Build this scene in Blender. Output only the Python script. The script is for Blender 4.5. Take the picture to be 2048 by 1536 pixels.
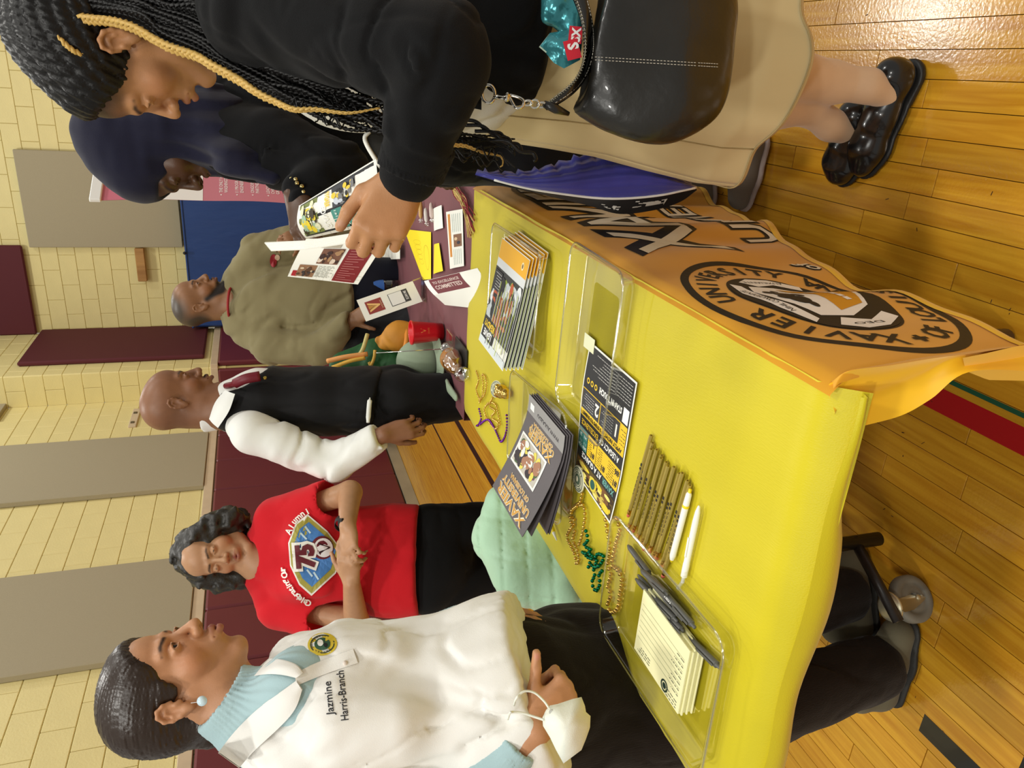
import bpy, bmesh, math, random
import numpy as np
from mathutils import Vector, Matrix
for _o in list(bpy.data.objects): bpy.data.objects.remove(_o)
SC = bpy.context.scene
COL = SC.collection
PI = math.pi
random.seed(7)

# ------------------------------------------------------------------ camera
# the photograph was taken on its side: world "up" points to the left of the frame
CAM = np.array([0.0, 0.0, 1.38]); FOC = 1512.4
_th, _r, _a = math.radians(18.04), math.radians(-3.398), math.radians(23.30)
def _rot():
    fwd = np.array([0, math.cos(_th), -math.sin(_th)]); rt = np.array([1.0, 0, 0]); up = np.cross(rt, fwd)
    c, s = math.cos(_r), math.sin(_r)
    M = np.array([c*rt+s*up, s*rt-c*up, fwd])
    Z = np.array([[math.cos(_a), -math.sin(_a), 0], [math.sin(_a), math.cos(_a), 0], [0, 0, 1]])
    return M @ Z.T
CW = _rot()
RV, DV, FV = CW[0], CW[1], CW[2]          # right, down and forward as a person holding the camera sees them
UPV = np.array([0, 0, 1.0])
def ray(x, y): return RV*((1536-y-768)/FOC) + DV*((x-1024)/FOC) + FV
def P(x, y, D): return CAM + ray(x, y)*D
def on_z(x, y, z): d = ray(x, y); return CAM + d*((z-CAM[2])/d[2])
def on_x(x, y, v): d = ray(x, y); return CAM + d*((v-CAM[0])/d[0])
def on_y(x, y, v): d = ray(x, y); return CAM + d*((v-CAM[1])/d[1])
cd = bpy.data.cameras.new('camera'); cam = bpy.data.objects.new('camera', cd); COL.objects.link(cam)
cd.sensor_fit = 'HORIZONTAL'; cd.sensor_width = 36.0; cd.lens = FOC/2048*36.0; cd.clip_start = 0.05; cd.clip_end = 80
cam.matrix_world = Matrix([[DV[i], RV[i], -FV[i], CAM[i]] for i in range(3)] + [[0, 0, 0, 1]])
SC.camera = cam

# ------------------------------------------------------------------ light
SC.view_settings.view_transform = 'Standard'; SC.view_settings.look = 'None'
SC.view_settings.exposure = 0.0; SC.view_settings.gamma = 1.0; SC.view_settings.use_curve_mapping = False
w = bpy.data.worlds.new('gym_air'); SC.world = w; w.use_nodes = True
w.node_tree.nodes['Background'].inputs['Color'].default_value = (1.0, 0.975, 0.90, 1)
w.node_tree.nodes['Background'].inputs['Strength'].default_value = 0.37
def lamp(name, loc, size, power, color=(1, 0.98, 0.92), rot=(0, 0, 0)):
    l = bpy.data.lights.new(name, 'AREA'); l.shape = 'DISK'; l.size = size; l.energy = power; l.color = color
    o = bpy.data.objects.new(name, l); o.location = loc; o.rotation_euler = rot; COL.objects.link(o); return o
for _p, _w in (((1.08, 8.1, 6.5), 95), ((-1.9, 8.1, 6.5), 95), ((1.3, 3.6, 6.5), 85), ((-2.2, 3.8, 6.5), 85), ((-0.9, -1.2, 6.5), 130), ((2.6, -0.5, 6.5), 110), ((4.6, 3.6, 6.5), 90), ((-2.4, -4.2, 6.0), 190), ((1.4, -4.6, 6.0), 150)):  # last two are unseen fill lamps added to light under the table
    lamp('gym_and_fill_lamp', _p, 0.6, _w*.86)

# ------------------------------------------------------------------ small tools
def srgb(r, g, b):
    f = lambda c: (c/255/12.92) if c/255 <= 0.04045 else ((c/255+0.055)/1.055)**2.4
    return (f(r), f(g), f(b))
MATS = {}
def mat(name, col, rough=0.5, metal=0.0, spec=0.5, bump=0, bscale=60, vcol=False, trans=0, sheen=0, coat=0, ior=1.45, stretch=None, var=0, vscale=6, emit=0, alpha=1.0):
    if name in MATS: return MATS[name]
    m = bpy.data.materials.new(name); m.use_nodes = True; nt = m.node_tree; b = nt.nodes['Principled BSDF']
    c4 = (*col[:3], 1)
    b.inputs['Base Color'].default_value = c4; b.inputs['Roughness'].default_value = rough
    b.inputs['Metallic'].default_value = metal; b.inputs['Specular IOR Level'].default_value = spec
    b.inputs['IOR'].default_value = ior; b.inputs['Transmission Weight'].default_value = trans
    b.inputs['Sheen Weight'].default_value = sheen; b.inputs['Coat Weight'].default_value = coat
    if alpha < 1: b.inputs['Alpha'].default_value = alpha
    L = nt.links.new; src = None
    tc = nt.nodes.new('ShaderNodeTexCoord')
    if vcol:
        a = nt.nodes.new('ShaderNodeAttribute'); a.attribute_name = 'Col'; src = a.outputs['Color']
    if var:
        n = nt.nodes.new('ShaderNodeTexNoise'); n.inputs['Scale'].default_value = vscale; n.inputs['Detail'].default_value = 4
        if stretch:
            mp = nt.nodes.new('ShaderNodeMapping'); mp.inputs['Scale'].default_value = stretch
            L(tc.outputs['Object'], mp.inputs['Vector']); L(mp.outputs['Vector'], n.inputs['Vector'])
        else: L(tc.outputs['Object'], n.inputs['Vector'])
        mr = nt.nodes.new('ShaderNodeMapRange'); mr.inputs['From Min'].default_value = 0.3; mr.inputs['From Max'].default_value = 0.7
        mr.inputs['To Min'].default_value = 1-var; mr.inputs['To Max'].default_value = 1+var*0.6
        L(n.outputs['Fac'], mr.inputs['Value'])
        vm = nt.nodes.new('ShaderNodeVectorMath'); vm.operation = 'MULTIPLY'
        if src: L(src, vm.inputs[0])
        else: vm.inputs[0].default_value = col[:3]
        L(mr.outputs['Result'], vm.inputs[1]); src = vm.outputs['Vector']
    if src: L(src, b.inputs['Base Color'])
    if bump:
        n = nt.nodes.new('ShaderNodeTexNoise'); n.inputs['Scale'].default_value = bscale; n.inputs['Detail'].default_value = 3
        if stretch:
            mp = nt.nodes.new('ShaderNodeMapping'); mp.inputs['Scale'].default_value = stretch
            L(tc.outputs['Object'], mp.inputs['Vector']); L(mp.outputs['Vector'], n.inputs['Vector'])
        else: L(tc.outputs['Object'], n.inputs['Vector'])
        bp = nt.nodes.new('ShaderNodeBump'); bp.inputs['Strength'].default_value = 1.0; bp.inputs['Distance'].default_value = bump
        L(n.outputs['Fac'], bp.inputs['Height']); L(bp.outputs['Normal'], b.inputs['Normal'])
    MATS[name] = m; return m
def tag(o, label=None, cat=None, group=None, kind=None):
    if label: o['label'] = label
    if cat: o['category'] = cat
    if group: o['group'] = group
    if kind: o['kind'] = kind
    return o
def empty(name, loc, label, cat, group=None):
    o = bpy.data.objects.new(name, None); COL.objects.link(o); o.location = tuple(loc); o.empty_display_size = 0.05
    bpy.context.view_layer.update()
    return tag(o, label, cat, group)
def link(name, me, parent=None, world=True):
    o = bpy.data.objects.new(name, me); COL.objects.link(o)
    if parent is not None:
        o.parent = parent
        if world:                                     # meshes are written in world coordinates; keep them there
            q = parent; off = Vector((0, 0, 0))
            while q is not None: off += q.location; q = q.parent
            o.location = -off
    return o
def mesh(name, V, F, m, parent=None, smooth=False, mi=None, world=True, cols=None):
    me = bpy.data.meshes.new(name); V = np.asarray(V, dtype=float)
    me.from_pydata(V.tolist() if len(V) < 20000 else V.tolist(), [], F if isinstance(F, list) else F.tolist())
    for x in (m if isinstance(m, (list, tuple)) else [m]): me.materials.append(x)
    if mi is not None: me.polygons.foreach_set('material_index', np.asarray(mi, dtype=np.int32))
    if smooth: me.polygons.foreach_set('use_smooth', np.ones(len(me.polygons), dtype=bool))
    if cols is not None:
        a = me.color_attributes.new('Col', 'FLOAT_COLOR', 'POINT')
        a.data.foreach_set('color', np.hstack([cols, np.ones((len(cols), 1))]).astype(np.float32).ravel())
    me.update(); return link(name, me, parent, world)
def n3(v): v = np.asarray(v, float); return v/np.linalg.norm(v)

class MB:                                              # collects shapes into one mesh
    def __init__(s): s.V = []; s.F = []; s.M = []; s.n = 0
    def add(s, V, F, mi=0):
        V = np.asarray(V, float); s.V.append(V); s.F += [[i+s.n for i in f] for f in F]; s.M += [mi]*len(F); s.n += len(V); return s
    def box(s, c, size, ax=None, mi=0, bev=0):
        c = np.asarray(c, float); h = np.asarray(size, float)/2; A = np.eye(3) if ax is None else np.asarray(ax, float)
        if bev:
            b = min(bev, *(h*0.98)); V = []; F = []
            for sx in (-1, 1):
                for sy in (-1, 1):
                    for sz in (-1, 1):
                        for k in range(3):
                            p = np.array([sx*(h[0]-b), sy*(h[1]-b), sz*(h[2]-b)]); p[k] += (sx, sy, sz)[k]*b; V.append(p)
            ii = lambda x, y, z, k: ((x*2+y)*2+z)*3+k
            for x in (0, 1): F.append([ii(x, 0, 0, 0), ii(x, 1, 0, 0), ii(x, 1, 1, 0), ii(x, 0, 1, 0)][::(1 if x else -1)])
            for y in (0, 1): F.append([ii(0, y, 0, 1), ii(1, y, 0, 1), ii(1, y, 1, 1), ii(0, y, 1, 1)][::(-1 if y else 1)])
            for z in (0, 1): F.append([ii(0, 0, z, 2), ii(1, 0, z, 2), ii(1, 1, z, 2), ii(0, 1, z, 2)][::(1 if z else -1)])
            for y in (0, 1):
                for z in (0, 1): F.append([ii(0, y, z, 1), ii(1, y, z, 1), ii(1, y, z, 2), ii(0, y, z, 2)][::(1 if y == z else -1)])
            for x in (0, 1):
                for z in (0, 1): F.append([ii(x, 0, z, 0), ii(x, 1, z, 0), ii(x, 1, z, 2), ii(x, 0, z, 2)][::(-1 if x == z else 1)])
            for x in (0, 1):
                for y in (0, 1): F.append([ii(x, y, 0, 0), ii(x, y, 1, 0), ii(x, y, 1, 1), ii(x, y, 0, 1)][::(1 if x == y else -1)])
            for x in (0, 1):
                for y in (0, 1):
                    for z in (0, 1): F.append([ii(x, y, z, 0), ii(x, y, z, 1), ii(x, y, z, 2)][::(1 if (x+y+z) % 2 else -1)])
            return s.add(np.array(V)@A+c, F, mi)
        V = np.array([[x, y, z] for x in (-1, 1) for y in (-1, 1) for z in (-1, 1)])*h
        return s.add(V@A+c, [[0, 1, 3, 2], [4, 6, 7, 5], [0, 4, 5, 1], [2, 3, 7, 6], [0, 2, 6, 4], [1, 5, 7, 3]], mi)
    def tube(s, pts, r, n=8, mi=0, caps=True, closed=False):
        pts = [np.asarray(p, float) for p in pts]; m = len(pts); rs = r if hasattr(r, '__len__') else [r]*m
        V = []; up = None
        for i, p in enumerate(pts):
            if closed: t = pts[(i+1) % m]-pts[i-1]
            else: t = pts[min(i+1, m-1)]-pts[max(i-1, 0)]
            t = t/(np.linalg.norm(t)+1e-12)
            if up is None: up = np.cross(t, [0, 0, 1.0] if abs(t[2]) < .9 else [1.0, 0, 0])
            up = up-t*np.dot(up, t); up /= np.linalg.norm(up)+1e-12; q = np.cross(t, up)
            for k in range(n):
                a = 2*PI*k/n; V.append(p+rs[i]*(up*math.cos(a)+q*math.sin(a)))
        F = []
        for i in range(m if closed else m-1):
            j = (i+1) % m
            for k in range(n): F.append([i*n+k, i*n+(k+1) % n, j*n+(k+1) % n, j*n+k])
        if caps and not closed: F.append(list(range(n))[::-1]); F.append([(m-1)*n+k for k in range(n)])
        return s.add(V, F, mi)
    def ball(s, c, r, n=10, m=6, mi=0, ax=None):
        r = np.array(r if hasattr(r, '__len__') else [r]*3, float); A = np.eye(3) if ax is None else np.asarray(ax)
        V = [np.array([0, 0, 1.0])]
        for i in range(1, m):
            a = PI*i/m
            for k in range(n): b = 2*PI*k/n; V.append(np.array([math.sin(a)*math.cos(b), math.sin(a)*math.sin(b), math.cos(a)]))
        V.append(np.array([0, 0, -1.0])); F = [[0, 1+k, 1+(k+1) % n] for k in range(n)]
        for i in range(m-2):
            for k in range(n): F.append([1+i*n+k, 1+(i+1)*n+k, 1+(i+1)*n+(k+1) % n, 1+i*n+(k+1) % n])
        e = 1+(m-1)*n; F += [[e, 1+(m-2)*n+(k+1) % n, 1+(m-2)*n+k] for k in range(n)]
        return s.add((np.array(V)*r)@A+np.asarray(c), F, mi)
    def lathe(s, c, prof, n=20, ax=None, mi=0):
        A = np.eye(3) if ax is None else np.asarray(ax); V = []; F = []; m = len(prof)
        for r, z in prof:
            for k in range(n): a = 2*PI*k/n; V.append([r*math.cos(a), r*math.sin(a), z])
        for i in range(m-1):
            for k in range(n): F.append([i*n+k, i*n+(k+1) % n, (i+1)*n+(k+1) % n, (i+1)*n+k])
        return s.add(np.array(V)@A+np.asarray(c), F, mi)
    def poly(s, pts, mi=0): return s.add(pts, [list(range(len(pts)))], mi)
    def grid(s, f, nu, nv, mi=0):
        V = [f(i/nu, j/nv) for i in range(nu+1) for j in range(nv+1)]
        F = [[i*(nv+1)+j, (i+1)*(nv+1)+j, (i+1)*(nv+1)+j+1, i*(nv+1)+j+1] for i in range(nu) for j in range(nv)]
        return s.add(V, F, mi)
    def build(s, name, m, parent=None, smooth=False, kind=None):
        o = mesh(name, np.vstack(s.V), s.F, m, parent, smooth, s.M if isinstance(m, (list, tuple)) else None)
        if kind: o['kind'] = kind
        return o
def frame(d, up=(0, 0, 1)):                            # rows: x = side, y = up-ish, z = along d
    z = n3(d); x = np.cross(up, z); x = n3(x) if np.linalg.norm(x) > 1e-6 else np.array([1.0, 0, 0]); return np.array([x, np.cross(z, x), z])
def smooth_path(pts, n=8):                             # Catmull-Rom
    pts = [np.asarray(p, float) for p in pts]; q = [2*pts[0]-pts[1]]+pts+[2*pts[-1]-pts[-2]]; out = []
    for i in range(1, len(q)-2):
        for k in range(n):
            t = k/n; a, b, c, d = q[i-1:i+3]
            out.append(.5*((2*b)+(c-a)*t+(2*a-5*b+4*c-d)*t*t+(3*b-a-3*c+d)*t**3))
    return out+[pts[-1]]

# ------------------------------------------------------------------ flat print on paper and cloth
_TXT = {}
def text_geo(s, spacing=1.0, bold=0.0, shear=0.0, cut=0):
    k = (s, spacing, bold, shear, cut)
    if k not in _TXT:
        cu = bpy.data.curves.new('t', 'FONT'); cu.body = s; cu.size = 1; cu.space_character = spacing; cu.offset = bold; cu.shear = shear
        cu.resolution_u = 2; cu.align_x = 'CENTER'; cu.align_y = 'CENTER'
        o = bpy.data.objects.new('t', cu); COL.objects.link(o); dg = bpy.context.evaluated_depsgraph_get(); dg.update()
        me = bpy.data.meshes.new_from_object(o.evaluated_get(dg))
        if cut and len(me.vertices):
            bm = bmesh.new(); bm.from_mesh(me); xs_ = [v.co.x for v in bm.verts]; ys_ = [v.co.y for v in bm.verts]
            for ax, lo, hi in ((0, min(xs_), max(xs_)), (1, min(ys_), max(ys_))):
                q = lo+cut
                while q < hi:
                    no = (1, 0, 0) if ax == 0 else (0, 1, 0); co = (q, 0, 0) if ax == 0 else (0, q, 0)
                    bmesh.ops.bisect_plane(bm, geom=bm.verts[:]+bm.edges[:]+bm.faces[:], plane_co=co, plane_no=no); q += cut
            bm.to_mesh(me); bm.free()
        V = np.array([v.co[:2] for v in me.vertices]) if len(me.vertices) else np.zeros((0, 2)); F = [list(p.vertices) for p in me.polygons]
        bpy.data.objects.remove(o); bpy.data.curves.remove(cu); bpy.data.meshes.remove(me)
        if len(V): V -= (V.max(0)+V.min(0))/2
        _TXT[k] = (V, F)
    return _TXT[k]
class Print:
    """flat ink shapes in sheet coordinates (u, v in metres), laid onto a surface S(u, v) -> (point, normal)"""
    def __init__(s, S, lift=0.00025): s.S = S; s.mb = MB(); s.mats = []; s.lift = lift; s.layer = 0; s.nv = 0; s.cut = 0
    def mi(s, col):
        nm = 'ink_%02x%02x%02x' % tuple(int(c) for c in col)
        m = mat(nm, srgb(*col), 0.55)
        if m not in s.mats: s.mats.append(m)
        return s.mats.index(m)
    def put(s, V, F, col, layer):
        V = np.asarray(V, float)
        if len(V) == 0: return
        W = []
        for u, v in V: p, n = s.S(u, v); W.append(np.asarray(p)+np.asarray(n)*(s.lift*(layer+1)))
        s.mb.add(W, F, s.mi(col))
    def rect(s, u0, v0, u1, v1, col, layer=0, nu=None, nv=None, rot=0):
        nu = nu or max(1, int(abs(u1-u0)/0.02)); nv = nv or max(1, int(abs(v1-v0)/0.02))
        V = [(u0+(u1-u0)*i/nu, v0+(v1-v0)*j/nv) for i in range(nu+1) for j in range(nv+1)]
        F = [[i*(nv+1)+j, (i+1)*(nv+1)+j, (i+1)*(nv+1)+j+1, i*(nv+1)+j+1] for i in range(nu) for j in range(nv)]
        if rot:
            c = ((u0+u1)/2, (v0+v1)/2); ca, sa = math.cos(rot), math.sin(rot)
            V = [(c[0]+(a-c[0])*ca-(b-c[1])*sa, c[1]+(a-c[0])*sa+(b-c[1])*ca) for a, b in V]
        s.put(V, F, col, layer)
    def poly(s, pts, col, layer=0):
        pts = np.asarray(pts, float); c = pts.mean(0); n = len(pts); k = max(1, min(8, int(np.abs(pts-c).max()/.018)))
        if k > 1:                                      # finer outline so that big shapes follow the cloth
            q = []
            for i in range(n):
                m = max(1, int(np.linalg.norm(pts[(i+1) % n]-pts[i])/.02)); q += [pts[i]+(pts[(i+1) % n]-pts[i])*j/m for j in range(m)]
            pts = np.array(q); n = len(pts)
        V = [c+(p-c)*(r+1)/k for r in range(k) for p in pts]+[c]
        F = [[i, (i+1) % n, n*k] for i in range(n)]+[[r*n+i, (r+1)*n+i, (r+1)*n+(i+1) % n, r*n+(i+1) % n] for r in range(k-1) for i in range(n)]
        s.put([tuple(p) for p in V], F, col, layer)
    def ring(s, cu, cv, ra, rb, wa, col, layer=0, n=48, asp=1.0):
        V = []; 
        for k in range(n):
            a = 2*PI*k/n
            V += [(cu+ra*math.cos(a), cv+rb*math.sin(a)), (cu+(ra-wa)*math.cos(a), cv+(rb-wa*asp)*math.sin(a))]
        s.put(V, [[2*k, (2*k+2) % (2*n), (2*k+3) % (2*n), 2*k+1] for k in range(n)], col, layer)
    def disc(s, cu, cv, ra, rb, col, layer=0, n=28):
        s.poly([(cu+ra*math.cos(2*PI*k/n), cv+rb*math.sin(2*PI*k/n)) for k in range(n)], col, layer)
    def text(s, t, cu, cv, h, col, layer=1, rot=0, sx=1.0, bold=0.0, width=None, shear=0.0):
        V, F = text_geo(t, 1.0, bold, shear, .14 if h > .05 else 0)
        if not len(V): return
        sc = h/0.72; V = V*sc
        if width: sx = width/(V[:, 0].max()-V[:, 0].min())
        V = V*[sx, 1]; ca, sa = math.cos(rot), math.sin(rot)
        s.put([(cu+a*ca-b*sa, cv+a*sa+b*ca) for a, b in V], F, col, layer)
    def arc(s, t, cu, cv, ra, rb, a0, a1, h, col, layer=1, bold=0.02, inward=False, asp=1.0):
        n = len(t)
        for i, ch in enumerate(t):
            a = a0+(a1-a0)*(i+0.5)/n
            if ch == ' ': continue
            V, F = text_geo(ch, 1.0, bold)
            r = math.atan2(math.sin(a)*ra, math.cos(a)*rb)-PI/2
            if inward: r += PI
            ca, sa = math.cos(r), math.sin(r); V = V*(h/0.72)
            s.put([(cu+ra*math.cos(a)+(x*ca-y*sa), cv+rb*math.sin(a)+(x*sa+y*ca)*asp) for x, y in V], F, col, layer)
    def lines(s, u0, v0, u1, v1, n, col, layer=1, th=0.0012, vary=True, seed=1):   # rows of small type too small to read
        rr = random.Random(seed)
        for i in range(n):
            v = v0+(v1-v0)*(i+.5)/n; e = u1-(rr.random()*0.35*(u1-u0) if vary else 0); u = u0
            while u < e:
                wl = rr.uniform(.004, .011); s.rect(u, v-th/2, min(u+wl, e), v+th/2, col, layer, 1, 1); u += wl+.0022
    def photo(s, u0, v0, u1, v1, cols, layer=1, seed=1, n=26):    # a printed photograph as a patchwork of blobs
        rr = random.Random(seed); s.rect(u0, v0, u1, v1, cols[0], layer)
        for i in range(n):
            a = (u1-u0)*rr.uniform(.05, .13); b = (v1-v0)*rr.uniform(.08, .2); cu = rr.uniform(min(u0, u1)+abs(a), max(u0, u1)-abs(a)); cv = rr.uniform(min(v0, v1)+abs(b), max(v0, v1)-abs(b))
            s.disc(cu, cv, abs(a), abs(b), cols[1+i % (len(cols)-1)], layer+1+(i % 3), 9)
    def build(s, name, parent): return s.mb.build(name, s.mats, parent)
# ------------------------------------------------------------------ signed-distance modelling for bodies, clothes and hair
def vnoise(p, seed=0):
    p = np.asarray(p, np.float32); i = np.floor(p).astype(np.int64); f = (p-i); f = f*f*(3-2*f)
    def h(a, b, c):
        n = (a*73856093) ^ (b*19349663) ^ (c*83492791) ^ (seed*2654435761 & 0xffffffff)
        n = (n ^ (n >> 13))*1274126177; n = n & 0xffffffff; n = n ^ (n >> 16); return (n & 0xffff).astype(np.float32)/32767.5-1
    x, y, z = i[..., 0], i[..., 1], i[..., 2]; fx, fy, fz = f[..., 0], f[..., 1], f[..., 2]; r = 0
    for dx in (0, 1):
        for dy in (0, 1):
            for dz in (0, 1):
                r = r+h(x+dx, y+dy, z+dz)*(fx if dx else 1-fx)*(fy if dy else 1-fy)*(fz if dz else 1-fz)
    return r
class Sdf:
    def __init__(s): s.pr = []; s.paint = []; s.disp = []
    def cone(s, a, b, ra, rb, k=.015, neg=False, sq=None):
        s.pr.append(('c', np.asarray(a, float), np.asarray(b, float), ra, rb, k, neg, None if sq is None else (n3(sq[0]), sq[1]))); return s
    def chain(s, pts, rs, k=.015, sq=None, neg=False):
        for i in range(len(pts)-1): s.cone(pts[i], pts[i+1], rs[i], rs[i+1], k, neg, sq)
        return s
    def ell(s, c, r, R=None, k=.015, neg=False):
        s.pr.append(('e', np.asarray(c, float), np.asarray(r, float), np.eye(3) if R is None else np.asarray(R, float), None, k, neg, None)); return s
    def plane(s, p, n, k=.004):                        # keeps the side opposite to n
        s.pr.append(('p', np.asarray(p, float), n3(n), None, None, k, False, None)); return s
    @staticmethod
    def d1(q, p):
        if q[0] == 'e':
            _, c, r, R = q[:4]; x = (p-c)@R.T; k0 = np.sqrt(((x/r)**2).sum(-1))+1e-9; k1 = np.sqrt(((x/(r*r))**2).sum(-1))+1e-9
            return k0*(k0-1)/k1
        if q[0] == 'p': return (p-q[1])@q[2]
        _, a, b, ra, rb, _, _, sq = q; x = p-a; ba = b-a; f = 1.0
        if sq is not None:
            n, f = sq; x = x+(x@n)[..., None]*n*(1/f-1); ba = ba+np.dot(ba, n)*n*(1/f-1)
        t = np.clip((x@ba)/(ba@ba+1e-12), 0, 1); d = np.sqrt(((x-t[..., None]*ba)**2).sum(-1))-(ra+(rb-ra)*t)
        return d*(min(f, 1.0)*.5+.5 if sq is not None else 1)
    def ev(s, p, prs=None):
        d = np.full(p.shape[:-1], 1.0)
        for q in (prs if prs is not None else s.pr):
            x = s.d1(q, p); k = q[5]
            if q[0] == 'p':
                h = np.clip(.5+.5*(x-d)/k, 0, 1); d = d*(1-h)+x*h+k*h*(1-h)
            elif q[6]:
                h = np.clip(.5+.5*(-x-d)/k, 0, 1); d = d*(1-h)-x*h+k*h*(1-h)
            else:
                h = np.clip(.5+.5*(x-d)/k, 0, 1); d = x*(1-h)+d*h-k*h*(1-h)
        return d
    def mesh(s, xs, ys, zs, disp=None):
        xs, ys, zs = [np.asarray(a, float) for a in (xs, ys, zs)]
        nx, ny, nz = len(xs), len(ys), len(zs); G = np.full((nx, ny, nz), 1.0, np.float32); B = 10
        bl = lambda v: [(i, v[i:i+B+1]) for i in range(0, len(v)-1, B)]
        bx, by, bz = bl(xs), bl(ys), bl(zs)
        cx = np.array([(v[0]+v[-1])/2 for _, v in bx]); cy = np.array([(v[0]+v[-1])/2 for _, v in by]); cz = np.array([(v[0]+v[-1])/2 for _, v in bz])
        ex = np.array([v[-1]-v[0] for _, v in bx]); ey = np.array([v[-1]-v[0] for _, v in by]); ez = np.array([v[-1]-v[0] for _, v in bz])
        CC = np.stack(np.meshgrid(cx, cy, cz, indexing='ij'), -1).reshape(-1, 3)
        HD = (.5*np.sqrt(ex[:, None, None]**2+ey[None, :, None]**2+ez[None, None, :]**2)).ravel()
        DD = np.stack([s.d1(q, CC) for q in s.pr]); pos = np.array([q[0] != 'p' and not q[6] for q in s.pr]); KK = np.array([q[5] for q in s.pr]); pl = np.array([q[0] == 'p' for q in s.pr])
        scl = np.array([1.0 if (q[0] != 'c' or q[7] is None) and q[0] != 'e' else 1.25 for q in s.pr])
        mn = DD[pos].min(0); plm = DD[pl].max(0) if pl.any() else np.full(len(CC), -9.0); mg = .012+(.008 if disp is not None else 0)
        ny_, nz_ = len(by), len(bz)
        for bi in np.nonzero((mn < HD*1.25+mg) & (plm < HD+mg))[0]:
            i, X = bx[bi//(ny_*nz_)]; j, Y = by[(bi//nz_) % ny_]; k, Z = bz[bi % nz_]; hd = HD[bi]
            use = pl | (DD[:, bi] < np.where(pos, np.maximum(mn[bi], 0)+2*hd, hd*1.3)*scl+KK)
            prs = [q for q, u in zip(s.pr, use) if u]
            pts = np.stack(np.meshgrid(X, Y, Z, indexing='ij'), -1); d = s.ev(pts, prs)
            if d.min() > .03 or d.max() < -.03:
                G[i:i+len(X), j:j+len(Y), k:k+len(Z)] = d; continue
            if disp is not None: d = d+disp(pts)
            G[i:i+len(X), j:j+len(Y), k:k+len(Z)] = d
        # blocks wholly inside the solid are skipped above only when no surface is near; mark them
        deep = np.nonzero((mn < -HD*1.0-.02))[0]
        for bi in deep:
            i, X = bx[bi//(ny_*nz_)]; j, Y = by[(bi//nz_) % ny_]; k, Z = bz[bi % nz_]; sl = G[i:i+len(X), j:j+len(Y), k:k+len(Z)]
            if sl.size and (sl == 1.0).all() and plm[bi] < 0: sl[...] = -1
        S = G < 0; acc = np.zeros((nx-1, ny-1, nz-1), np.int8)
        for a in (0, 1):
            for b in (0, 1):
                for c in (0, 1): acc += S[a:nx-1+a, b:ny-1+b, c:nz-1+c]
        cells = np.argwhere((acc > 0) & (acc < 8)); idx = np.full(acc.shape, -1, np.int32)
        if not len(cells): return np.zeros((0, 3)), np.zeros((0, 4), int)
        idx[tuple(cells.T)] = np.arange(len(cells)); ps = np.zeros((len(cells), 3)); cnt = np.zeros(len(cells))
        ax = (xs, ys, zs)
        for e in range(3):
            o1, o2 = [q for q in range(3) if q != e]
            for a in (0, 1):
                for b in (0, 1):
                    c0 = cells.copy(); c0[:, o1] += a; c0[:, o2] += b; c1 = c0.copy(); c1[:, e] += 1
                    g0 = G[tuple(c0.T)]; g1 = G[tuple(c1.T)]; m = (g0 < 0) != (g1 < 0); t = np.where(m, g0/(g0-g1+1e-20), 0)
                    p0 = np.stack([ax[q][c0[:, q]] for q in range(3)], -1); p1 = np.stack([ax[q][c1[:, q]] for q in range(3)], -1)
                    ps += (p0+(p1-p0)*t[:, None])*m[:, None]; cnt += m
        V = ps/cnt[:, None]; F = []
        for e in range(3):
            o1, o2 = (e+1) % 3, (e+2) % 3
            a = [slice(None)]*3; b = [slice(None)]*3; a[e] = slice(0, -1); b[e] = slice(1, None)
            for o in (o1, o2): a[o] = slice(1, -1); b[o] = slice(1, -1)
            s0 = S[tuple(a)]; s1 = S[tuple(b)]; ed = np.argwhere(s0 != s1)
            if not len(ed): continue
            fl = s0[tuple(ed.T)]; ed = ed.copy(); ed[:, o1] += 1; ed[:, o2] += 1
            def I(d1, d2): q = ed.copy(); q[:, o1] += d1; q[:, o2] += d2; return idx[tuple(q.T)]
            q = np.stack([I(-1, -1), I(0, -1), I(0, 0), I(-1, 0)], -1); q[~fl] = q[~fl][:, ::-1]; F.append(q)
        F = np.vstack(F); F = F[(F >= 0).all(1)]
        return V, F
    def color(s, V, base):
        C = np.tile(np.asarray(base, float), (len(V), 1))
        for q, col, soft in s.paint:
            d = s.d1(q, V); t = np.clip(.5-d/soft, 0, 1)[:, None]; C = C*(1-t)+np.asarray(col)*t
        return C
    def pe(s, c, r, R, col, soft): s.paint.append((('e', np.asarray(c, float), np.asarray(r, float), np.eye(3) if R is None else R, None, 0, False, None), col, soft))
    def pc(s, a, b, ra, rb, col, soft): s.paint.append((('c', np.asarray(a, float), np.asarray(b, float), ra, rb, 0, False, None), col, soft))
def span(lo, hi, h, fine=None, hf=None):               # grid coordinates with a finer stretch
    if fine is None: return np.arange(lo, hi+h, h)
    a, b = max(fine[0], lo), min(fine[1], hi)
    return np.concatenate([np.arange(lo, a-1e-6, h), np.arange(a, b, hf), np.arange(b, hi+h, h)])
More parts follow.
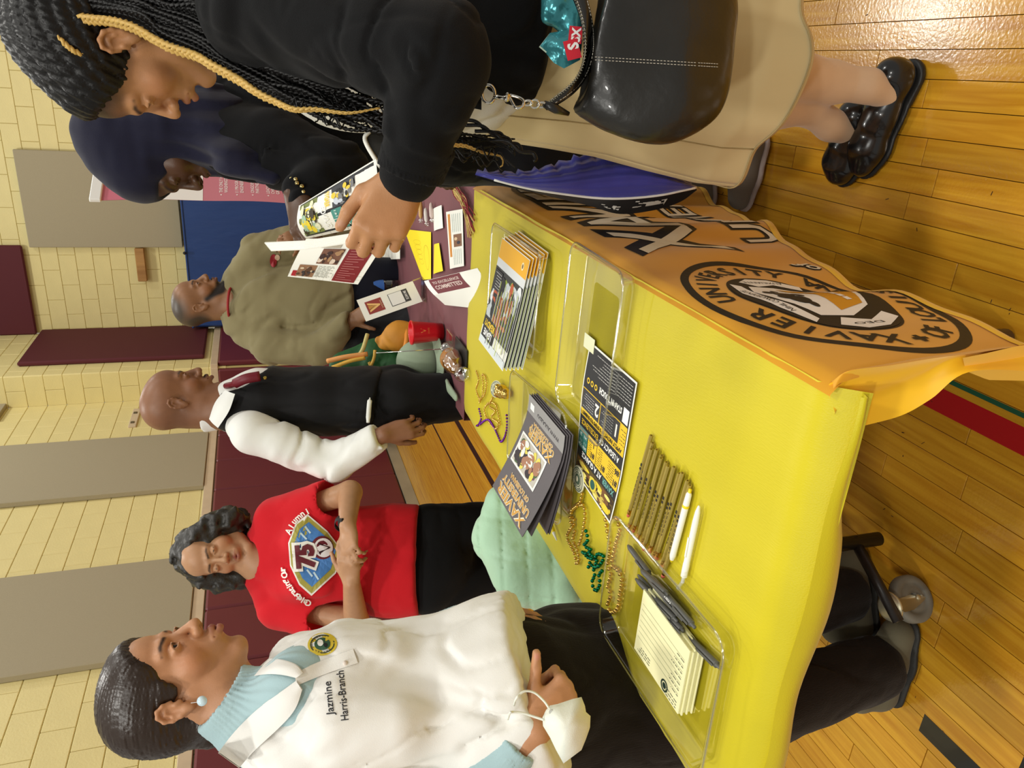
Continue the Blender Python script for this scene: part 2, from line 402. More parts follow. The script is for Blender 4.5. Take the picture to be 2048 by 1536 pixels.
def sdf_obj(name, S, h, m, parent, base=(.5, .5, .5), fine=None, hf=None, disp=None, pad=.02, smooth_it=0):
    lo = np.full(3, 9.0); hi = np.full(3, -9.0)
    for q in S.pr:
        if q[0] == 'p' or q[6]: continue
        if q[0] == 'e': r = max(q[2]); lo = np.minimum(lo, q[1]-r); hi = np.maximum(hi, q[1]+r)
        else:
            r = max(q[3], q[4])
            for e in (q[1], q[2]): lo = np.minimum(lo, e-r); hi = np.maximum(hi, e+r)
    lo -= pad; hi += pad
    g = [span(lo[i], hi[i], h, None if fine is None else fine[i], hf) for i in range(3)]
    V, F = S.mesh(*g, disp=disp)
    for _ in range(smooth_it):
        A = np.zeros_like(V); c = np.zeros(len(V))
        for i in range(4): np.add.at(A, F[:, i], V[F[:, (i+1) % 4]]); np.add.at(c, F[:, i], 1)
        V = V*.5+A/np.maximum(c, 1)[:, None]*.5
    return mesh(name, V, F, m, parent, True, cols=S.color(V, base))

# ------------------------------------------------------------------ heads and hands
class Head:
    """local axes: x = the person's left, y = face forward, z = crown; origin between the ears"""
    def __init__(h, o, f, up, s=1.0):
        h.o = np.asarray(o, float); y = n3(f); u = np.asarray(up, float); z = n3(u-y*np.dot(u, y)); x = np.cross(z, y)*-1; x = np.cross(y, z)*-1
        h.R = np.array([x, y, z]); h.s = s
    def p(h, x, y, z): return h.o+(np.array([x, y, z])*h.s)@h.R
def head_at_ear(ear, side, f, up, s):
    H = Head(ear, f, up, s); H.o = np.asarray(ear)-(H.R[0]*.083*side-H.R[1]*.013+H.R[2]*.003)*s; return H
def head_sdf(S, H, skin, lip, brow=(.02, .012, .01), jaw=1.0, nose=1.0, lips=1.0, cheek=1.0, chin=0.0, neck=None, neckr=.055, open_m=0.0, lid=0.0, earc=True, eyes=True):
    p = H.p; s = H.s; R = H.R
    e = lambda c, r, k=.012, neg=False, A=None: S.ell(p(*c), np.array(r)*s, R if A is None else A@R, k*s, neg)
    c = lambda a, b, ra, rb, k=.01, neg=False: S.cone(p(*a), p(*b), ra*s, rb*s, k*s, neg)
    e((0, -.018, .042), (.074, .096, .080)); e((0, .022, .052), (.064, .064, .058), .02)
    e((0, .028, -.015), (.060, .062, .075), .02)
    for m in (-1, 1):
        c((m*.056, .000, -.030), (m*.046*jaw, .018, -.070), .016, .015, .02); c((m*.046*jaw, .018, -.070), (m*.014, .070+chin, -.103), .016, .014, .022)
        e((m*.042*cheek, .055, -.026), (.020, .022, .022), .02); c((m*.012, .085, .026), (m*.040, .074, .024), .008, .008, .015)
        e((m*.031, .091, .004), (.017, .013, .011), .008, True)
    e((0, .068+chin, -.100), (.020, .018, .016), .015); e((0, .076, -.060), (.026, .020, .022), .02)
    # nose
    c((0, .086, .012), (0, .108, -.020), .0065*nose, .0085*nose, .008); e((0, .110, -.027), (.011*nose, .011, .0095), .006); e((0, .092, -.030), (.0165*nose, .014, .0105), .006)
    for m in (-1, 1): e((m*.0125*nose, .100, -.031), (.0085*nose, .0105, .0080), .005); e((m*.0068*nose, .107, -.0392), (.0034, .0056, .0034), .002, True)
    # lips
    L = lips; oz = open_m
    for m in (-1, 1):
        c((m*.003, .0985, -.0555+oz*.4), (m*.022, .086, -.061), .0056*L, .0030*L, .005); c((m*.001, .097, -.0680-oz), (m*.019, .086, -.0640-oz*.4), .0066*L, .0032*L, .006)
    S.cone(p(-.021, .091, -.0618), p(.021, .091, -.0618), .0006*s+oz*.25, .0006*s+oz*.25, .003*s, True)
    e((0, .106, -.0618-oz*.3), (.011, .011, .0009+oz*.7), .002, True)
    e((0, .090, -.082), (.016, .008, .005), .01, True)
    # eyes: lids round a separate eyeball
    if eyes:
        for m in (-1, 1):
            ex = m*.031
            e((ex, .0755, .004), (.0145, .0135, .0125), .003)
            op = .0052*(1-lid)
            S.ell(p(ex, .0915, .0035), np.array([.0125, .010, max(op, .0008)])*s, R, .002*s, True)
            for zz, th in ((.0035+op+.0012, .0020), (.0035-op-.0006, .0014)):
                S.chain([p(ex-.013, .0825, .003), p(ex-.006, .0885, zz), p(ex+.006, .0885, zz), p(ex+.013, .0825, .003)], [th*s]*4, .003*s)
    # ears
    if earc:
        for m in (-1, 1):
            b = m*.0735; q = m*.0835
            S.ell(p(b+m*.005, -.013, .001), np.array([.0065, .0165, .027])*s, R, .006*s)
            S.ell(p(q+m*.002, -.012, .004), np.array([.0058, .0110, .0185])*s, R, .004*s, True)
            S.chain([p(b+m*.002, .004, .006), p(q-m*.001, .001, .019), p(q+m*.001, -.008, .0275), p(q+m*.002, -.019, .026), p(q+m*.003, -.0275, .015), p(q+m*.002, -.027, .001), p(q, -.020, -.012), p(b+m*.006, -.009, -.023)],
                    [.0026*s, .0030*s, .0032*s, .0034*s, .0034*s, .0034*s, .0038*s, .0050*s], .0035*s)
            S.chain([p(q-m*.003, -.004, .015), p(q-m*.0015, -.0165, .014), p(q-m*.0015, -.019, .002), p(q-m*.003, -.013, -.011)], [.0020*s]*4, .004*s)
            S.cone(p(b+m*.002, .003, -.008), p(b+m*.0075, .000, -.002), .0042*s, .0030*s, .004*s)
            S.cone(p(b+m*.004, -.005, -.020), p(b+m*.005, -.006, -.028), .0058*s, .0050*s, .006*s)
    if neck is not None:
        S.cone(p(0, -.028, -.035), neck, neckr*s, neckr*1.12*s, .03*s); S.cone(p(0, .012, -.07), np.asarray(neck)+R[1]*.018, neckr*.72*s, neckr*.8*s, .03*s)
    # colours of the skin itself, plus painted nostril shade
    for m in (-1, 1):
        S.pe(p(m*.046, .062, -.028), np.array([.022, .02, .022])*s, R, np.array(skin)*[1.06, .93, .90], .03*s)
        S.paint.append((('c', p(m*.012, .096, .0235), p(m*.034, .088, .029), .0040*s, .0036*s, 0, False, None), brow, .004*s))
        S.paint.append((('c', p(m*.034, .088, .029), p(m*.048, .074, .024), .0036*s, .0018*s, 0, False, None), brow, .004*s))
        S.pc(p(m*.001, .099, -.0555+oz*.4), p(m*.022, .087, -.0608), .0064*L*s, .0026*s, lip, .0022*s)
        S.pc(p(m*.001, .098, -.0680-oz), p(m*.018, .087, -.0640-oz*.4), .0070*L*s, .0028*s, lip, .0022*s)
        if eyes:
            o = .0052*(1-lid)+.0035+.0006
            S.paint.append((('c', p(m*.031-.012, .085, .004), p(m*.031, .0905, o), .0013*s, .0015*s, 0, False, None), (.01, .006, .005), .0016*s))
            S.paint.append((('c', p(m*.031, .0905, o), p(m*.031+.012, .085, .004), .0015*s, .0013*s, 0, False, None), (.01, .006, .005), .0016*s))
        S.pe(p(m*.0068*nose, .107, -.0385), np.array([.0036, .006, .004])*s, R, np.array(skin)*.25, .004*s)  # shade inside the nostrils, put into the skin colour
def eyes_obj(H, parent, iris=(.035, .016, .008), look=(0, 0), lid=0.0):
    mw = mat('eye_white', srgb(232, 226, 220), .15); mi_ = mat('iris_dark', iris, .1); mp = mat('pupil', (.004, .004, .004), .05)
    for m in (-1, 1):
        c = H.p(m*.031, .0755, .004); d = n3(H.R[1]+H.R[0]*look[0]+H.R[2]*look[1]); A = frame(d, H.R[2]); r = .0118*H.s
        b = MB(); n = 18; prof = [(0, 0, 2), (.28, .28, 2), (.5, .56, 1), (1, 1, 0)]
        rings = [0, .14, .16, .32, .50, .52, .8, 1.2, 1.8, 2.4, PI]; V = []; F = []; M = []
        for a in rings:
            for k in range(n): V.append(c+r*(np.array([math.sin(a)*math.cos(2*PI*k/n), math.sin(a)*math.sin(2*PI*k/n), math.cos(a)])@A))
        for i in range(len(rings)-1):
            for k in range(n): F.append([i*n+k, i*n+(k+1) % n, (i+1)*n+(k+1) % n, (i+1)*n+k]); M.append(2 if i < 1 else (1 if i < 4 else 0))
        mesh('eye', V, F, [mw, mi_, mp], parent, True, M)
def hand_sdf(S, W, d, n, side=1, curl=((.3, .5, .3),)*4, thumb=(.6, .5, .2), spread=.06, s=1.0, tc=(.1, .2), nail=None, skin=None):
    """W wrist, d towards the fingers, n out of the back of the hand; side = +1 when the thumb lies along d x n"""
    W = np.asarray(W, float); d = n3(d); n = n3(np.asarray(n)-d*np.dot(n, d)); t = np.cross(d, n)*side
    S.cone(W-d*.02*s, W+d*.02*s, .021*s, .019*s, .01*s, sq=(n, .8))
    offs = [.027, .0095, -.0085, -.026]; ML = [.088, .090, .084, .075]
    PL = [(.042, .026, .021), (.047, .030, .022), (.043, .028, .022), (.034, .021, .019)]
    for i in range(4):
        b = W+t*offs[i]*.62*s+d*.012*s; K = W+t*offs[i]*s+d*ML[i]*s
        S.cone(b-n*.003*s, K-n*.004*s, .0135*s, .0112*s, .012*s); q = K-n*.003*s; r = [.0092, .0084, .0076, .0064]
        if i == 3: r = [x*.86 for x in r]
        a = 0; sp = (1.5-i)*spread
        for j in range(3):
            a += curl[i][j]; v = d*math.cos(a)-n*math.sin(a)+t*sp*max(0, math.cos(a)); q2 = q+n3(v)*PL[i][j]*s
            S.cone(q, q2, r[j]*s, r[j+1]*s, .004*s)
            if j == 2 and nail is not None:
                nn = n*math.cos(a)+d*math.sin(a); S.pe(q2+nn*.004*s, np.array([.0055, .0055, .0055])*s, None, nail, .002)
            q = q2
    S.ell(W+d*.045*s-n*.010*s, np.array([.034, .013, .040])*s, np.array([t, n, d]), .014*s)
    b = W+d*.014*s+t*.016*s-n*.006*s; m1 = b+(d*.030+t*.028-n*.012)*s; v = n3(d*thumb[0]+t*thumb[1]-n*thumb[2])
    S.cone(b, m1, .0155*s, .0118*s, .012*s); m2 = m1+v*.034*s; v2 = n3(v-t*tc[0]-n*tc[1]); m3 = m2+v2*.026*s
    S.cone(m1, m2, .0112*s, .0098*s, .006*s); S.cone(m2, m3, .0098*s, .0080*s, .004*s)
    if nail is not None: S.pe(m3+n*.006*s-v2*.004*s, np.array([.0062, .0062, .0062])*s, None, nail, .002)
    return W
def wrinkle(ax=(0, 0, 1), amp=.004, f=22, stretch=.22, seed=0, fine=.35):
    A = frame(ax); 
    def fn(p):
        q = p@A.T; w = vnoise(q*[7, 7, 7], seed+9)[..., None]*.5
        a = vnoise((q*[f, f, f*stretch])+w, seed); b = vnoise((q*[f*2.1, f*2.1, f*2.1*stretch])+w*1.4, seed+3); m = np.clip(vnoise(q*6, seed+7)*1.2+.55, 0, 1)
        return amp*(1.15*np.exp(-(a/.16)**2)*m-.45)+b*amp*fine+amp*.5*np.exp(-(b/.14)**2)*(1-m)
    return fn
SKM = lambda: mat('skin', (.4, .25, .15), .42, spec=.45, vcol=True, bump=.0002, bscale=420, var=.05, vscale=55)
# ------------------------------------------------------------------ the hall: boards, block walls, wall pads
def wood_mat(name, tones, rough=.2, sx=60, sy=3.2, perobj=True):
    m = bpy.data.materials.new(name); m.use_nodes = True; nt = m.node_tree; b = nt.nodes['Principled BSDF']; L = nt.links.new
    g = nt.nodes.new('ShaderNodeNewGeometry'); mp = nt.nodes.new('ShaderNodeMapping'); mp.inputs['Scale'].default_value = (sx, sy, 1)
    oi = nt.nodes.new('ShaderNodeObjectInfo'); ad = nt.nodes.new('ShaderNodeVectorMath'); ad.operation = 'ADD'
    mu = nt.nodes.new('ShaderNodeMath'); mu.operation = 'MULTIPLY'; mu.inputs[1].default_value = 40
    L(oi.outputs['Random'], mu.inputs[0]); L(g.outputs['Position'], mp.inputs['Vector']); L(mp.outputs['Vector'], ad.inputs[0]); L(mu.outputs[0], ad.inputs[1])
    n = nt.nodes.new('ShaderNodeTexNoise'); n.inputs['Scale'].default_value = 1; n.inputs['Detail'].default_value = 6; n.inputs['Distortion'].default_value = .6; L(ad.outputs[0], n.inputs['Vector'])
    r = nt.nodes.new('ShaderNodeValToRGB'); r.color_ramp.elements[0].position = .3; r.color_ramp.elements[1].position = .72
    r.color_ramp.elements[0].color = (*tones[0], 1); r.color_ramp.elements[1].color = (*tones[1], 1); L(n.outputs['Fac'], r.inputs['Fac'])
    hr = nt.nodes.new('ShaderNodeMapRange'); hr.inputs['To Min'].default_value = .84; hr.inputs['To Max'].default_value = 1.1; L(oi.outputs['Random'], hr.inputs['Value'])
    n3_ = nt.nodes.new('ShaderNodeTexNoise'); n3_.inputs['Scale'].default_value = 1.3; L(g.outputs['Position'], n3_.inputs['Vector'])
    mx = nt.nodes.new('ShaderNodeVectorMath'); mx.operation = 'MULTIPLY'; L(r.outputs['Color'], mx.inputs[0]); L(hr.outputs['Result'], mx.inputs[1])
    L(mx.outputs[0], b.inputs['Base Color']); b.inputs['Roughness'].default_value = rough; b.inputs['Coat Weight'].default_value = .3; b.inputs['Coat Roughness'].default_value = .12
    n2 = nt.nodes.new('ShaderNodeTexNoise'); n2.inputs['Scale'].default_value = 130; L(g.outputs['Position'], n2.inputs['Vector'])
    bp = nt.nodes.new('ShaderNodeBump'); bp.inputs['Distance'].default_value = .0005; bp.inputs['Strength'].default_value = .7; L(n2.outputs['Fac'], bp.inputs['Height']); L(bp.outputs['Normal'], b.inputs['Normal']); L(bp.outputs['Normal'], b.inputs['Coat Normal'])
    return m
M_floor = wood_mat('maple_boards', (srgb(184, 124, 26), srgb(214, 160, 44)))
M_sub = mat('dark_gap', srgb(78, 48, 14), .8)
fb = MB(); fb.box((-0.9, 5.0, -.05), (6.6, 12.9, .08)); floor = fb.build('floor', M_sub); tag(floor, kind='structure')
BW = .05837; X0 = -.1208; rr = random.Random(3); boards = []
fixed = {-.122: 1.293, -.238: 1.475, -.82: .88, -.767: 1.221, -1.351: .896, -.355: 1.534, -1.058: .959, .127: 1.814}
for n in range(-67, 40):
    xa = X0+BW*n; xc = xa+BW/2
    if xa < -4.06 or xa > 2.3: continue
    y = -1.2+rr.uniform(-.6, 0); cuts = [y]
    while y < 11.1: y += rr.choice([.55, .7, .85, 1.0, 1.2, 1.45]); cuts.append(y)
    for fx, fy in fixed.items():
        if abs(fx-xc) < BW*.62 and int(round((fx-xc)/BW)) == 0:
            j = min(range(len(cuts)), key=lambda q: abs(cuts[q]-fy)); cuts[j] = fy
            cuts = sorted(c for q, c in enumerate(cuts) if q == j or abs(c-fy) > .3)
    for a, b in zip(cuts[:-1], cuts[1:]): boards.append((xc, (a+b)/2, b-a))
def seen(x, y, z=0, m=.15):
    c = CW @ (np.array([x, y, z])-CAM); return c[2] > .3 and abs(c[0]/c[2]) < 768/FOC+m and abs(c[1]/c[2]) < 1024/FOC+m, c[2]
vis = []
for i, (x, y, l) in enumerate(boards):
    s_, d_ = min((seen(x, y+q*l, 0, .08) for q in (-.45, 0, .45)), key=lambda t: (not t[0], t[1]))
    if s_: vis.append((d_, i))
vis = set(i for _, i in sorted(vis)[:290])
_bm = {}; rest = MB()
for i, (x, y, l) in enumerate(boards):
    if i in vis:
        k = round(l, 2)
        if k not in _bm:
            q = MB(); q.box((0, 0, -.004), (BW-.0014, l-.0022, .008), bev=.0004); me = bpy.data.meshes.new('board')
            me.from_pydata(np.vstack(q.V).tolist(), [], q.F); me.materials.append(M_floor); _bm[k] = me
        o = bpy.data.objects.new('board', _bm[k]); COL.objects.link(o); o.parent = floor; o.location = (x, y, 0)
    else: rest.box((x, y, -.004), (BW-.0013, l-.0016, .008))
tag(rest.build('board_field', M_floor, floor), kind='stuff')
def stripe(name, x0, x1, y0, y1, col, z=.0004):
    b = MB(); b.box(((x0+x1)/2, (y0+y1)/2, z/2), (x1-x0, y1-y0, z)); return b.build(name, mat('paint_'+name, srgb(*col), .3, coat=.4), floor)
stripe('red_court_line', -.61, -.557, -1.2, 11, (168, 24, 30)); stripe('green_court_line', -.541, -.531, -1.2, 11, (30, 84, 60), .0005)
stripe('black_tape_line', -1.325, -1.275, -.6, .929, (16, 14, 13), .0005); stripe('black_tape_line', -1.215, -1.165, -.8, .715, (16, 14, 13), .0005)
stripe('black_court_line', -2.51, -2.45, -1, 11, (20, 17, 14)); stripe('thin_black_court_line', -2.893, -2.868, -1, 11, (22, 19, 15))
sc = MB(); rq = random.Random(5)                       # scuffs ground into the varnish
for i in range(110):
    x, y = rq.uniform(-1.6, .5), rq.uniform(.55, 2.6); a = rq.uniform(0, PI); l = rq.uniform(.003, .011); w_ = rq.uniform(.0008, .0022)
    sc.box((x, y, .0004), (l, w_, .0005), [[math.cos(a), math.sin(a), 0], [-math.sin(a), math.cos(a), 0], [0, 0, 1]])
tag(sc.build('scuff_marks', mat('scuff', srgb(70, 44, 20), .6), floor), kind='stuff')

M_block = mat('block_paint', srgb(226, 212, 150), .5, bump=.0014, bscale=70, var=.04, vscale=5)
M_mortar = mat('mortar_paint', srgb(200, 186, 124), .6)
def block_wall(name, o, u, n, length, z0, z1, thick=.14):
    """o = foot of the wall's face, u along it, n out of the face"""
    o, u, n = np.array(o, float), np.array(u, float), np.array(n, float); A = np.array([u, n, [0, 0, 1]])
    b = MB(); b.box(o+u*length/2-n*(thick/2+.006)+np.array([0, 0, (z1)/2]), (length, thick, z1), A); w_ = b.build(name, M_mortar); tag(w_, kind='structure')
    h = .2032; zz = z0; k = 0; me = {}
    while zz < z1-.02:
        s = -(.2032 if k % 2 else 0)
        while s < length-.02:
            a, e = max(s, 0), min(s+.4064, length)
            if e-a > .03:
                L_ = round(e-a, 3)
                if L_ not in me:
                    q = MB(); q.box((0, -.01, 0), (L_-.0035, .03, h-.0035), bev=.0045); m_ = bpy.data.meshes.new('block'); m_.from_pydata(np.vstack(q.V).tolist(), [], q.F); m_.materials.append(M_block); me[L_] = m_
                c = o+u*(a+e)/2+np.array([0, 0, zz+h/2-o[2]]); ob = bpy.data.objects.new('block', me[L_]); COL.objects.link(ob); ob.parent = w_
                ob.matrix_world = Matrix([[A[j][i] for j in range(3)]+[c[i]] for i in range(3)]+[[0, 0, 0, 1]])
            s += .4064
        zz += h; k += 1
    return w_
block_wall('wall_left', (-4.03, 9.53, 0), (0, -1, 0), (1, 0, 0), 6.9, 1.836, 4.68)
block_wall('wall_pier', (-4.03, 9.53, 0), (1, 0, 0), (0, -1, 0), .393, 1.836, 4.68)
block_wall('wall_recess', (-3.637, 11.11, 0), (0, -1, 0), (1, 0, 0), 1.58, 1.836, 4.68)
block_wall('wall_back', (2.1, 11.14, 0), (-1, 0, 0), (0, -1, 0), 5.737, 1.836, 4.68)
# timber rail above the pads and the vented base along the left wall
M_rail = mat('rail_paint', srgb(206, 186, 156), .55, var=.06, vscale=9)
def rail(name, c, size, m, n): b = MB(); b.box(c, size, bev=.004); return tag(b.build(name, m), kind='structure')
rail('trim_1', (-4.01, 6.08, 1.975), (.055, 6.9, .085), M_rail, 0); rail('trim_2', (-3.83, 9.505, 1.975), (.4, .06, .085), M_rail, 0); rail('trim_3', (-3.61, 10.3, 1.975), (.055, 1.6, .085), M_rail, 0)
rail('baseboard_left', (-4.0, 6.08, .06), (.06, 6.9, .12), mat('base_metal', srgb(158, 148, 124), .5, var=.12, vscale=4), 0)
# padded mats on the walls
M_maroon = mat('maroon_vinyl', srgb(104, 40, 46), .42, bump=.0012, bscale=5, var=.06, vscale=2)
def pad(name, c, size, m, label, group=None, seamdir=1):
    b = MB(); b.box(c, size, bev=.018); o = b.build(name, m); tag(o, label, 'wall pad', group); return o
ys = [9.47-.615*k for k in range(11)]
for i, (a, e) in enumerate(zip(ys[:-1], ys[1:])):
    pad('wall_pad', (-3.995, (a+e)/2, 1.025), (.07, abs(a-e)-.006, 1.79), M_maroon, ['first', 'second', 'third', 'fourth', 'fifth', 'sixth', 'seventh', 'eighth', 'ninth', 'tenth'][i]+' maroon vinyl wall pad from the corner, low on the left wall', 'maroon pads low on the left wall')
pad('wall_pad', (-3.815, 9.49, 1.0), (.34, .07, 1.86), M_maroon, 'narrow maroon wall pad low on the pier in the corner')
pad('wall_pad', (-3.6, 10.3, 1.0), (.07, 1.5, 1.86), M_maroon, 'wide maroon wall pad low inside the corner recess')
pad('wall_pad', (-3.6, 10.46, 3.15), (.06, 1.26, 2.09), mat('maroon_felt', srgb(84, 26, 34), .75), 'tall dark maroon wall panel standing above the rail in the corner')
pad('wall_pad', (-3.03, 11.075, 4.62), (1.2, .05, .75), mat('maroon_felt', srgb(84, 26, 34), .75), 'dark maroon panel high on the back wall over the small wooden bracket')
pad('wall_pad', (.6, 11.075, 4.55), (1.2, .05, .85), mat('maroon_felt', srgb(84, 26, 34), .75), 'dark maroon panel high on the back wall at its right end')
M_gray = mat('acoustic_cloth', srgb(166, 156, 130), .95, bump=.0008, bscale=900, var=.05, vscale=160)
def gpad(c, size, label): b = MB(); b.box(c, size, bev=.006); tag(b.build('acoustic_panel', M_gray), label, 'acoustic panel')
gpad((-3.995, 7.76, 3.3), (.055, 1.24, 2.56), 'grey acoustic panel on the left wall just behind the man in the vest')
gpad((-3.995, 5.34, 3.3), (.055, 1.18, 2.56), 'grey acoustic panel on the left wall above the woman in the red shirt')
gpad((-3.995, 9.32, 4.5), (.055, .42, .42), 'small grey acoustic panel high in the corner above the outlet plate')
gpad((-1.849, 11.08, 3.25), (1.21, .05, 1.82), 'grey acoustic panel on the back wall above the blue mat')
M_blue = mat('blue_vinyl', srgb(30, 62, 120), .45, bump=.006, bscale=9, stretch=(1, 1, .35), var=.1, vscale=3)
bm_ = MB(); bm_.box((-2.46, 10.96, 1.17), (2.14, .26, 2.26), bev=.03); bm_.box((-2.46, 10.96, 2.285), (2.16, .285, .03), bev=.012)
o = bm_.build('gym_mat', M_blue); tag(o, 'large folded blue gym mat standing against the back wall', 'mat')
kb = MB(); kb.ball((-2.47, 10.78, 2.3), .022); kb.build('knob', mat('black_rubber', (.012, .012, .012), .5), o)
b = MB(); b.box((-2.69, 11.06, 2.88), (.45, .07, .115), bev=.008); tag(b.build('wood_bracket', wood_mat('raw_wood', (srgb(150, 104, 50), srgb(186, 140, 78)), .5, 9, 60)), 'short plain wooden bracket fixed to the back wall', 'bracket')
b = MB(); b.box((-4.018, 8.98, 2.86), (.03, .5, .085), bev=.006); o = b.build('outlet_plate', M_rail); tag(o, 'cream outlet strip on the left wall near the corner', 'outlet')
for yy in (8.83, 9.1): b = MB(); b.box((-4.0, yy, 2.865), (.008, .05, .04), bev=.003); b.build('socket', mat('socket_dark', srgb(96, 84, 60), .6), o)
# roll-up banner on its stand
bd = n3(ray(419, -1114)*[1, 1, 0]); bn = np.array([bd[1], -bd[0], 0]); bo = P(182, 398, 4.0); bt = bo[2]; bo[2] = 0
root = empty('rollup_banner', bo+bd*.42, 'pink and maroon roll-up banner with white bulleted lettering behind the navy headscarf', 'banner')
BWD = .95; BH = bt-.03-.08
b = MB(); b.box(bo+bd*BWD/2+np.array([0, 0, bt-.02]), (BWD+.03, .022, .055), np.array([bd, bn, [0, 0, 1]]), bev=.004); b.build('top_bar', mat('bar_white', srgb(240, 240, 236), .4), root)
b = MB(); b.box(bo+bd*BWD/2+np.array([0, 0, .05]), (BWD+.04, .2, .1), np.array([bd, bn, [0, 0, 1]]), bev=.02); b.build('base_case', mat('alu', (.6, .6, .6), .35, 1), root)
def ban(u, v): return bo+bd*u+bn*(.006*math.sin(v*5)+.004*math.sin(v*11+u*3))+np.array([0, 0, .08+v]), bn
b = MB(); b.grid(lambda i, j: ban(i*BWD, j*BH)[0]-bn*.001, 10, 40); b.build('banner_sheet', mat('banner_rose', srgb(206, 126, 140), .5), root, True)
pr = Print(ban); pr.rect(0, BH-.19, BWD, BH, (206, 116, 134), 0); pr.build('top_field', root); pr = Print(ban); pr.rect(0, BH-.52, BWD, BH-.19, (246, 244, 240), 1); pr.build('white_field', root); pr = Print(ban); pr.rect(0, 0, BWD, .62, (150, 62, 80), 0); pr.build('bottom_field', root); pr = Print(ban)
yy = BH-.615
for t_ in [('THE ONLY HBCU IN THE', 'WASHINGTON AREA'), ('11 PROGRAMS IN', 'ENGINEERING AND'), ('ONGOING', 'PARTNERSHIPS'), ('LEADING IN', 'CHEMICAL', 'GRADUATES'), ('ONE OF', 'THE BEST')]:
    for k_, tt in enumerate(t_):
        if k_ == 0: pr.disc(.055, yy, .005, .005, (250, 240, 240), 2, 8)
        V_, F_ = text_geo(tt, 1, .012); wd = (V_[:, 0].max()-V_[:, 0].min())*.019/.72
        pr.text(tt, .075+wd/2, yy, .019, (250, 240, 240), 2, bold=.012); yy -= .0265
    yy -= .031
pr.build('lettering', root)
# ------------------------------------------------------------------ tables and cloths
TX0, TX1, TY0, TY1, TZ = -1.06, -.31, .668, 2.255, .748
M_black = mat('black_metal', (.012, .011, .010), .35, spec=.6)
M_steel = mat('zinc_plate', (.72, .66, .46), .42, .75, bump=.0003, bscale=90)
root = empty('folding_table', (-.69, 1.46, 0), 'long folding table on castors hidden under the yellow satin cloth', 'table')
b = MB(); b.box(((TX0+TX1)/2, (TY0+TY1)/2, .722), (TX1-TX0-.02, TY1-TY0-.02, .034), bev=.01); b.build('tabletop', mat('laminate', srgb(170, 160, 140), .5), root)
lg = np.array([-.905, 1.10]); 
b = MB(); b.tube([(lg[0], lg[1], .71), (lg[0], lg[1], .09)], .0155, 14); b.build('leg', M_black, root, True)
f0 = np.array([lg[0], lg[1], .155]); f1 = P(1797, 1243, 1.60)
b = MB(); b.tube([f0, f1], .012, 12); b.tube([f0-n3(f1-f0)*.01, f0+n3(f1-f0)*.002], .0135, 12); b.build('foot_bar', mat('worn_black', (.02, .014, .011), .38, bump=.0004, bscale=60, var=.5, vscale=40), root, True)
def caster(c, axle, lean, r=.052, parent=root):
    """c = wheel centre"""
    A = frame(axle); b = MB(); prof = [(.012, -.013), (r*.45, -.014), (r*.62, -.010), (r*.66, -.013), (r*.92, -.013), (r, -.008), (r, .008), (r*.92, .013), (r*.66, .013), (r*.62, .010), (r*.45, .014), (.012, .013), (.012, -.013)]
    b.lathe(c, prof, 36, A); w_ = b.build('wheel', mat('grey_rubber', srgb(128, 124, 112), .55, var=.1, vscale=30), parent, True)
    b = MB()
    for s_ in (-1, 1):
        o_ = A[2]*.021*s_; L_ = np.array(lean)
        q = [c+o_+np.array([0, 0, -.016])-L_*.012, c+o_+np.array([0, 0, -.018])+L_*.006, c+o_+np.array([0, 0, -.006])+L_*.020, c+o_+L_*.056+np.array([0, 0, .040]), c+o_+L_*.060+np.array([0, 0, .068]), c+o_-L_*.006+np.array([0, 0, .068]), c+o_-L_*.024+np.array([0, 0, .010])]
        n_ = len(q); V = [p_-A[2]*.0012 for p_ in q]+[p_+A[2]*.0012 for p_ in q]; b.add(V, [list(range(n_)), list(range(2*n_-1, n_-1, -1))]+[[k, (k+1) % n_, n_+(k+1) % n_, n_+k] for k in range(n_)])
        b.lathe(c+o_, [(0, .005*s_), (.005, .005*s_), (.007, .002*s_), (.007, 0)], 12, A)
    b.lathe(c+np.array(lean)*.022+[0, 0, .064], [(0, -.002), (.030, -.002), (.033, .002), (.031, .006), (.026, .008), (.027, .013), (.020, .016), (0, .017)], 28); b.build('fork', M_steel, parent, True)
cc = P(1838, 1195, 1.68); cc[2] = .052; caster(cc, RV*.35+FV*[1, 1, 0]*.94*-1, n3(f1-cc)*[1, 1, 0])
f2 = np.array([-.405, 1.02])
b = MB(); b.tube([(f2[0], f2[1], .70), (f2[0], f2[1], .012)], .019, 16); b.build('leg', mat('grey_tube', srgb(120, 108, 100), .35, .6, bump=.0004, bscale=80), root, True)
b = MB(); b.lathe((f2[0], f2[1], .0), [(.020, .30), (.031, .295), (.034, .27), (.030, .25), (.031, .235), (.036, .225), (.036, .205), (.031, .200), (.020, .198)], 20); b.box((f2[0]+.022, f2[1], .255), (.03, .03, .07), bev=.006); b.build('clamp', M_steel, root, True)
for x_, y_ in ((-.905, 2.0), (-.405, 2.0)):
    b = MB(); b.tube([(x_, y_, .71), (x_, y_, .012)], .0155, 10); b.build('leg', M_black, root, True)

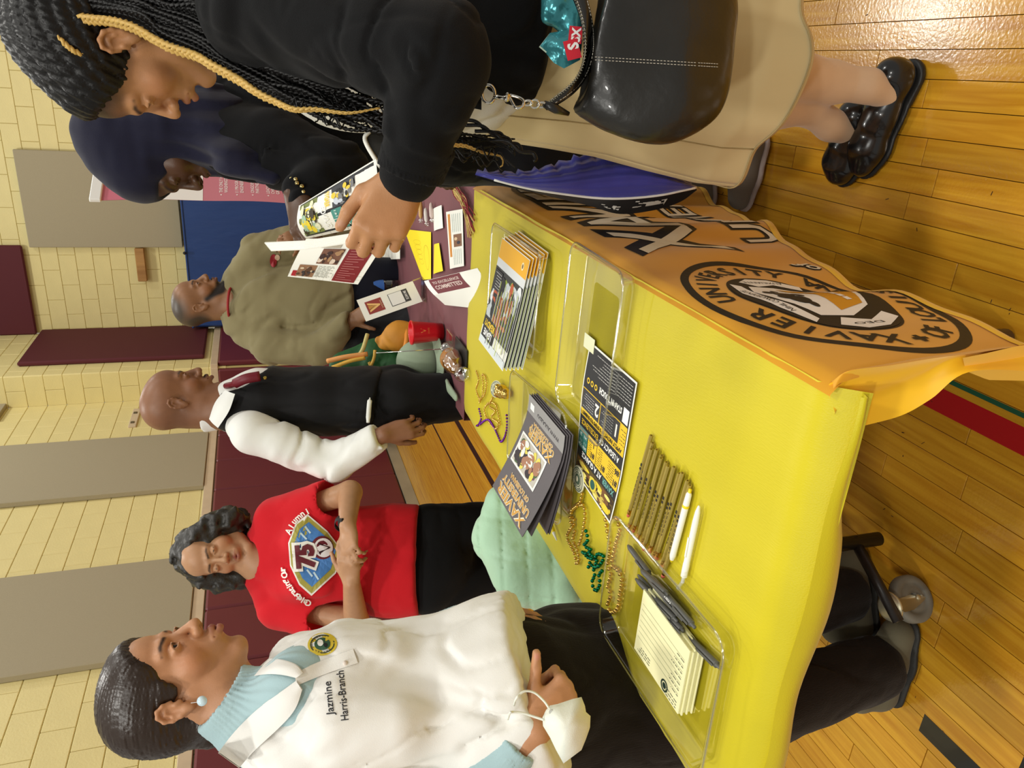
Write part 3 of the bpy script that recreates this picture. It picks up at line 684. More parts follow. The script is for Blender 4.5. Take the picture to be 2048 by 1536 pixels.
M_cloth = mat('satin_cloth', srgb(206, 190, 24), .42, spec=.35, sheen=.15, bump=.00035, bscale=500, stretch=(1, .15, 1), var=.04, vscale=9)
M_front = mat('satin_bounce_gold', srgb(226, 160, 34), .42, spec=.35, sheen=.15, var=.05, vscale=5)  # same yellow cloth, with warm bounce light painted into the front's colour
M_lit_edge = mat('satin_lit_edge', srgb(242, 190, 34), .4, spec=.35, sheen=.2)  # brighter copy of the cloth tone, light on the hanging edges painted in
def zbot(y): return float(np.interp(y, [.60, .72, .876, 1.067, 1.255, 1.72, 2.05, 2.25], [.42, .405, .39, .372, .335, .182, .09, .05]))
def crease(y, y0, w, a): return a*math.exp(-((y-y0)/w)**2)
def top_z(x, y):
    z = TZ
    z += crease(y, 1.47, .005, .0022)-crease(y, 1.485, .008, .001)+crease(y, 1.13+.12*(x+.7), .010, .0016)+crease(x, -.70+.02*math.sin(y*4), .006, .0018)+crease(y, 2.02, .006, .002)+crease(y, .80-.1*(x+.6), .012, .0014)
    z += .0012*math.sin(x*31+y*7)*math.sin(y*11-x*5)+.0008*math.sin(x*13-y*23)
    return z
def front(u, t):
    """u = distance along the table (world y), t = distance down from the edge; returns point and outward normal"""
    x = TX1+.003+.012*math.sin(min(t, .12)/.12*PI/2)+.012*t
    x += (.010*math.sin(u*9+1)+.006*math.sin(u*21+t*4)+.004*math.sin(u*37-t*6))*min(1, t/.25)
    if t < .02: x = TX1-.012+math.sqrt(max(0, .02**2-(.02-t)**2))*.9
    return np.array([x, u, TZ-t+.004*max(0, .03-t)/.03]), np.array([1.0, 0, .05])
root = empty('tablecloth', (-.69, 1.46, TZ), 'yellow satin tablecloth with a printed university seal and big outlined letters on its front', 'tablecloth')
b = MB(); N1, N2 = 70, 34
def topf(i, j):
    y = TY0-.03+(TY1+.012-TY0+.03)*i; x = TX0-.02+(TX1-TX0+.016)*j
    z = top_z(x, y)
    for d in (TX0+.006-x, TY0+.006-y): 
        if d > 0: z -= d*d*16+d*.6
    if x > TX1-.016: z -= (x-TX1+.016)**2*6
    if y > TY1-.01: z -= (y-TY1+.01)*.18
    if y > TY1-.06 and x > TX1-.05: x -= ((y-TY1+.06)**2+(x-TX1+.05)**2)*2.0
    return (x, y, z)
b.grid(topf, N1, N2)
def rollnear(i, j):                                    # short turned-under drop along the near edge
    x = TX0-.024+(TX1-TX0+.018)*i; a = j; k = .052*min(1, (1-i)*3+.15)+.006*math.sin(x*17)
    return (x, TY0-.030-.012*math.sin(a*PI*.9)+a*.016+.004*math.sin(x*23), top_z(x, TY0)-.022-a*k)
b.grid(rollnear, 40, 6)
def rollleft(i, j):
    y = TY0-.03+(TY1-TY0+.03)*i; a = j; k = .045+.012*math.sin(y*6)+.008*math.sin(y*17)
    return (TX0-.020-.009*math.sin(a*PI*.9)+a*.010+.003*math.sin(y*20), y, top_z(TX0, y)-.020-a*k)
b.grid(rollleft, 60, 6)
b.build('cloth_top', M_cloth, root, True)
b = MB(); b.grid(lambda i, j: front(TY0-.012+(TY1-TY0+.012)*i, j*(TZ-zbot(TY0+(TY1-TY0)*i)))[0], 90, 26); b.build('tinted_front', M_front, root, True)
b = MB(); b.grid(lambda i, j: front(TY0-.012+(TY1-TY0+.012)*i, (TZ-zbot(TY0+(TY1-TY0)*i))-.014+j*.018)[0]+np.array([.0015+.002*math.sin(j*PI), 0, 0]), 90, 3); b.build('hem', M_lit_edge, root, True)
# the loose corner that hangs off the near end
K0 = np.array([TX1-.002, TY0-.024, TZ-.012]); 
top_l = [np.array([-.312, .640, .735]), P(1700, 783, .80), P(1780, 770, .835), P(1870, 742, .87), P(1940, 722, .90), P(2075, 693, .955)]
bot_l = [np.array([-.385, .640, .712]), P(1700, 862, .835), P(1795, 836, .86), P(1862, 800, .885), P(1935, 742, .91), P(2075, 722, .955)]
for k_, (q, y_) in enumerate(zip(top_l, (.668, .650, .632, .618, .608, .60))): top_l[k_] = on_y(*[(1658, 768), (1700, 742), (1780, 731), (1870, 716), (1950, 706), (2075, 686)][k_], y_)
for k_, y_ in enumerate((.672, .664, .650, .636, .620, .605)): bot_l[k_] = on_y(*[(1655, 884), (1706, 858), (1800, 832), (1862, 798), (1938, 744), (2080, 742)][k_], y_)
tl, bl = smooth_path(top_l, 8), smooth_path(bot_l, 8)
def flap(i, j):
    k = i*(len(tl)-1); a, c = int(k), min(int(k)+1, len(tl)-1); f = k-a; p = (tl[a]*(1-f)+tl[c]*f)*(1-j)+(bl[a]*(1-f)+bl[c]*f)*j
    return p+np.array([0, 1, 0])*(.022*math.sin(j*PI)*math.sin(min(i*2.2, 1)*PI/2)-.012*math.exp(-((j-.42)/.14)**2)*(1-i))
b = MB(); b.grid(flap, 40, 12); b.build('hanging_corner', M_lit_edge, root, True)
br = [front(TY0-.012, t)[0] for t in np.linspace(.0, .40, 12)]
def bridge(i, j):
    k = j*(len(tl)-1)*.93; a, c = int(k), min(int(k)+1, len(tl)-1); f = k-a; q = tl[a]*(1-f)+tl[c]*f
    p0 = front(TY0-.012, min(max(0, TZ-q[2]), .40))[0]; return p0*(1-i)+q*i+np.array([.006*math.sin(i*PI), 0, 0])
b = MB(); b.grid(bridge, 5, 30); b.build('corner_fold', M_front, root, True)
tail = [on_y(1940, 722, .60), on_y(1985, 713, .60), on_y(2090, 688, .60)]; tail2 = [on_y(1945, 748, .63), on_y(1990, 766, .64), on_y(2090, 768, .64)]
b = MB(); b.grid(lambda i, j: np.array([np.interp(i, [0, .4, 1], [q[k] for q in tail])*(1-j)+np.interp(i, [0, .4, 1], [q[k] for q in tail2])*j for k in range(3)])+np.array([0, .01, 0]), 12, 6); b.build('hanging_tip', M_lit_edge, root, True)
nf0 = [on_y(1520, 1440, .645), on_y(1500, 1560, .645)]; nf1 = [on_y(1545, 1536, .640), on_y(1580, 1620, .640)]
b = MB(); b.grid(lambda i, j: (np.array([TX0-.02+.09*(1-i), .636, TZ-.045])*(1-j)+np.array([TX0-.03+.05*(1-i), .628, TZ-.26+.10*(1-i)])*j), 6, 6); b.build('hanging_corner', M_lit_edge, root, True)

# the print on the front: seal and lettering (sheet u = along the table, v = upwards from the edge)
INK = (28, 26, 24); WHT = (236, 226, 204); WH2 = (244, 238, 230)
def fs(u, v): return front(u, max(0.0, -v))
pr = Print(fs, .0006); su, sv, ra, rb = .945, -.186, .262, .172
pr.ring(su, sv, ra, rb, .018, INK, 0, 72, .7); pr.ring(su, sv, ra*.62, rb*.62, .012, INK, 0, 60, .7)
pr.disc(su, sv, ra*.60, rb*.60, INK, 1, 48)
def sh(pts): return [(su+a*ra*.6, sv+b_*rb*.6) for a, b_ in pts]
pr.poly(sh([(-.55, .45), (-.1, .62), (.35, .60), (.62, .42), (.60, -.05), (.40, -.50), (.0, -.86), (-.40, -.55), (-.60, -.05)]), WH2, 2)
pr.poly(sh([(-.48, .02), (.0, -.10), (.50, .04), (.36, -.46), (.0, -.76), (-.36, -.50)]), (214, 150, 36), 3)
pr.poly(sh([(-.95, .15), (-.80, .42), (-.62, .20), (-.72, -.20), (-.55, -.60), (-.70, -.70), (-.92, -.25)]), WH2, 2)
pr.poly(sh([(.95, .15), (.80, .42), (.64, .20), (.74, -.20), (.57, -.60), (.72, -.70), (.92, -.25)]), WH2, 2)
pr.poly(sh([(-.70, .70), (-.3, .86), (.3, .86), (.70, .70), (.62, .56), (0, .70), (-.62, .56)]), WH2, 2)
for a_, b_, r1, r2 in ((-.12, .33, .16, .14), (.14, .30, .14, .12), (.0, .44, .10, .08), (.30, .38, .08, .10), (-.30, .28, .08, .06), (.05, .16, .10, .05), (.36, .22, .06, .05)): pr.disc(su+a_*ra*.6, sv+b_*rb*.6, r1*ra*.6, r2*rb*.6, INK, 3, 14)
for k in range(5): pr.rect(su+(-.28+k*.10)*ra*.6, sv-.33*rb*.6, su+(-.20+k*.10)*ra*.6, sv-.42*rb*.6, WH2, 4, 1, 1)
pr.poly(sh([(.12, -.20), (.22, -.12), (.30, -.34), (.20, -.60), (.12, -.56), (.2, -.36)]), WH2, 4)
for q, (a_, b_, t_) in enumerate(((-.80, -.05, 'DEO'), (.80, -.05, 'AUXILIANTE'), (0, .755, 'NIHIL CONCEDENTE'))): pr.text(t_, su+a_*ra*.6, sv+b_*rb*.6, .010, INK, 3, rot=(PI/2 if q < 2 else 0), width=(.05, .08, .13)[q])
pr.arc('XAVIER UNIVERSITY', su, sv-.002, ra*.80, rb*.79, PI*.96, -PI*.20, .043, INK, 1, .025, asp=.74)
pr.arc('OF LOUISIANA', su, sv, ra*.81, rb*.81, PI*1.09, PI*1.74, .040, INK, 1, .025, inward=True, asp=.74)
pr.text('+', su-ra*.81, sv-rb*.06, .030, INK, 1, bold=.05)
def outlined(t, u, v, h, wd, rot=0, edge=.075):
    pr.text(t, u, v, h, INK, 1, rot, width=wd+h*.10, bold=edge); pr.text(t, u, v, h, WHT, 3, rot, width=wd, bold=.012)
outlined('XAVIER', 1.72, -.165, .19, .92); outlined('UNIVERSITY', 1.76, -.405, .085, .80)
outlined('of', 1.16, -.352, .034, .050, .2)
pr.build('seal_and_lettering', root)

# the neighbouring table under a maroon cloth
root = empty('folding_table', (-.7, 3.1, 0), 'second folding table beyond the yellow one, under the maroon cloth', 'table')
b = MB(); b.box((-.70, 2.95, .715), (.72, 1.25, .03), bev=.008); b.build('tabletop', mat('laminate', srgb(170, 160, 140), .5), root)
for x_ in (-1.0, -.4):
    for y_ in (2.5, 3.45): b = MB(); b.tube([(x_, y_, .70), (x_, y_, 0.004)], .015, 8); b.build('leg', M_black, root, True)
M_wine = mat('maroon_cloth', srgb(108, 40, 50), .62, sheen=.2, var=.05, vscale=6)
b = MB()
def wine(i, j):
    x = -1.10+.80*j; y = 2.262+1.36*i; z = .742+.0012*math.sin(x*23+y*5)+.0014*math.sin(y*9)
    return (x, y, z)
b.grid(wine, 30, 16); b.grid(lambda i, j: (-1.10-.01*math.sin(j*2)-.012*math.sin(i*22)*j, 2.262+1.36*i, .742-.45*j), 50, 8); b.grid(lambda i, j: (-.30+.012*j*math.sin(i*25), 2.262+1.36*i, .742-.5*j), 50, 8); b.grid(lambda i, j: (-1.10+.80*i, 3.622, .742-.5*j), 12, 6)
o = b.build('maroon_tablecloth', M_wine, None, True); tag(o, 'plain maroon tablecloth over the table beyond the yellow cloth', 'tablecloth')
# ------------------------------------------------------------------ things on the yellow table
def clear_mat(name, tint=(.96, .96, .94), base=.06, rough=.06):
    m = bpy.data.materials.new(name); m.use_nodes = True; nt = m.node_tree; nt.nodes.remove(nt.nodes['Principled BSDF']); L = nt.links.new
    t = nt.nodes.new('ShaderNodeBsdfTransparent'); t.inputs[0].default_value = (*tint, 1); g = nt.nodes.new('ShaderNodeBsdfGlossy'); g.inputs['Roughness'].default_value = rough; g.inputs['Color'].default_value = (1, 1, .96, 1)
    lw = nt.nodes.new('ShaderNodeLayerWeight'); lw.inputs['Blend'].default_value = .28; mr = nt.nodes.new('ShaderNodeMapRange'); mr.inputs['To Min'].default_value = base; mr.inputs['To Max'].default_value = .75
    mx = nt.nodes.new('ShaderNodeMixShader'); L(lw.outputs['Facing'], mr.inputs['Value']); L(mr.outputs['Result'], mx.inputs[0]); L(t.outputs[0], mx.inputs[1]); L(g.outputs[0], mx.inputs[2]); L(mx.outputs[0], nt.nodes['Material Output'].inputs[0]); return m
M_clear = clear_mat('clear_plastic'); T1 = TZ+.0035
def rrect(w_, d_, r, n=5):
    out = []
    for cx, cy, a0 in ((w_/2-r, d_/2-r, 0), (-w_/2+r, d_/2-r, PI/2), (-w_/2+r, -d_/2+r, PI), (w_/2-r, -d_/2+r, 1.5*PI)):
        for k in range(n+1): a = a0+PI/2*k/n; out.append((cx+r*math.cos(a), cy+r*math.sin(a)))
    return out
def tray(c, w_, d_, rot, label, h=.034):
    ca, sa = math.cos(rot), math.sin(rot); z0 = T1
    prof = [(-.016, .0018, .018), (-.010, .0004, .02), (-.006, .003, .022), (-.002, h-.004, .026), (.004, h, .030), (.007, h-.001, .033), (.0075, h-.005, .034)]
    b = MB(); V = []; F = []; rings = [(-.060, .0012, .012), (-.020, .0012, .016)]+prof; n = None
    for off, z, r in rings:
        q = rrect(w_+2*off, d_+2*off, r); n = len(q); V += [(c[0]+x*ca-y*sa, c[1]+x*sa+y*ca, z0+z) for x, y in q]
    for i in range(len(rings)-1): F += [[i*n+k, i*n+(k+1) % n, (i+1)*n+(k+1) % n, (i+1)*n+k] for k in range(n)]
    F.append(list(range(n))); b.add(V, F); o = b.build('clear_tray', M_clear, None, True); tag(o, label, 'tray')
    q = rrect(w_+.014, d_+.014, .033); r_ = MB(); r_.tube([(c[0]+x*ca-y*sa, c[1]+x*sa+y*ca, z0+h-.002) for x, y in q], .0013, 6, closed=True); r_.build('rim', clear_mat('clear_edge', (.9, .9, .84), .35, .1) if 'clear_edge' not in bpy.data.materials else bpy.data.materials['clear_edge'], o, True)
    return o
tray((-.488, 1.742), .245, .370, .0, 'clear plastic tray holding the fanned stack of brochures')
tray((-.470, 1.272), .335, .235, -.03, 'empty clear plastic tray overlapping the fact sheet, nearest the cloth front')
tray((-.800, 1.500), .250, .370, .10, 'clear plastic tray holding the dark grey folders')
tray((-.856, .885), .250, .365, .03, 'clear plastic tray holding the cream notepad and grey pens')
M_paper = mat('paper', srgb(244, 243, 232), .55)
def sheet_fn(o, u, v, w_, h_, bend):
    o, u, v = np.array(o, float), n3(u), n3(v); n = np.cross(u, v)
    def S(a, c): return o+u*a+v*c+n*bend(a/w_, c/h_), n
    return S
def sheet(name, S, w_, h_, m, parent=None, nu=6, nv=8, th=.0004):
    b = MB(); b.grid(lambda i, j: S(i*w_, j*h_)[0], nu, nv); b.grid(lambda i, j: S((1-i)*w_, j*h_)[0]-np.array([0, 0, th]), nu, nv); return b.build(name, m, parent, True)
BK = (36, 36, 38); YL = (238, 196, 40); TL = (70, 138, 128); 
# fact sheet
S = sheet_fn((-.487, 1.103, T1+.0006), (0.02, 1, 0), (-1, .05, 0), .210, .302, lambda a, c: .002+.030*max(0, c-.62)**1.6*(1.2-a)+.004*math.sin(c*5)*a)
o = sheet('fact_sheet', S, .210, .302, M_paper); tag(o, 'glossy black and yellow fact sheet titled Xavier at a glance on the yellow cloth', 'paper')
pr = Print(S); W_, H_ = .210, .302
pr.rect(.004, .004, W_-.004, H_-.004, BK, 0)
pr.photo(.006, .255, W_-.006, H_-.006, [(92, 74, 30), (236, 208, 50), (60, 40, 22), (204, 180, 80), (240, 226, 120), (120, 80, 40)], 1, 5, 46); pr.disc(.105, .276, .019, .015, (220, 200, 60), 6, 20); pr.disc(.105, .276, .012, .010, (40, 90, 80), 7, 16)
pr.text('XAVIER', .042, .2435, .0125, (110, 170, 160), 2, bold=.03, width=.056); pr.text('AT A GLANCE', .128, .2435, .0125, (246, 246, 240), 2, bold=.03, width=.104)
for a, c, e, f, col in ((.006, .186, .112, .234, YL), (.114, .186, .158, .234, YL), (.160, .186, .204, .234, TL)): pr.rect(a, c, e, f, col, 1)
for t, a, c in (('#1', .018, .222), ('#1', .075, .222), ('#6', .018, .198), ('#1', .128, .222), ('1', .128, .198)): pr.text(t, a, c, .013, BK, 3, bold=.03)
for q, (a, c, e, f) in enumerate(((.030, .190, .060, .230), (.086, .190, .110, .230), (.138, .190, .156, .230))): pr.lines(a, c, e, f, 8, BK, 3, .001, True, q+4)
for a in (.161, .183):
    for c in (.188, .212): pr.rect(a, c, a+.020, c+.021, (66, 132, 122), 2); pr.text(('14:1', '$400', '23', 'TOP')[(a > .17)*2+(c > .2)], a+.010, c+.014, .007, (236, 244, 238), 3, bold=.02); pr.lines(a+.002, c+.001, a+.018, c+.008, 2, (200, 226, 216), 3, .0008, True, 7)
pr.text('A LEGACY OF', .062, .172, .0125, (246, 246, 240), 2, bold=.03, width=.088); pr.text('EXCELLENCE', .155, .172, .0125, YL, 2, bold=.03, width=.082)
pr.rect(.006, .096, .204, .158, YL, 1); pr.text('APPLY NOW', .050, .150, .009, BK, 3, bold=.03); pr.text('3 STEPS TO SUBMIT', .150, .150, .008, BK, 3, bold=.03, width=.09)
pr.rect(.034, .098, .118, .142, (52, 52, 56), 2); pr.rect(.121, .098, .203, .142, (52, 52, 56), 2); pr.text('1', .046, .120, .026, WH2, 3, bold=.03); pr.text('2', .133, .120, .026, WH2, 3, bold=.03)
pr.lines(.060, .104, .114, .138, 6, (210, 210, 206), 3, .001, True, 11); pr.lines(.147, .104, .198, .138, 6, (210, 210, 206), 3, .001, True, 12); pr.lines(.008, .104, .030, .140, 5, BK, 3, .001, True, 13)
pr.rect(.008, .062, .030, .092, (246, 246, 240), 2); pr.text('STAY IN TOUCH!', .085, .074, .0125, (246, 246, 240), 2, bold=.04, width=.098)
for k in range(3): pr.disc(.150+k*.018, .076, .0065, .0065, YL, 2, 16); pr.disc(.150+k*.018, .076, .0035, .0035, BK, 3, 10)
pr.lines(.010, .010, .200, .055, 7, (206, 206, 200), 2, .0012, True, 17)
pr.build('print', o)
cp = MB(); cp.box((-.487, 1.315, T1+.004), (.03, .05, .0006)); tag(cp.build('label_card', mat('pale_label', srgb(226, 228, 190), .6)), 'small blank pale label lying at the end of the fact sheet', 'label')
# dark grey folders, curling up over the back wall of their tray
M_fold = mat('folder_grey', srgb(92, 86, 88), .5, bump=.0002, bscale=300)
for q in range(4):
    w_, h_ = .226, .292; dz = .004+.0035*q; ins = .006*(3-q)
    def S(a, c, dz=dz, ins=ins, q=q):
        t = c/h_; x = -.684-.238*t+ins*.5; z = T1+.028+dz+.095*max(0, t-.15)**1.35*(.4 if q < 2 else (.8 if q == 2 else 1)); return np.array([x, 1.288+a-ins*.3+.012*q*(.3), z]), n3(np.array([.28*t, 0, 1]))
    o = sheet('grey_folder', S, w_, h_, M_fold, th=.0012)
    tag(o, ['dark grey folder at the bottom of the stack in the tray', 'dark grey folder second from the bottom of the stack in the tray', 'dark grey folder just under the topmost one in the tray', 'topmost dark grey university folder, its cover curling up out of the tray'][q], 'folder', 'grey folders in the clear tray')
    if q == 3:
        pr = Print(S, .0005); pr.rect(0, 0, w_, .058, (148, 146, 144), 0); pr.text('WWW.XULA.EDU', .095, .034, .0145, (60, 58, 62), 1, bold=.02, width=.135)
        pr.rect(.185, .018, .210, .044, (240, 240, 236), 1); pr.rect(.052, .108, .212, .196, (240, 240, 234), 1)
        pr.photo(.060, .114, .206, .190, [(196, 190, 176), (110, 60, 96), (228, 214, 90), (236, 236, 230), (70, 96, 56), (46, 34, 40), (170, 120, 90)], 2, 21, 60)
        for t_, y_, hh, wd in (('XAVIER', .272, .024, .180), ('UNIVERSITY', .244, .018, .176), ('OF LOUISIANA', .222, .012, .120)):
            pr.text(t_, .112, y_, hh, (240, 232, 206), 1, bold=.06, width=wd+.004); pr.text(t_, .112, y_, hh, (214, 158, 62), 3, bold=.012, width=wd)
        for t_, y_, hh, wd in (('XAVIER', .094, .020, .150), ('UNIVERSITY', .076, .012, .150), ('OF LOUISIANA', .064, .008, .12)):
            pr.text(t_, .112, y_, hh, (240, 232, 206), 1, bold=.05, width=wd+.003); pr.text(t_, .112, y_, hh, (222, 170, 70), 3, bold=.01, width=wd)
        pr.build('print', o)
# fanned brochures
for q in range(6):
    w_, h_ = .218, .284; k_ = q/5
    S = sheet_fn((-.372-.003*q+.010*(1-k_), 1.575+.030*k_, T1+.006+.0042*q), (.03, 1, 0), (-1, .03+.035*(q-2)*.5, .11), w_, h_, lambda a, c, q=q: .002*q+.010*c*c)
    o = sheet('brochure', S, w_, h_, M_paper); tag(o, 'student brochure fanned in the tray, %s' % ['lowest of the stack', 'second from the bottom', 'third from the bottom', 'third from the top', 'second from the top', 'topmost, reading Leave ready'][q], 'brochure', 'fanned brochures in the clear tray')
    pr = Print(S, .0004); pr.rect(.002, .002, w_-.002, .050, (240, 178, 36), 0); pr.rect(.002, .050, w_-.002, .072, (222, 226, 226), 0)
    pr.disc(.036, .026, .008, .010, (248, 236, 190), 1, 12); pr.disc(.036, .026, .004, .006, (120, 90, 30), 2, 10)
    if q == 5:
        pr.photo(.002, .072, w_-.002, .236, [(52, 52, 50), (150, 170, 60), (232, 236, 236), (30, 30, 32), (120, 124, 126), (196, 204, 206), (190, 90, 50)], 1, 31, 90)
        pr.rect(.150, .078, .210, .130, (40, 40, 42), 5); pr.lines(.154, .082, .206, .126, 6, (220, 220, 214), 6, .0016, True, 3)
        pr.rect(.112, .206, .206, .262, (30, 30, 30), 5); pr.text('LEAVE', .158, .246, .017, (244, 244, 240), 6, bold=.04); pr.text('READY?', .158, .222, .017, (240, 200, 40), 6, bold=.04)
        rr_ = random.Random(8)
        for k in range(26): a = .006+k*.0062; pr.rect(a, .09+rr_.random()*.05, a+.0022, .235+rr_.random()*.04, [(236, 240, 240), (60, 60, 60), (206, 220, 90)][k % 3], 5, 1, 6)
        pr.rect(.002, .262, w_-.002, h_-.002, (214, 222, 222), 2)
    else: pr.rect(.002, .072, w_-.002, h_-.002, (150, 156, 150), 1); [pr.rect(.004+.008*k, .075, .007+.008*k, h_-.004, (70, 74, 66) if k % 2 else (214, 222, 140), 2, 1, 5) for k in range(26)]
    pr.build('print', o)
# loose things: pencils, pens
M_gold = mat('gold_pencil', srgb(176, 156, 78), .3, .35, bump=.0002, bscale=200); M_ferr = mat('brass_ferrule', srgb(226, 180, 100), .22, 1); M_eras = mat('pink_eraser', srgb(214, 104, 84), .7); M_lead = mat('pencil_end', srgb(70, 40, 24), .6)
def along(p, q): return n3(np.asarray(q)-np.asarray(p))
def pencil(a, c, label, group, tw=0):
    a, c = np.array(a), np.array(c); d = along(a, c); A = frame(d); r = empty('pencil', a, label, 'pencil', group); L_ = np.linalg.norm(c-a)
    b = MB(); b.lathe(a, [(0, 0), (.0012, 0), (.0036, 0), (.0036, L_-.018), (.0034, L_-.018)], 6, A); b.build('barrel', M_gold, r)
    b = MB(); b.lathe(a, [(0, -.0002), (.0013, -.0002), (.0013, .0001)], 8, A); b.build('lead', M_lead, r)
    b = MB(); b.lathe(a+d*(L_-.018), [(.0037, 0), (.0038, .003), (.0034, .004), (.0038, .005), (.0038, .008), (.0034, .009), (.0037, .011)], 10, A); b.build('ferrule', M_ferr, r, True)
    b = MB(); b.lathe(a+d*(L_-.008), [(.0035, 0), (.0036, .005), (.0026, .0078), (0, .008)], 10, A); b.build('eraser', M_eras, r, True)
    up = np.array([0, 0, 1.0]); S_ = lambda u, v: (a+d*(.03+u)+np.cross(up, d)*v+up*.0037, up); pr = Print(S_, .0001); pr.rect(.032, -.0022, .038, .0022, INK, 0, 1, 1); pr.rect(.041, -.0022, .046, .0022, INK, 0, 1, 1); pr.lines(.052, -.0012, .105, .0012, 1, INK, 0, .0011, False, 3); pr.build('imprint', r)
rq = random.Random(12); n_ = 17
for k in range(n_):
    t = k/(n_-1); y0 = 1.030-.136*t; lift = .0037+(.0062 if k in (2, 4, 6, 9, 11, 14) else 0)+.0006
    st = -.563-.004*(k % 3)+rq.uniform(-.010, .010)+(.010 if k in (0, 2) else 0)
    pencil((st, y0-.003, T1+lift), (st-.186, y0+.034-.006*t+rq.uniform(-.002, .002), T1+lift), ['outermost', 'second', 'third', 'fourth', 'fifth', 'sixth', 'seventh', 'eighth', 'middle', 'tenth', 'eleventh', 'twelfth', 'thirteenth', 'fourteenth', 'fifteenth', 'sixteenth', 'last'][k]+' gold pencil with pink eraser in the packed row, counting from the fact sheet', 'gold pencils in the row')
pencil((-.584, .888, T1+.0042), (-.772, .922, T1+.0042), 'gold pencil lying apart beside the row, next to the yellow-ended pen', None)
M_white = mat('white_plastic', srgb(244, 244, 236), .3); M_yel = mat('yellow_plastic', srgb(246, 220, 40), .3); M_gry = mat('grey_plastic', srgb(92, 92, 88), .38)
def pen(a, c, label, prof, parts, group=None):
    a, c = np.array(a), np.array(c); d = along(a, c); A = frame(d); L_ = np.linalg.norm(c-a); r = empty('pen', a, label, 'pen', group)
    for nm, m_, pf in parts: b = MB(); b.lathe(a, [(x, z*L_) for x, z in pf], 12, A); b.build(nm, m_, r, True)
    return r, A, L_
pen((-.578, .886, T1+.006), (-.728, .903, T1+.006), 'white ballpoint pen with yellow button and tip beside the pencils', None,
    [('button', M_yel, [(0, 0), (.0026, .004), (.0028, .05), (.0028, .055)]), ('barrel', M_white, [(.003, .045), (.0048, .07), (.0054, .2), (.0054, .9), (.0036, .955)]), ('band', M_yel, [(.0056, .205), (.0058, .21), (.0058, .235), (.0056, .24)]), ('tip', M_yel, [(.0037, .95), (.0014, .99), (0, 1)])])
r_, A_, L_ = pen((-.590, .856, T1+.006), (-.740, .862, T1+.006), 'plain white ballpoint pen nearest the cloth edge', None,
    [('barrel', M_white, [(0, 0), (.002, .01), (.0042, .08), (.0052, .2), (.0052, .72), (.0056, .73), (.0056, .90)]), ('button', M_white, [(.0056, .90), (.003, .91), (.003, .985), (0, .99)])])
b = MB(); b.box((-.668, .8592, T1+.0120), (.036, .0036, .0012)); b.build('clip', M_white, r_)
spots = [((1260, 1096), (1296, 1144)), ((1300, 1150), (1392, 1258)), ((1284, 1138), (1372, 1240)), ((1278, 1152), (1356, 1246)), ((1276, 1162), (1350, 1238)), ((1282, 1140), (1336, 1190)), ((1316, 1210), (1364, 1260)), ((1362, 1258), (1418, 1314)), ((1290, 1150), (1384, 1252))]
names = ['grey pen lying alone against the back wall of the notepad tray', 'grey pen on top of the heap, with white lettering on its barrel', 'grey pen in the middle of the heap in the notepad tray', 'grey pen half under the others, beside the cream notepad', 'grey pen at the left of the heap, its clip on the notepad', 'short grey pen end poking out of the heap towards the pencils', 'grey pen crossing the notepad corner', 'grey pen nearest the tray corner, apart from the heap', 'grey pen buried lowest in the heap in the notepad tray']
for k, (p1, p2) in enumerate(spots):
    z = T1+.008+(.009 if k in (1, 4, 6) else 0)+(.003*k if k in (2, 5) else 0); a = on_z(*p1, z); c = on_z(*p2, z); d = n3(c-a)
    m_ = (a+c)/2; L0 = .148 if k not in (0, 5, 6) else max(.09, np.linalg.norm(c-a)); a = m_-d*L0/2; c = m_+d*L0/2
    r_, A_, L_ = pen(a, c, names[k], None, [('barrel', M_gry, [(0, 0), (.0022, .01), (.0048, .10), (.0052, .2), (.0052, .60), (.0056, .61), (.0056, .92)]), ('button', M_gry, [(.0056, .92), (.003, .925), (.003, .985), (0, .99)])], 'grey pens in the clear tray')
    b = MB(); cc_ = a+d*L_*.76+np.array([0, 0, .0075]); b.box(cc_, (.0042, .0016, .046), [n3(np.cross(d, [0, 0, 1])), np.array([0, 0, 1.0]), d], bev=.0005); b.build('clip', M_gry, r_)
    if k == 1:
        up = np.array([0, 0, 1.0]); sd = np.cross(up, d); S_ = lambda u, v, a=a, d=d, sd=sd: (a+d*(.05+u)+sd*v+up*.0057, up); pr = Print(S_, .0001); pr.text('XULA.EDU', .012, 0, .005, (240, 240, 238), 0, bold=.02, width=.036); pr.build('imprint', r_)
# notepads: a block of cream slips
NU, NV = np.array([0, 1.0, 0]), np.array([-1, 0, 0.0]); rp = empty('notepad', (-.87, .86, T1), 'thick cream notepad of information slips with torn corner in the tray', 'notepad')
M_cream = mat('cream_slip', srgb(244, 240, 190), .6)
for k in range(9):
    x0, y0 = -.806+.0016*((k*7) % 3), .778+.002*((k*5) % 3)
    b = MB(); b.box((x0-.064, y0+.078, T1+.0035+.0030*k), (.128, .156, .0028), bev=.0004); b.build('slip_bundle', M_cream, rp)
zt = T1+.0035+.003*8+.0015
S = lambda u, v: (np.array([-.808-v, .780+u, zt]), np.array([0, 0, 1.0])); pr = Print(S, .0002)
G_ = (90, 96, 80)
for k in range(7): pr.rect(.008, .020+k*.0115, .150, .0206+k*.0115, (150, 156, 120), 0, 1, 1); pr.lines(.008, .022+k*.0115, .030+.006*(k % 3), .026+k*.0115, 1, G_, 1, .0014, False, k+2)
pr.lines(.008, .103, .060, .121, 3, G_, 1, .0014, True, 5); pr.lines(.100, .100, .148, .116, 3, G_, 1, .0014, True, 6)
pr.ring(.048, .108, .011, .011, .003, (40, 60, 50), 2, 24); pr.disc(.048, .108, .0055, .0055, (40, 60, 50), 2, 12); pr.build('print', rp)
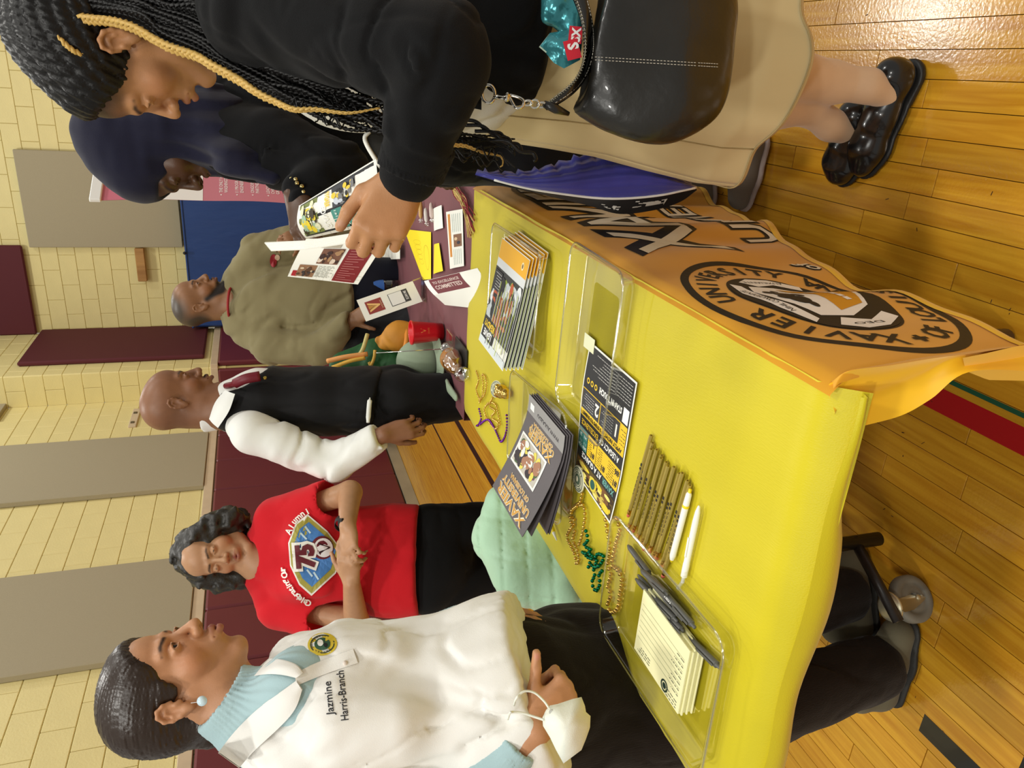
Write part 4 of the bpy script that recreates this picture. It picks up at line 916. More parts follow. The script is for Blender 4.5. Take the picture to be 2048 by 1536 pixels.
# yellow and white pen and papers half under the folder tray
pen(on_z(1086, 1008, T1+.006), on_z(1114, 1082, T1+.006), 'yellow and white pen sticking out from under the folder tray', None, [('barrel', M_yel, [(0, 0), (.004, .02), (.0052, .1), (.0052, .7), (.0045, .78)]), ('tip', M_white, [(.0045, .78), (.0018, .97), (0, 1)])])
# bead necklaces
def beads(name, pts, r, m, label, closed=False, step=2.5, z=None):
    pth = [np.array([p[0], p[1], p[2] if len(p) > 2 else T1+r]) for p in smooth_path(pts, 14)]; out = [pth[0]]; acc = 0; cur = pth[0]
    for q in pth[1:]:
        while np.linalg.norm(q-cur) > r*step: cur = cur+n3(q-cur)*r*step; out.append(cur)
    root = empty('bead_necklace', out[0], label, 'necklace'); me = MB(); me.ball((0, 0, 0), r, 8, 6); mm = bpy.data.meshes.new('bead'); mm.from_pydata(np.vstack(me.V).tolist(), [], me.F); mm.materials.append(m); mm.polygons.foreach_set('use_smooth', [True]*len(mm.polygons))
    used = []
    for p in out:
        zz = p[2]
        for u_ in used[:-1]:
            dd = math.hypot(u_[0]-p[0], u_[1]-p[1])
            if dd < r*1.6 and zz < u_[2]+r*1.5: zz = min(u_[2]+math.sqrt(max(0, (1.9*r)**2-dd*dd)), T1+r*4.5)
        q = np.array([p[0], p[1], zz]); used.append(q)
        ob = bpy.data.objects.new('bead', mm); COL.objects.link(ob); ob.parent = root; ob.location = tuple(q-out[0])
    s_ = MB(); s_.tube([np.array(p) for p in used], .0004, 4); s_.build('string', mat('cord', (.5, .45, .2), .6), root)
    return root
mp = lambda m_, c_: mat(m_, c_, .18, .85)
M_bg = mp('gold_bead', srgb(226, 186, 96)); M_bp = mp('purple_bead', srgb(120, 50, 160)); M_be = mp('green_bead', srgb(10, 120, 84))
def zz_(lst, z=None): return [tuple(on_z(x, y, T1+.004)[:2]) for x, y in lst]
beads('n', zz_([(952, 742), (957, 760), (952, 780), (962, 800), (966, 772), (964, 748), (972, 760), (970, 785), (958, 806)]), .0032, M_bg, 'small gold bead necklace bunched at the far left edge of the yellow cloth')
beads('n', zz_([(985, 795), (978, 812), (990, 822), (982, 835), (996, 846), (990, 858), (975, 840), (968, 818), (980, 806), (992, 812), (1000, 850)]), .0034, M_bg, 'small gold bead necklace tangled next to the gold trinket')
beads('n', zz_([(958, 818), (962, 838), (956, 852), (968, 842), (978, 840), (988, 855), (996, 872), (1002, 884), (1010, 872), (1014, 850), (1013, 828)]), .0036, M_bp, 'purple bead necklace looped at the far end of the yellow cloth')
beads('n', zz_([(1164, 988), (1160, 1005), (1150, 1012), (1142, 1030), (1150, 1045), (1140, 1060), (1134, 1075), (1142, 1092), (1150, 1110), (1153, 1128), (1158, 1120), (1154, 1098), (1146, 1080), (1150, 1060), (1146, 1040), (1148, 1020), (1166, 1010), (1170, 1030), (1168, 1050), (1164, 1072), (1158, 1090)]), .0042, M_bg, 'gold bead necklace in a long loop hanging from the round medallion')
beads('n', zz_([(1172, 1062), (1176, 1080), (1168, 1092), (1182, 1100), (1172, 1112), (1188, 1118), (1196, 1108), (1208, 1114), (1200, 1130), (1188, 1134), (1178, 1124), (1190, 1146), (1184, 1166), (1192, 1182), (1200, 1168), (1198, 1150), (1206, 1138), (1196, 1124), (1180, 1108), (1164, 1104)]), .0042, M_be, 'dark green bead necklace heaped beside the gold ones')
beads('n', zz_([(1203, 1008), (1210, 1030), (1214, 1055), (1218, 1080), (1220, 1105), (1216, 1130), (1222, 1150), (1216, 1172), (1222, 1190), (1215, 1212), (1224, 1225), (1236, 1216), (1240, 1190), (1244, 1160), (1236, 1140), (1224, 1130), (1228, 1105), (1234, 1080), (1240, 1060), (1234, 1035)]), .0045, M_bg, 'large gold bead necklace running under the rim of the notepad tray')
def medal(c, r, label, nrm=(0, 0, 1)):
    A = frame(nrm, (0, 1, .01)); b = MB(); b.lathe(c, [(0, 0), (r, 0), (r, .002), (r*.93, .0032), (0, .0032)], 32, A); o = b.build('medallion', mat('medal_cream', srgb(228, 226, 196), .35)); tag(o, label, 'medallion')
    S = lambda u, v: (np.asarray(c)+A[0]*u+A[1]*v+A[2]*.0032, A[2]); pr = Print(S, .0002); pr.ring(0, 0, r*.9, r*.9, r*.06, (60, 84, 70), 0, 30); pr.ring(0, 0, r*.56, r*.56, r*.06, (60, 84, 70), 0, 26); pr.disc(0, 0, r*.42, r*.42, (90, 110, 90), 1, 18); pr.disc(0, r*.08, r*.22, r*.2, (236, 230, 200), 2, 12)
    pr.arc('XAVIER UNIVERSITY', 0, 0, r*.73, r*.73, PI*1.3, -PI*.3, r*.20, (50, 74, 60), 1); pr.build('print', o)
medal(on_z(1158, 958, T1+.002), .030, 'round cream medallion half under the fact sheet')
medal(on_z(993, 778, T1+.016), .024, 'round cream medallion leaning on the gold trinket', n3([.25, -.35, 1]))
b = MB(); c_ = on_z(1003, 783, T1+.018); b.ball(c_, .020, 16, 10); b.ball(c_+[.006, -.030, -.003], .015, 14, 8); b.ball(c_+[-.012, .014, .006], .011, 12, 8); b.ball(c_+[.012, .008, .010], .008, 10, 6)
tag(b.build('gold_trinket', M_bg, None, True), 'lumpy shiny gold trinket beside the small bead necklaces', 'trinket')
# sheet of clear film sticking out under the folder tray
# ------------------------------------------------------------------ things on and around the maroon table
MZ = .7465
def cyl_ax(p, r): return P(p[0], p[1], p[2])
# red cup
cb = np.array([-.892, 2.60, MZ]); root = empty('cup', cb, 'red plastic party cup standing on the maroon cloth', 'cup')
b = MB(); b.lathe(cb, [(0, .004), (.030, .002), (.031, 0), (.034, .03), (.0345, .031), (.036, .05), (.0365, .051), (.042, .108), (.0445, .112), (.0455, .116), (.044, .119), (.042, .117), (.033, .02), (0, .012)], 32); b.build('shell', mat('red_plastic', srgb(214, 20, 30), .35, coat=.3), root, True)
S = lambda u, v: (cb+np.array([math.sin(-.9+u/.04)*-.0+math.cos(-1.1+u/.04)*(.0362+v*.085), math.sin(-1.1+u/.04)*(.0362+v*.085), .05+v]), np.array([math.cos(-1.1+u/.04), math.sin(-1.1+u/.04), 0])); pr = Print(S, .0006)
pr.text('V', 0, .028, .020, (226, 120, 60), 0, bold=.01); pr.text('STATE', 0, .008, .006, (226, 120, 60), 0); pr.build('imprint', root)
# table tents
def tent(o, u, h_dir, w_, h_, label, draw, lean=.25):
    o, u = np.array(o, float), n3(u); f = n3(np.cross(u, [0, 0, 1])); up = n3(np.array([0, 0, 1])-f*lean); nn = np.cross(u, up)
    S = lambda a, c: (o+u*a+up*c+nn*.002*math.sin(c/h_*PI), nn); ob = sheet('tent_card', S, w_, h_, M_paper, None); tag(ob, label, 'sign')
    b = MB(); q0, q1 = o+up*h_, o+u*w_+up*h_; bk = -nn*.0-f*(h_*.5); b.add([q0, q1, q1+bk-np.array([0, 0, q1[2]-MZ]), q0+bk-np.array([0, 0, q0[2]-MZ])], [[0, 1, 2, 3]]); b.build('back_leaf', M_paper, ob)
    pr = Print(S, .0006); draw(pr, w_, h_); pr.build('print', ob); return ob
qa, qb, qc, qd = P(845, 603, 3.0), P(825, 562, 3.04), P(710, 598, 2.96), P(732, 643, 2.92)
# the card stands on a small clear stand, leaning back
uu = n3(qb-qa); vv = n3(qd-qa); wq, hq = np.linalg.norm(qb-qa), np.linalg.norm(qd-qa)
oo = qa.copy(); nq = n3(np.cross(uu, vv))
S = lambda a, c: (oo+uu*a+vv*c, nq)
S2 = lambda a, c: (oo+uu*a+vv*c, nq if np.dot(nq, CAM-oo) > 0 else -nq)
o = sheet('sign_card', S, wq, hq, M_paper); tag(o, 'upright white card with a maroon V logo standing by the red cup', 'sign')
pr = Print(S2, .0008); cx = wq/2
pr.rect(cx-.030, hq*.62, cx+.030, hq*.90, (150, 62, 56), 0); pr.poly([(cx-.022, hq*.87), (cx-.014, hq*.87), (cx, hq*.72), (cx+.014, hq*.87), (cx+.022, hq*.87), (cx+.003, hq*.67), (cx-.003, hq*.67)], (236, 190, 120), 1); pr.poly([(cx-.010, hq*.87), (cx+.010, hq*.87), (cx, hq*.77)], (196, 140, 70), 2)
pr.lines(cx-.02, hq*.635, cx+.02, hq*.66, 2, (236, 200, 160), 1, .0012, True, 3); pr.rect(cx-.03, hq*.16, cx+.03, hq*.50, (70, 70, 70), 0); pr.rect(cx-.028, hq*.26, cx+.028, hq*.49, (238, 238, 234), 1); pr.text('SCAN ME', cx, hq*.21, .011, (240, 240, 240), 2, bold=.02, width=.042)
pr.build('print', o)
b = MB(); bs = (qa+qb)/2; 
for e_ in (qa, qb): b.tube([e_, [e_[0]-.0, e_[1]+.05, MZ]], .003, 6)
b.box([bs[0], bs[1]+.03, MZ+.004], (.09, .09, .006), bev=.002); b.build('clear_stand', M_clear, o)
tent_a = (on_z(890, 612, MZ), on_z(978, 618, MZ), P(852, 566, 2.82), P(924, 535, 2.45))
def quad(name, a, b_, c_, d_, m, label=None, cat=None, parent=None, n=6, bow=0):
    a, b_, c_, d_ = [np.asarray(q, float) for q in (a, b_, c_, d_)]; nn = n3(np.cross(b_-a, d_-a)); nn = nn if np.dot(nn, CAM-a) > 0 else -nn
    W_, H_ = np.linalg.norm(b_-a), np.linalg.norm(d_-a)
    S = lambda u, v: ((a*(1-u/W_)+b_*(u/W_))*(1-v/H_)+(d_*(1-u/W_)+c_*(u/W_))*(v/H_)+nn*bow*math.sin(v/H_*PI), nn)
    o = sheet(name, S, W_, H_, m, parent, n, n, 0); 
    if label: tag(o, label, cat)
    return o, S, W_, H_
# commit tent: maroon printed leaf in front, two white leaves folding behind
o, S, W_, H_ = quad('table_tent', P(955, 536, 2.30), P(848, 562, 2.78), P(868, 590, 2.66), P(980, 566, 2.22), M_paper, 'folded white table tent with a maroon panel reading Committed at the table join', 'sign', bow=.004)
o2, S_, a_, c_ = quad('leaf', P(980, 566, 2.22), P(868, 590, 2.66), P(890, 610, 2.64), P(982, 620, 2.26), M_paper, parent=o)
pr = Print(S, .0008); pr.rect(W_*.30, H_*.02, W_*.90, H_*.98, (112, 34, 44), 0)
pr.text('COMMITTED', W_*.60, H_*.62, H_*.24, (214, 190, 180), 1, rot=PI*1.0, bold=.03, width=W_*.5); pr.text('TO EXCELLENCE', W_*.60, H_*.30, H_*.17, (214, 190, 180), 1, rot=PI*1.0, bold=.03, width=W_*.5)
pr.build('print', o)
# flat papers
def flat(pts, m, name, label, cat, lift=.002, draw=None, bow=.003):
    q = [on_z(x, y, MZ+lift) for x, y in pts]; o, S, W_, H_ = quad(name, q[0], q[1], q[2], q[3], m, label, cat, bow=bow)
    if draw: pr = Print(S, .0006); draw(pr, W_, H_); pr.build('print', o)
    return o
def d_fl(p, W_, H_):
    p.rect(W_*.05, H_*.12, W_*.80, H_*.28, (214, 140, 50), 0); p.rect(W_*.42, H_*.45, W_*.64, H_*.92, (130, 90, 60), 0); p.disc(W_*.50, H_*.6, W_*.03, H_*.1, (220, 190, 150), 1, 8); p.disc(W_*.57, H_*.75, W_*.03, H_*.1, (40, 36, 50), 1, 8)
    for a, e in ((.06, .38), (.68, .95)):
        for k in range(5): p.rect(W_*a, H_*(.40+.11*k), W_*e, H_*(.43+.11*k), (196, 210, 200), 0, 1, 1)
flat([(892, 424), (900, 538), (928, 532), (925, 418)], M_paper, 'flyer', 'white flyer with an orange band and small photos on the maroon cloth', 'paper', draw=d_fl)
M_yp = mat('yellow_paper', srgb(246, 222, 30), .6)
def d_y(p, W_, H_):
    for k in range(5): p.ring(W_*(.25+.1*k), H_*.45, W_*.05, H_*.16, .0014, (190, 150, 10), 0, 14)
    p.ring(W_*.55, H_*.80, W_*.26, H_*.12, .002, (150, 110, 20), 0, 22)
flat([(808, 458), (846, 560), (862, 558), (862, 464)], M_yp, 'flyer', 'bright yellow folded flyer with scrawled outline lettering', 'paper', draw=d_y)
flat([(868, 489), (867, 548), (886, 542), (878, 486)], M_yp, 'flyer', 'narrow bright yellow flyer beside the larger yellow one', 'paper')
flat([(866, 418), (868, 462), (886, 456), (883, 410)], M_paper, 'card', 'small blank white card beside the wrapped pens', 'paper')
flat([(745, 488), (752, 520), (800, 518), (800, 486)], M_paper, 'leaflet', 'white printed leaflet at the far end of the maroon cloth', 'paper', lift=.02, draw=lambda p, W_, H_: (p.photo(W_*.05, H_*.1, W_*.30, H_*.5, [(150, 90, 60), (200, 150, 110), (90, 50, 40)], 0, 4, 8), p.lines(W_*.35, H_*.1, W_*.95, H_*.9, 7, (150, 130, 130), 0, .003, False)))
for k, (p1, p2, col) in enumerate([((822, 384), (825, 444), (226, 206, 206)), ((841, 400), (842, 447), (204, 160, 90)), ((851, 415), (854, 453), (214, 206, 196)), ((862, 404), (864, 446), (206, 186, 176))]):
    a, c = on_z(*p1, MZ+.009), on_z(*p2, MZ+.009); d = n3(c-a); A = frame(d); L_ = np.linalg.norm(c-a)*.95; r_ = empty('candy_stick', a, ['long clear-wrapped stick nearest the hand on the maroon cloth', 'tan stick second in the row of wrapped sticks', 'short silver-wrapped stick third in the row', 'pale wrapped stick against the white card'][k], 'candy', 'wrapped sticks on the maroon cloth')
    b = MB(); b.lathe(a, [(0, 0), (.006, L_*.08), (.0085, L_*.3), (.0085, L_*.7), (.004, L_*.82)], 10, A); b.build('stick', mat('stick_%d' % k, srgb(*col), .4), r_, True)
    b = MB(); b.lathe(a+d*L_*.82, [(.004, 0), (.0105, L_*.10), (.003, L_*.13), (.009, L_*.2)], 8, A); b.build('twist', clear_mat('wrap%d' % k, base=.3, rough=.2), r_, True)
# tassel key rings
root = empty('tassel_keyring', on_z(925, 400, MZ), 'cream and dark red tassel key ring at the edge of the yellow cloth', 'keyring')
rq = random.Random(4); bt_, br_ = MB(), MB()
for k in range(26):
    s0 = on_z(902+rq.uniform(-3, 5), 362+rq.uniform(-5, 8), MZ+.012); mid = on_z(926+rq.uniform(-7, 7), 402+rq.uniform(-8, 8), MZ+.006+rq.random()*.014); en = on_z(944+rq.uniform(-9, 6), 440+rq.uniform(-16, 36), MZ+.004+rq.random()*.01)
    pth = smooth_path([s0, (s0+mid)/2+np.array([rq.uniform(-.012, .012), rq.uniform(-.012, .012), .004]), mid, (mid+en)/2+np.array([rq.uniform(-.01, .01), rq.uniform(-.01, .01), 0]), en], 5)
    (bt_ if k % 3 else br_).tube(pth, .0016, 5)
bt_.build('cream_tassel', mat('tassel_cream', srgb(214, 186, 110), .6), root, True); br_.build('red_tassel', mat('tassel_red', srgb(140, 20, 36), .6), root, True)
# wrapped snack, flag stand, cap
c_ = on_z(905, 722, MZ+.035); root = empty('wrapped_bun', c_, 'golden bun in crinkled clear film on a small dark tray', 'snack')
S = Sdf(); S.ell(c_, (.038, .060, .030), None); S.ell(c_+[.0, .02, .008], (.030, .03, .028), None, .02)
sdf_obj('bun', S, .005, mat('bun_crust', srgb(168, 110, 40), .45, var=.3, vscale=40), root)
S = Sdf(); S.ell(c_, (.043, .068, .034), None); S.cone(c_+[0, -.06, 0], c_+[-.01, -.10, -.01], .014, .026, .01); S.cone(c_+[0, .06, 0], c_+[.01, .095, -.005], .012, .022, .01)
sdf_obj('wrapper', S, .004, clear_mat('crinkle_film', base=.22, rough=.12), root, disp=lambda p: vnoise(p*[90, 60, 90], 3)*.004)
b = MB(); b.box(c_+[.012, 0, -.029], (.10, .15, .008), bev=.003); b.build('tray', mat('black_plastic', (.02, .02, .02), .3), root)
fb_ = on_z(904, 684, MZ); root = empty('flag_stand', fb_, 'thin silver desk flagpole on a clear square base', 'flagpole')
b = MB(); b.box(fb_+[0, 0, .006], (.072, .085, .010), bev=.002); b.build('base', M_clear, root)
b = MB(); b.tube([on_z(900, 697, MZ+.005), P(752, 706, 2.62)], [.0022, .0018], 8); b.build('pole', mat('chrome', (.8, .78, .7), .15, 1), root, True)
cp_ = on_z(890, 768, MZ); root = empty('cap', cp_, 'pale grey-green cap lying with its brim over the table edge by the vest', 'cap')
S = Sdf(); q = [on_z(878, 738, MZ+.02), on_z(893, 770, MZ+.018), on_z(912, 795, MZ+.012)]; S.chain(q, [.016, .020, .014], .01, sq=((0, 0, 1), .5)); sdf_obj('brim', S, .004, mat('grey_green_cloth', srgb(150, 166, 140), .8), root)
# bottle of water
wb = np.array([-.965, 3.50, MZ]); root = empty('water_bottle', wb, 'clear water bottle with a blue label behind the white card', 'bottle')
b = MB(); b.lathe(wb, [(0, .004), (.028, 0), (.032, .01), (.032, .06), (.030, .065), (.032, .07), (.032, .13), (.028, .155), (.014, .185), (.013, .20), (0, .20)], 24); b.build('shell', M_clear, root, True)
b = MB(); b.lathe(wb, [(.0325, .075), (.0325, .125)], 24); b.build('wrap_label', mat('label_blue', srgb(60, 110, 190), .4), root, True); b = MB(); b.lathe(wb, [(.0150, .188), (.0155, .205), (0, .206)], 16); b.build('cap', M_white, root, True)
# chair with backpack and grey bag beyond the maroon table's left edge
def puff(name, items, h, m, parent, disp=None, base=(.5, .5, .5)):
    S = Sdf()
    for it in items:
        if len(it) == 3: S.ell(it[0], it[1], it[2] if it[2] is not None else None)
        else: S.cone(*it)
    return sdf_obj(name, S, h, m, parent, base, disp=disp)
root = empty('backpack', (-1.34, 3.25, .45), 'green and orange backpack with yellow piping heaped behind the man in the vest', 'backpack')
D_ = 3.05
S = Sdf(); S.chain([P(690, 735, D_), P(760, 722, D_), P(830, 730, D_+.1)], [.06, .085, .10], .03, sq=(FV, .7)); S.cone(P(800, 742, D_), P(860, 738, D_), .09, .06)
sdf_obj('bag_body', S, .008, mat('green_nylon', srgb(24, 84, 34), .6, bump=.002, bscale=30), root, disp=wrinkle((0, 0, 1), .008, 14))
S = Sdf(); S.chain([P(768, 684, D_-.05), P(800, 672, D_-.08), P(828, 668, D_-.08)], [.035, .055, .04], .02, sq=(FV, .6)); sdf_obj('front_pocket', S, .007, mat('orange_nylon', srgb(196, 132, 34), .6), root, disp=wrinkle((0, 0, 1), .006, 18))
for k, (pp, col, r_) in enumerate([([P(655, 722, D_-.10), P(690, 714, D_-.12), P(735, 708, D_-.12)], (240, 166, 92), .010), ([P(665, 735, D_-.10), P(700, 722, D_-.13), P(730, 716, D_-.13)], (236, 184, 70), .008), ([P(735, 668, D_-.10), P(725, 700, D_-.12), P(712, 716, D_-.1)], (206, 190, 120), .008), ([P(750, 700, D_-.13), P(748, 716, D_-.13), P(742, 730, D_-.12), P(738, 724, D_-.12)], (226, 180, 80), .006), ([P(815, 660, D_-.1), P(812, 690, D_-.14), P(800, 712, D_-.12)], (222, 140, 50), .010)]):
    b = MB(); b.tube(smooth_path(pp, 6), r_, 8); b.build('strap', mat('strap_%d' % k, srgb(*col), .6), root, True)
root = empty('cap', (-1.3, 3.0, .72), 'grey-green baseball cap resting on the bags behind the flagpole', 'cap')
S = Sdf(); S.ell(P(845, 722, 2.88), (.085, .085, .10), None); S.plane(P(868, 722, 2.88), (0, 0, -1), .01); sdf_obj('crown', S, .006, mat('grey_green_cloth', srgb(150, 166, 140), .8), root)
b = MB(); cc_ = P(866, 728, 2.84); b.lathe(cc_, [(.06, .0), (.115, -.012), (.115, -.016), (.06, -.006)], 28); b.build('brim', mat('grey_green_cloth', srgb(150, 166, 140), .8), root, True)
root = empty('dark_jacket', (-1.25, 3.7, .5), 'black jacket piled on a chair between the backpack and the olive sweatshirt', 'jacket')
S = Sdf(); S.chain([P(750, 640, 3.75), P(800, 650, 3.65), P(870, 670, 3.6), P(900, 700, 3.5)], [.13, .15, .18, .2], .05); S.cone(P(722, 672, 3.6), P(800, 690, 3.6), .10, .15, .05); sdf_obj('cloth', S, .014, mat('black_cloth', (.010, .010, .012), .8), root, disp=wrinkle((0, 0, 1), .02, 9))
S = Sdf(); S.chain([P(800, 700, 3.2), P(900, 740, 3.2)], [.14, .2], .05)
# mint quilted jacket over a chair
root = empty('chair', (-1.24, 1.50, 0), 'chair behind the yellow table hidden under the mint quilted jacket', 'chair')
b = MB(); b.box((-1.24, 1.50, .40), (.34, .36, .03), bev=.01); b.build('seat', M_black, root)
for sx in (-1, 1):
    for sy in (-1, 1): b = MB(); b.tube([(-1.24+.14*sx, 1.50+.15*sy, .39), (-1.24+.15*sx, 1.50+.16*sy, .003)], .011, 8); b.build('leg', M_black, root, True)
b = MB(); b.box((-1.33, 1.52, .54), (.03, .26, .16), bev=.01); b.build('backrest', M_black, root)
root = empty('jacket', (-1.3, 1.6, .5), 'mint green quilted jacket draped over the chair beside the yellow table', 'jacket')
mj = mat('mint_quilt', srgb(170, 208, 174), .6, bump=.0015, bscale=60, sheen=.3)
S = Sdf(); DJ = 2.02
S.chain([P(1012, 1010, DJ+.06), P(1000, 1075, DJ+.06), P(1040, 1150, DJ-.06)], [.060, .068, .075], .04); S.chain([P(1060, 1060, DJ+.10), P(1095, 1130, DJ), P(1140, 1160, DJ-.08)], [.10, .11, .08], .05)
S.chain([P(1075, 1010, DJ+.1), P(1130, 1060, DJ+.1), P(1180, 1130, DJ)], [.09, .12, .12], .05); S.ell(P(1035, 1062, DJ-.10), (.045, .03, .035), None, .012, True)
def quilt(p):
    q = p@np.array([RV, DV, FV]).T; a = np.abs(np.sin(q[..., 1]*PI/.062+q[..., 0]*3)); c = np.abs(np.sin(q[..., 0]*PI/.085+q[..., 1]*2)); return .007*(np.exp(-a*7)+.6*np.exp(-c*9))+vnoise(p*30, 4)*.002
sdf_obj('shell', S, .006, mj, root, disp=quilt)
b = MB(); b.tube(smooth_path([P(1152, 1172, DJ-.16), P(1110, 1185, DJ-.14), P(1085, 1198, DJ-.10)], 4), .003, 6); b.build('zip', M_black, root, True)
# parcels under the table
def carton(c, size, rot, label):
    A = np.array([[math.cos(rot), math.sin(rot), 0], [-math.sin(rot), math.cos(rot), 0], [0, 0, 1]]); c = np.array(c, float); r_ = MB(); r_.box(c, size, A, bev=.004); o = r_.build('carton', mat('carton_white', srgb(206, 196, 180), .7)); tag(o, label, 'box')
    for face in (0, 1):
        u_, v_ = (A[0], A[2]) if face == 0 else (A[1], A[2]); nn = -A[1] if face == 0 else A[0]; hw = size[0 if face == 0 else 1]/2; S = lambda a, e: (c+u_*a+v_*e+nn*(size[1 if face == 0 else 0]/2), nn); pr = Print(S, .0005)
        pr.rect(-hw+.004, -size[2]/2+.006, hw-.004, -size[2]/2+.018, (186, 50, 50), 0); pr.rect(-hw+.004, size[2]/2-.020, hw-.004, size[2]/2-.010, (186, 50, 50), 0); pr.lines(-hw*.5, -.02, hw*.4, .06, 5, (60, 60, 70), 0, .004, True, 6); pr.build('print', o)
    S = lambda a, e: (c+A[0]*a+A[1]*e+A[2]*size[2]/2, A[2]); pr = Print(S, .0005); pr.rect(-size[0]/2+.01, -size[1]/2+.014, size[0]/2-.01, -size[1]/2+.026, (186, 50, 50), 0); pr.rect(size[0]/2-.03, -size[1]/2+.01, size[0]/2-.018, size[1]/2-.01, (186, 50, 50), 0); pr.lines(-.08, -.05, .05, .06, 6, (60, 60, 70), 0, .004, True, 9); pr.build('print', o); return o
carton((-1.03, 1.60, .15), (.30, .30, .29), .05, 'white parcel box with red stripes under the table behind the black leg')
carton((-1.47, 1.50, .10), (.24, .30, .19), .25, 'low white parcel box with a red stripe between the dark trouser legs')
# black camera-like thing on the floor by the wall
c_ = np.array([-3.75, 7.75, .0]); root = empty('floor_speaker', c_, 'small black round-fronted device standing at the foot of the left wall', 'device')
S = Sdf(); S.cone(c_+[0, 0, .10], c_+[0, 0, .30], .14, .10, .02); S.ell(c_+[.02, -.1, .27], (.07, .07, .07), None); sdf_obj('casing', S, .012, mat('black_plastic', (.02, .02, .02), .3), root)
b = MB(); A = frame((.3, -1, .25)); b.lathe(c_+[.05, -.13, .27], [(0, .02), (.03, .03), (.06, .035), (.065, .02), (.065, 0)], 20, A); b.build('ring', mat('grey_ring', srgb(90, 90, 84), .4), root, True)
# ------------------------------------------------------------------ people
def person(loc, label): return empty('person', (loc[0], loc[1], 0), label, 'person')
SK = {'a': srgb(196, 142, 104), 'b': srgb(186, 140, 104), 'c': srgb(140, 96, 68), 'd': srgb(146, 104, 72), 'e': srgb(82, 54, 34), 'f': srgb(186, 134, 92)}
def fab(name, col, **k): d = dict(rough=.8, sheen=.08, spec=.18, bump=.0004, bscale=700); d.update(k); return mat(name, srgb(*col), **d)
def box3(cx, r): return [(cx[i]-r[i], cx[i]+r[i]) for i in range(3)]
HN = -FV                                               # towards the camera
def toh(v): return n3(np.asarray(v)*[1, 1, 0])
def Pz(x, y, z): return on_z(x, y, z)
def strands(name, H, n, m, parent, a0, a1, rad, seed, thick=.0012, wave=.0):
    rq = random.Random(seed); b = MB()
    for k in range(n):
        p0 = a0(rq); p1 = a1(rq); b.tube(smooth_path([p0, (np.array(p0)+p1)/2+np.array([rq.uniform(-wave, wave) for _ in range(3)]), p1], 4), thick, 3, caps=False)
    return tag(b.build(name, m, parent, True), kind='stuff')

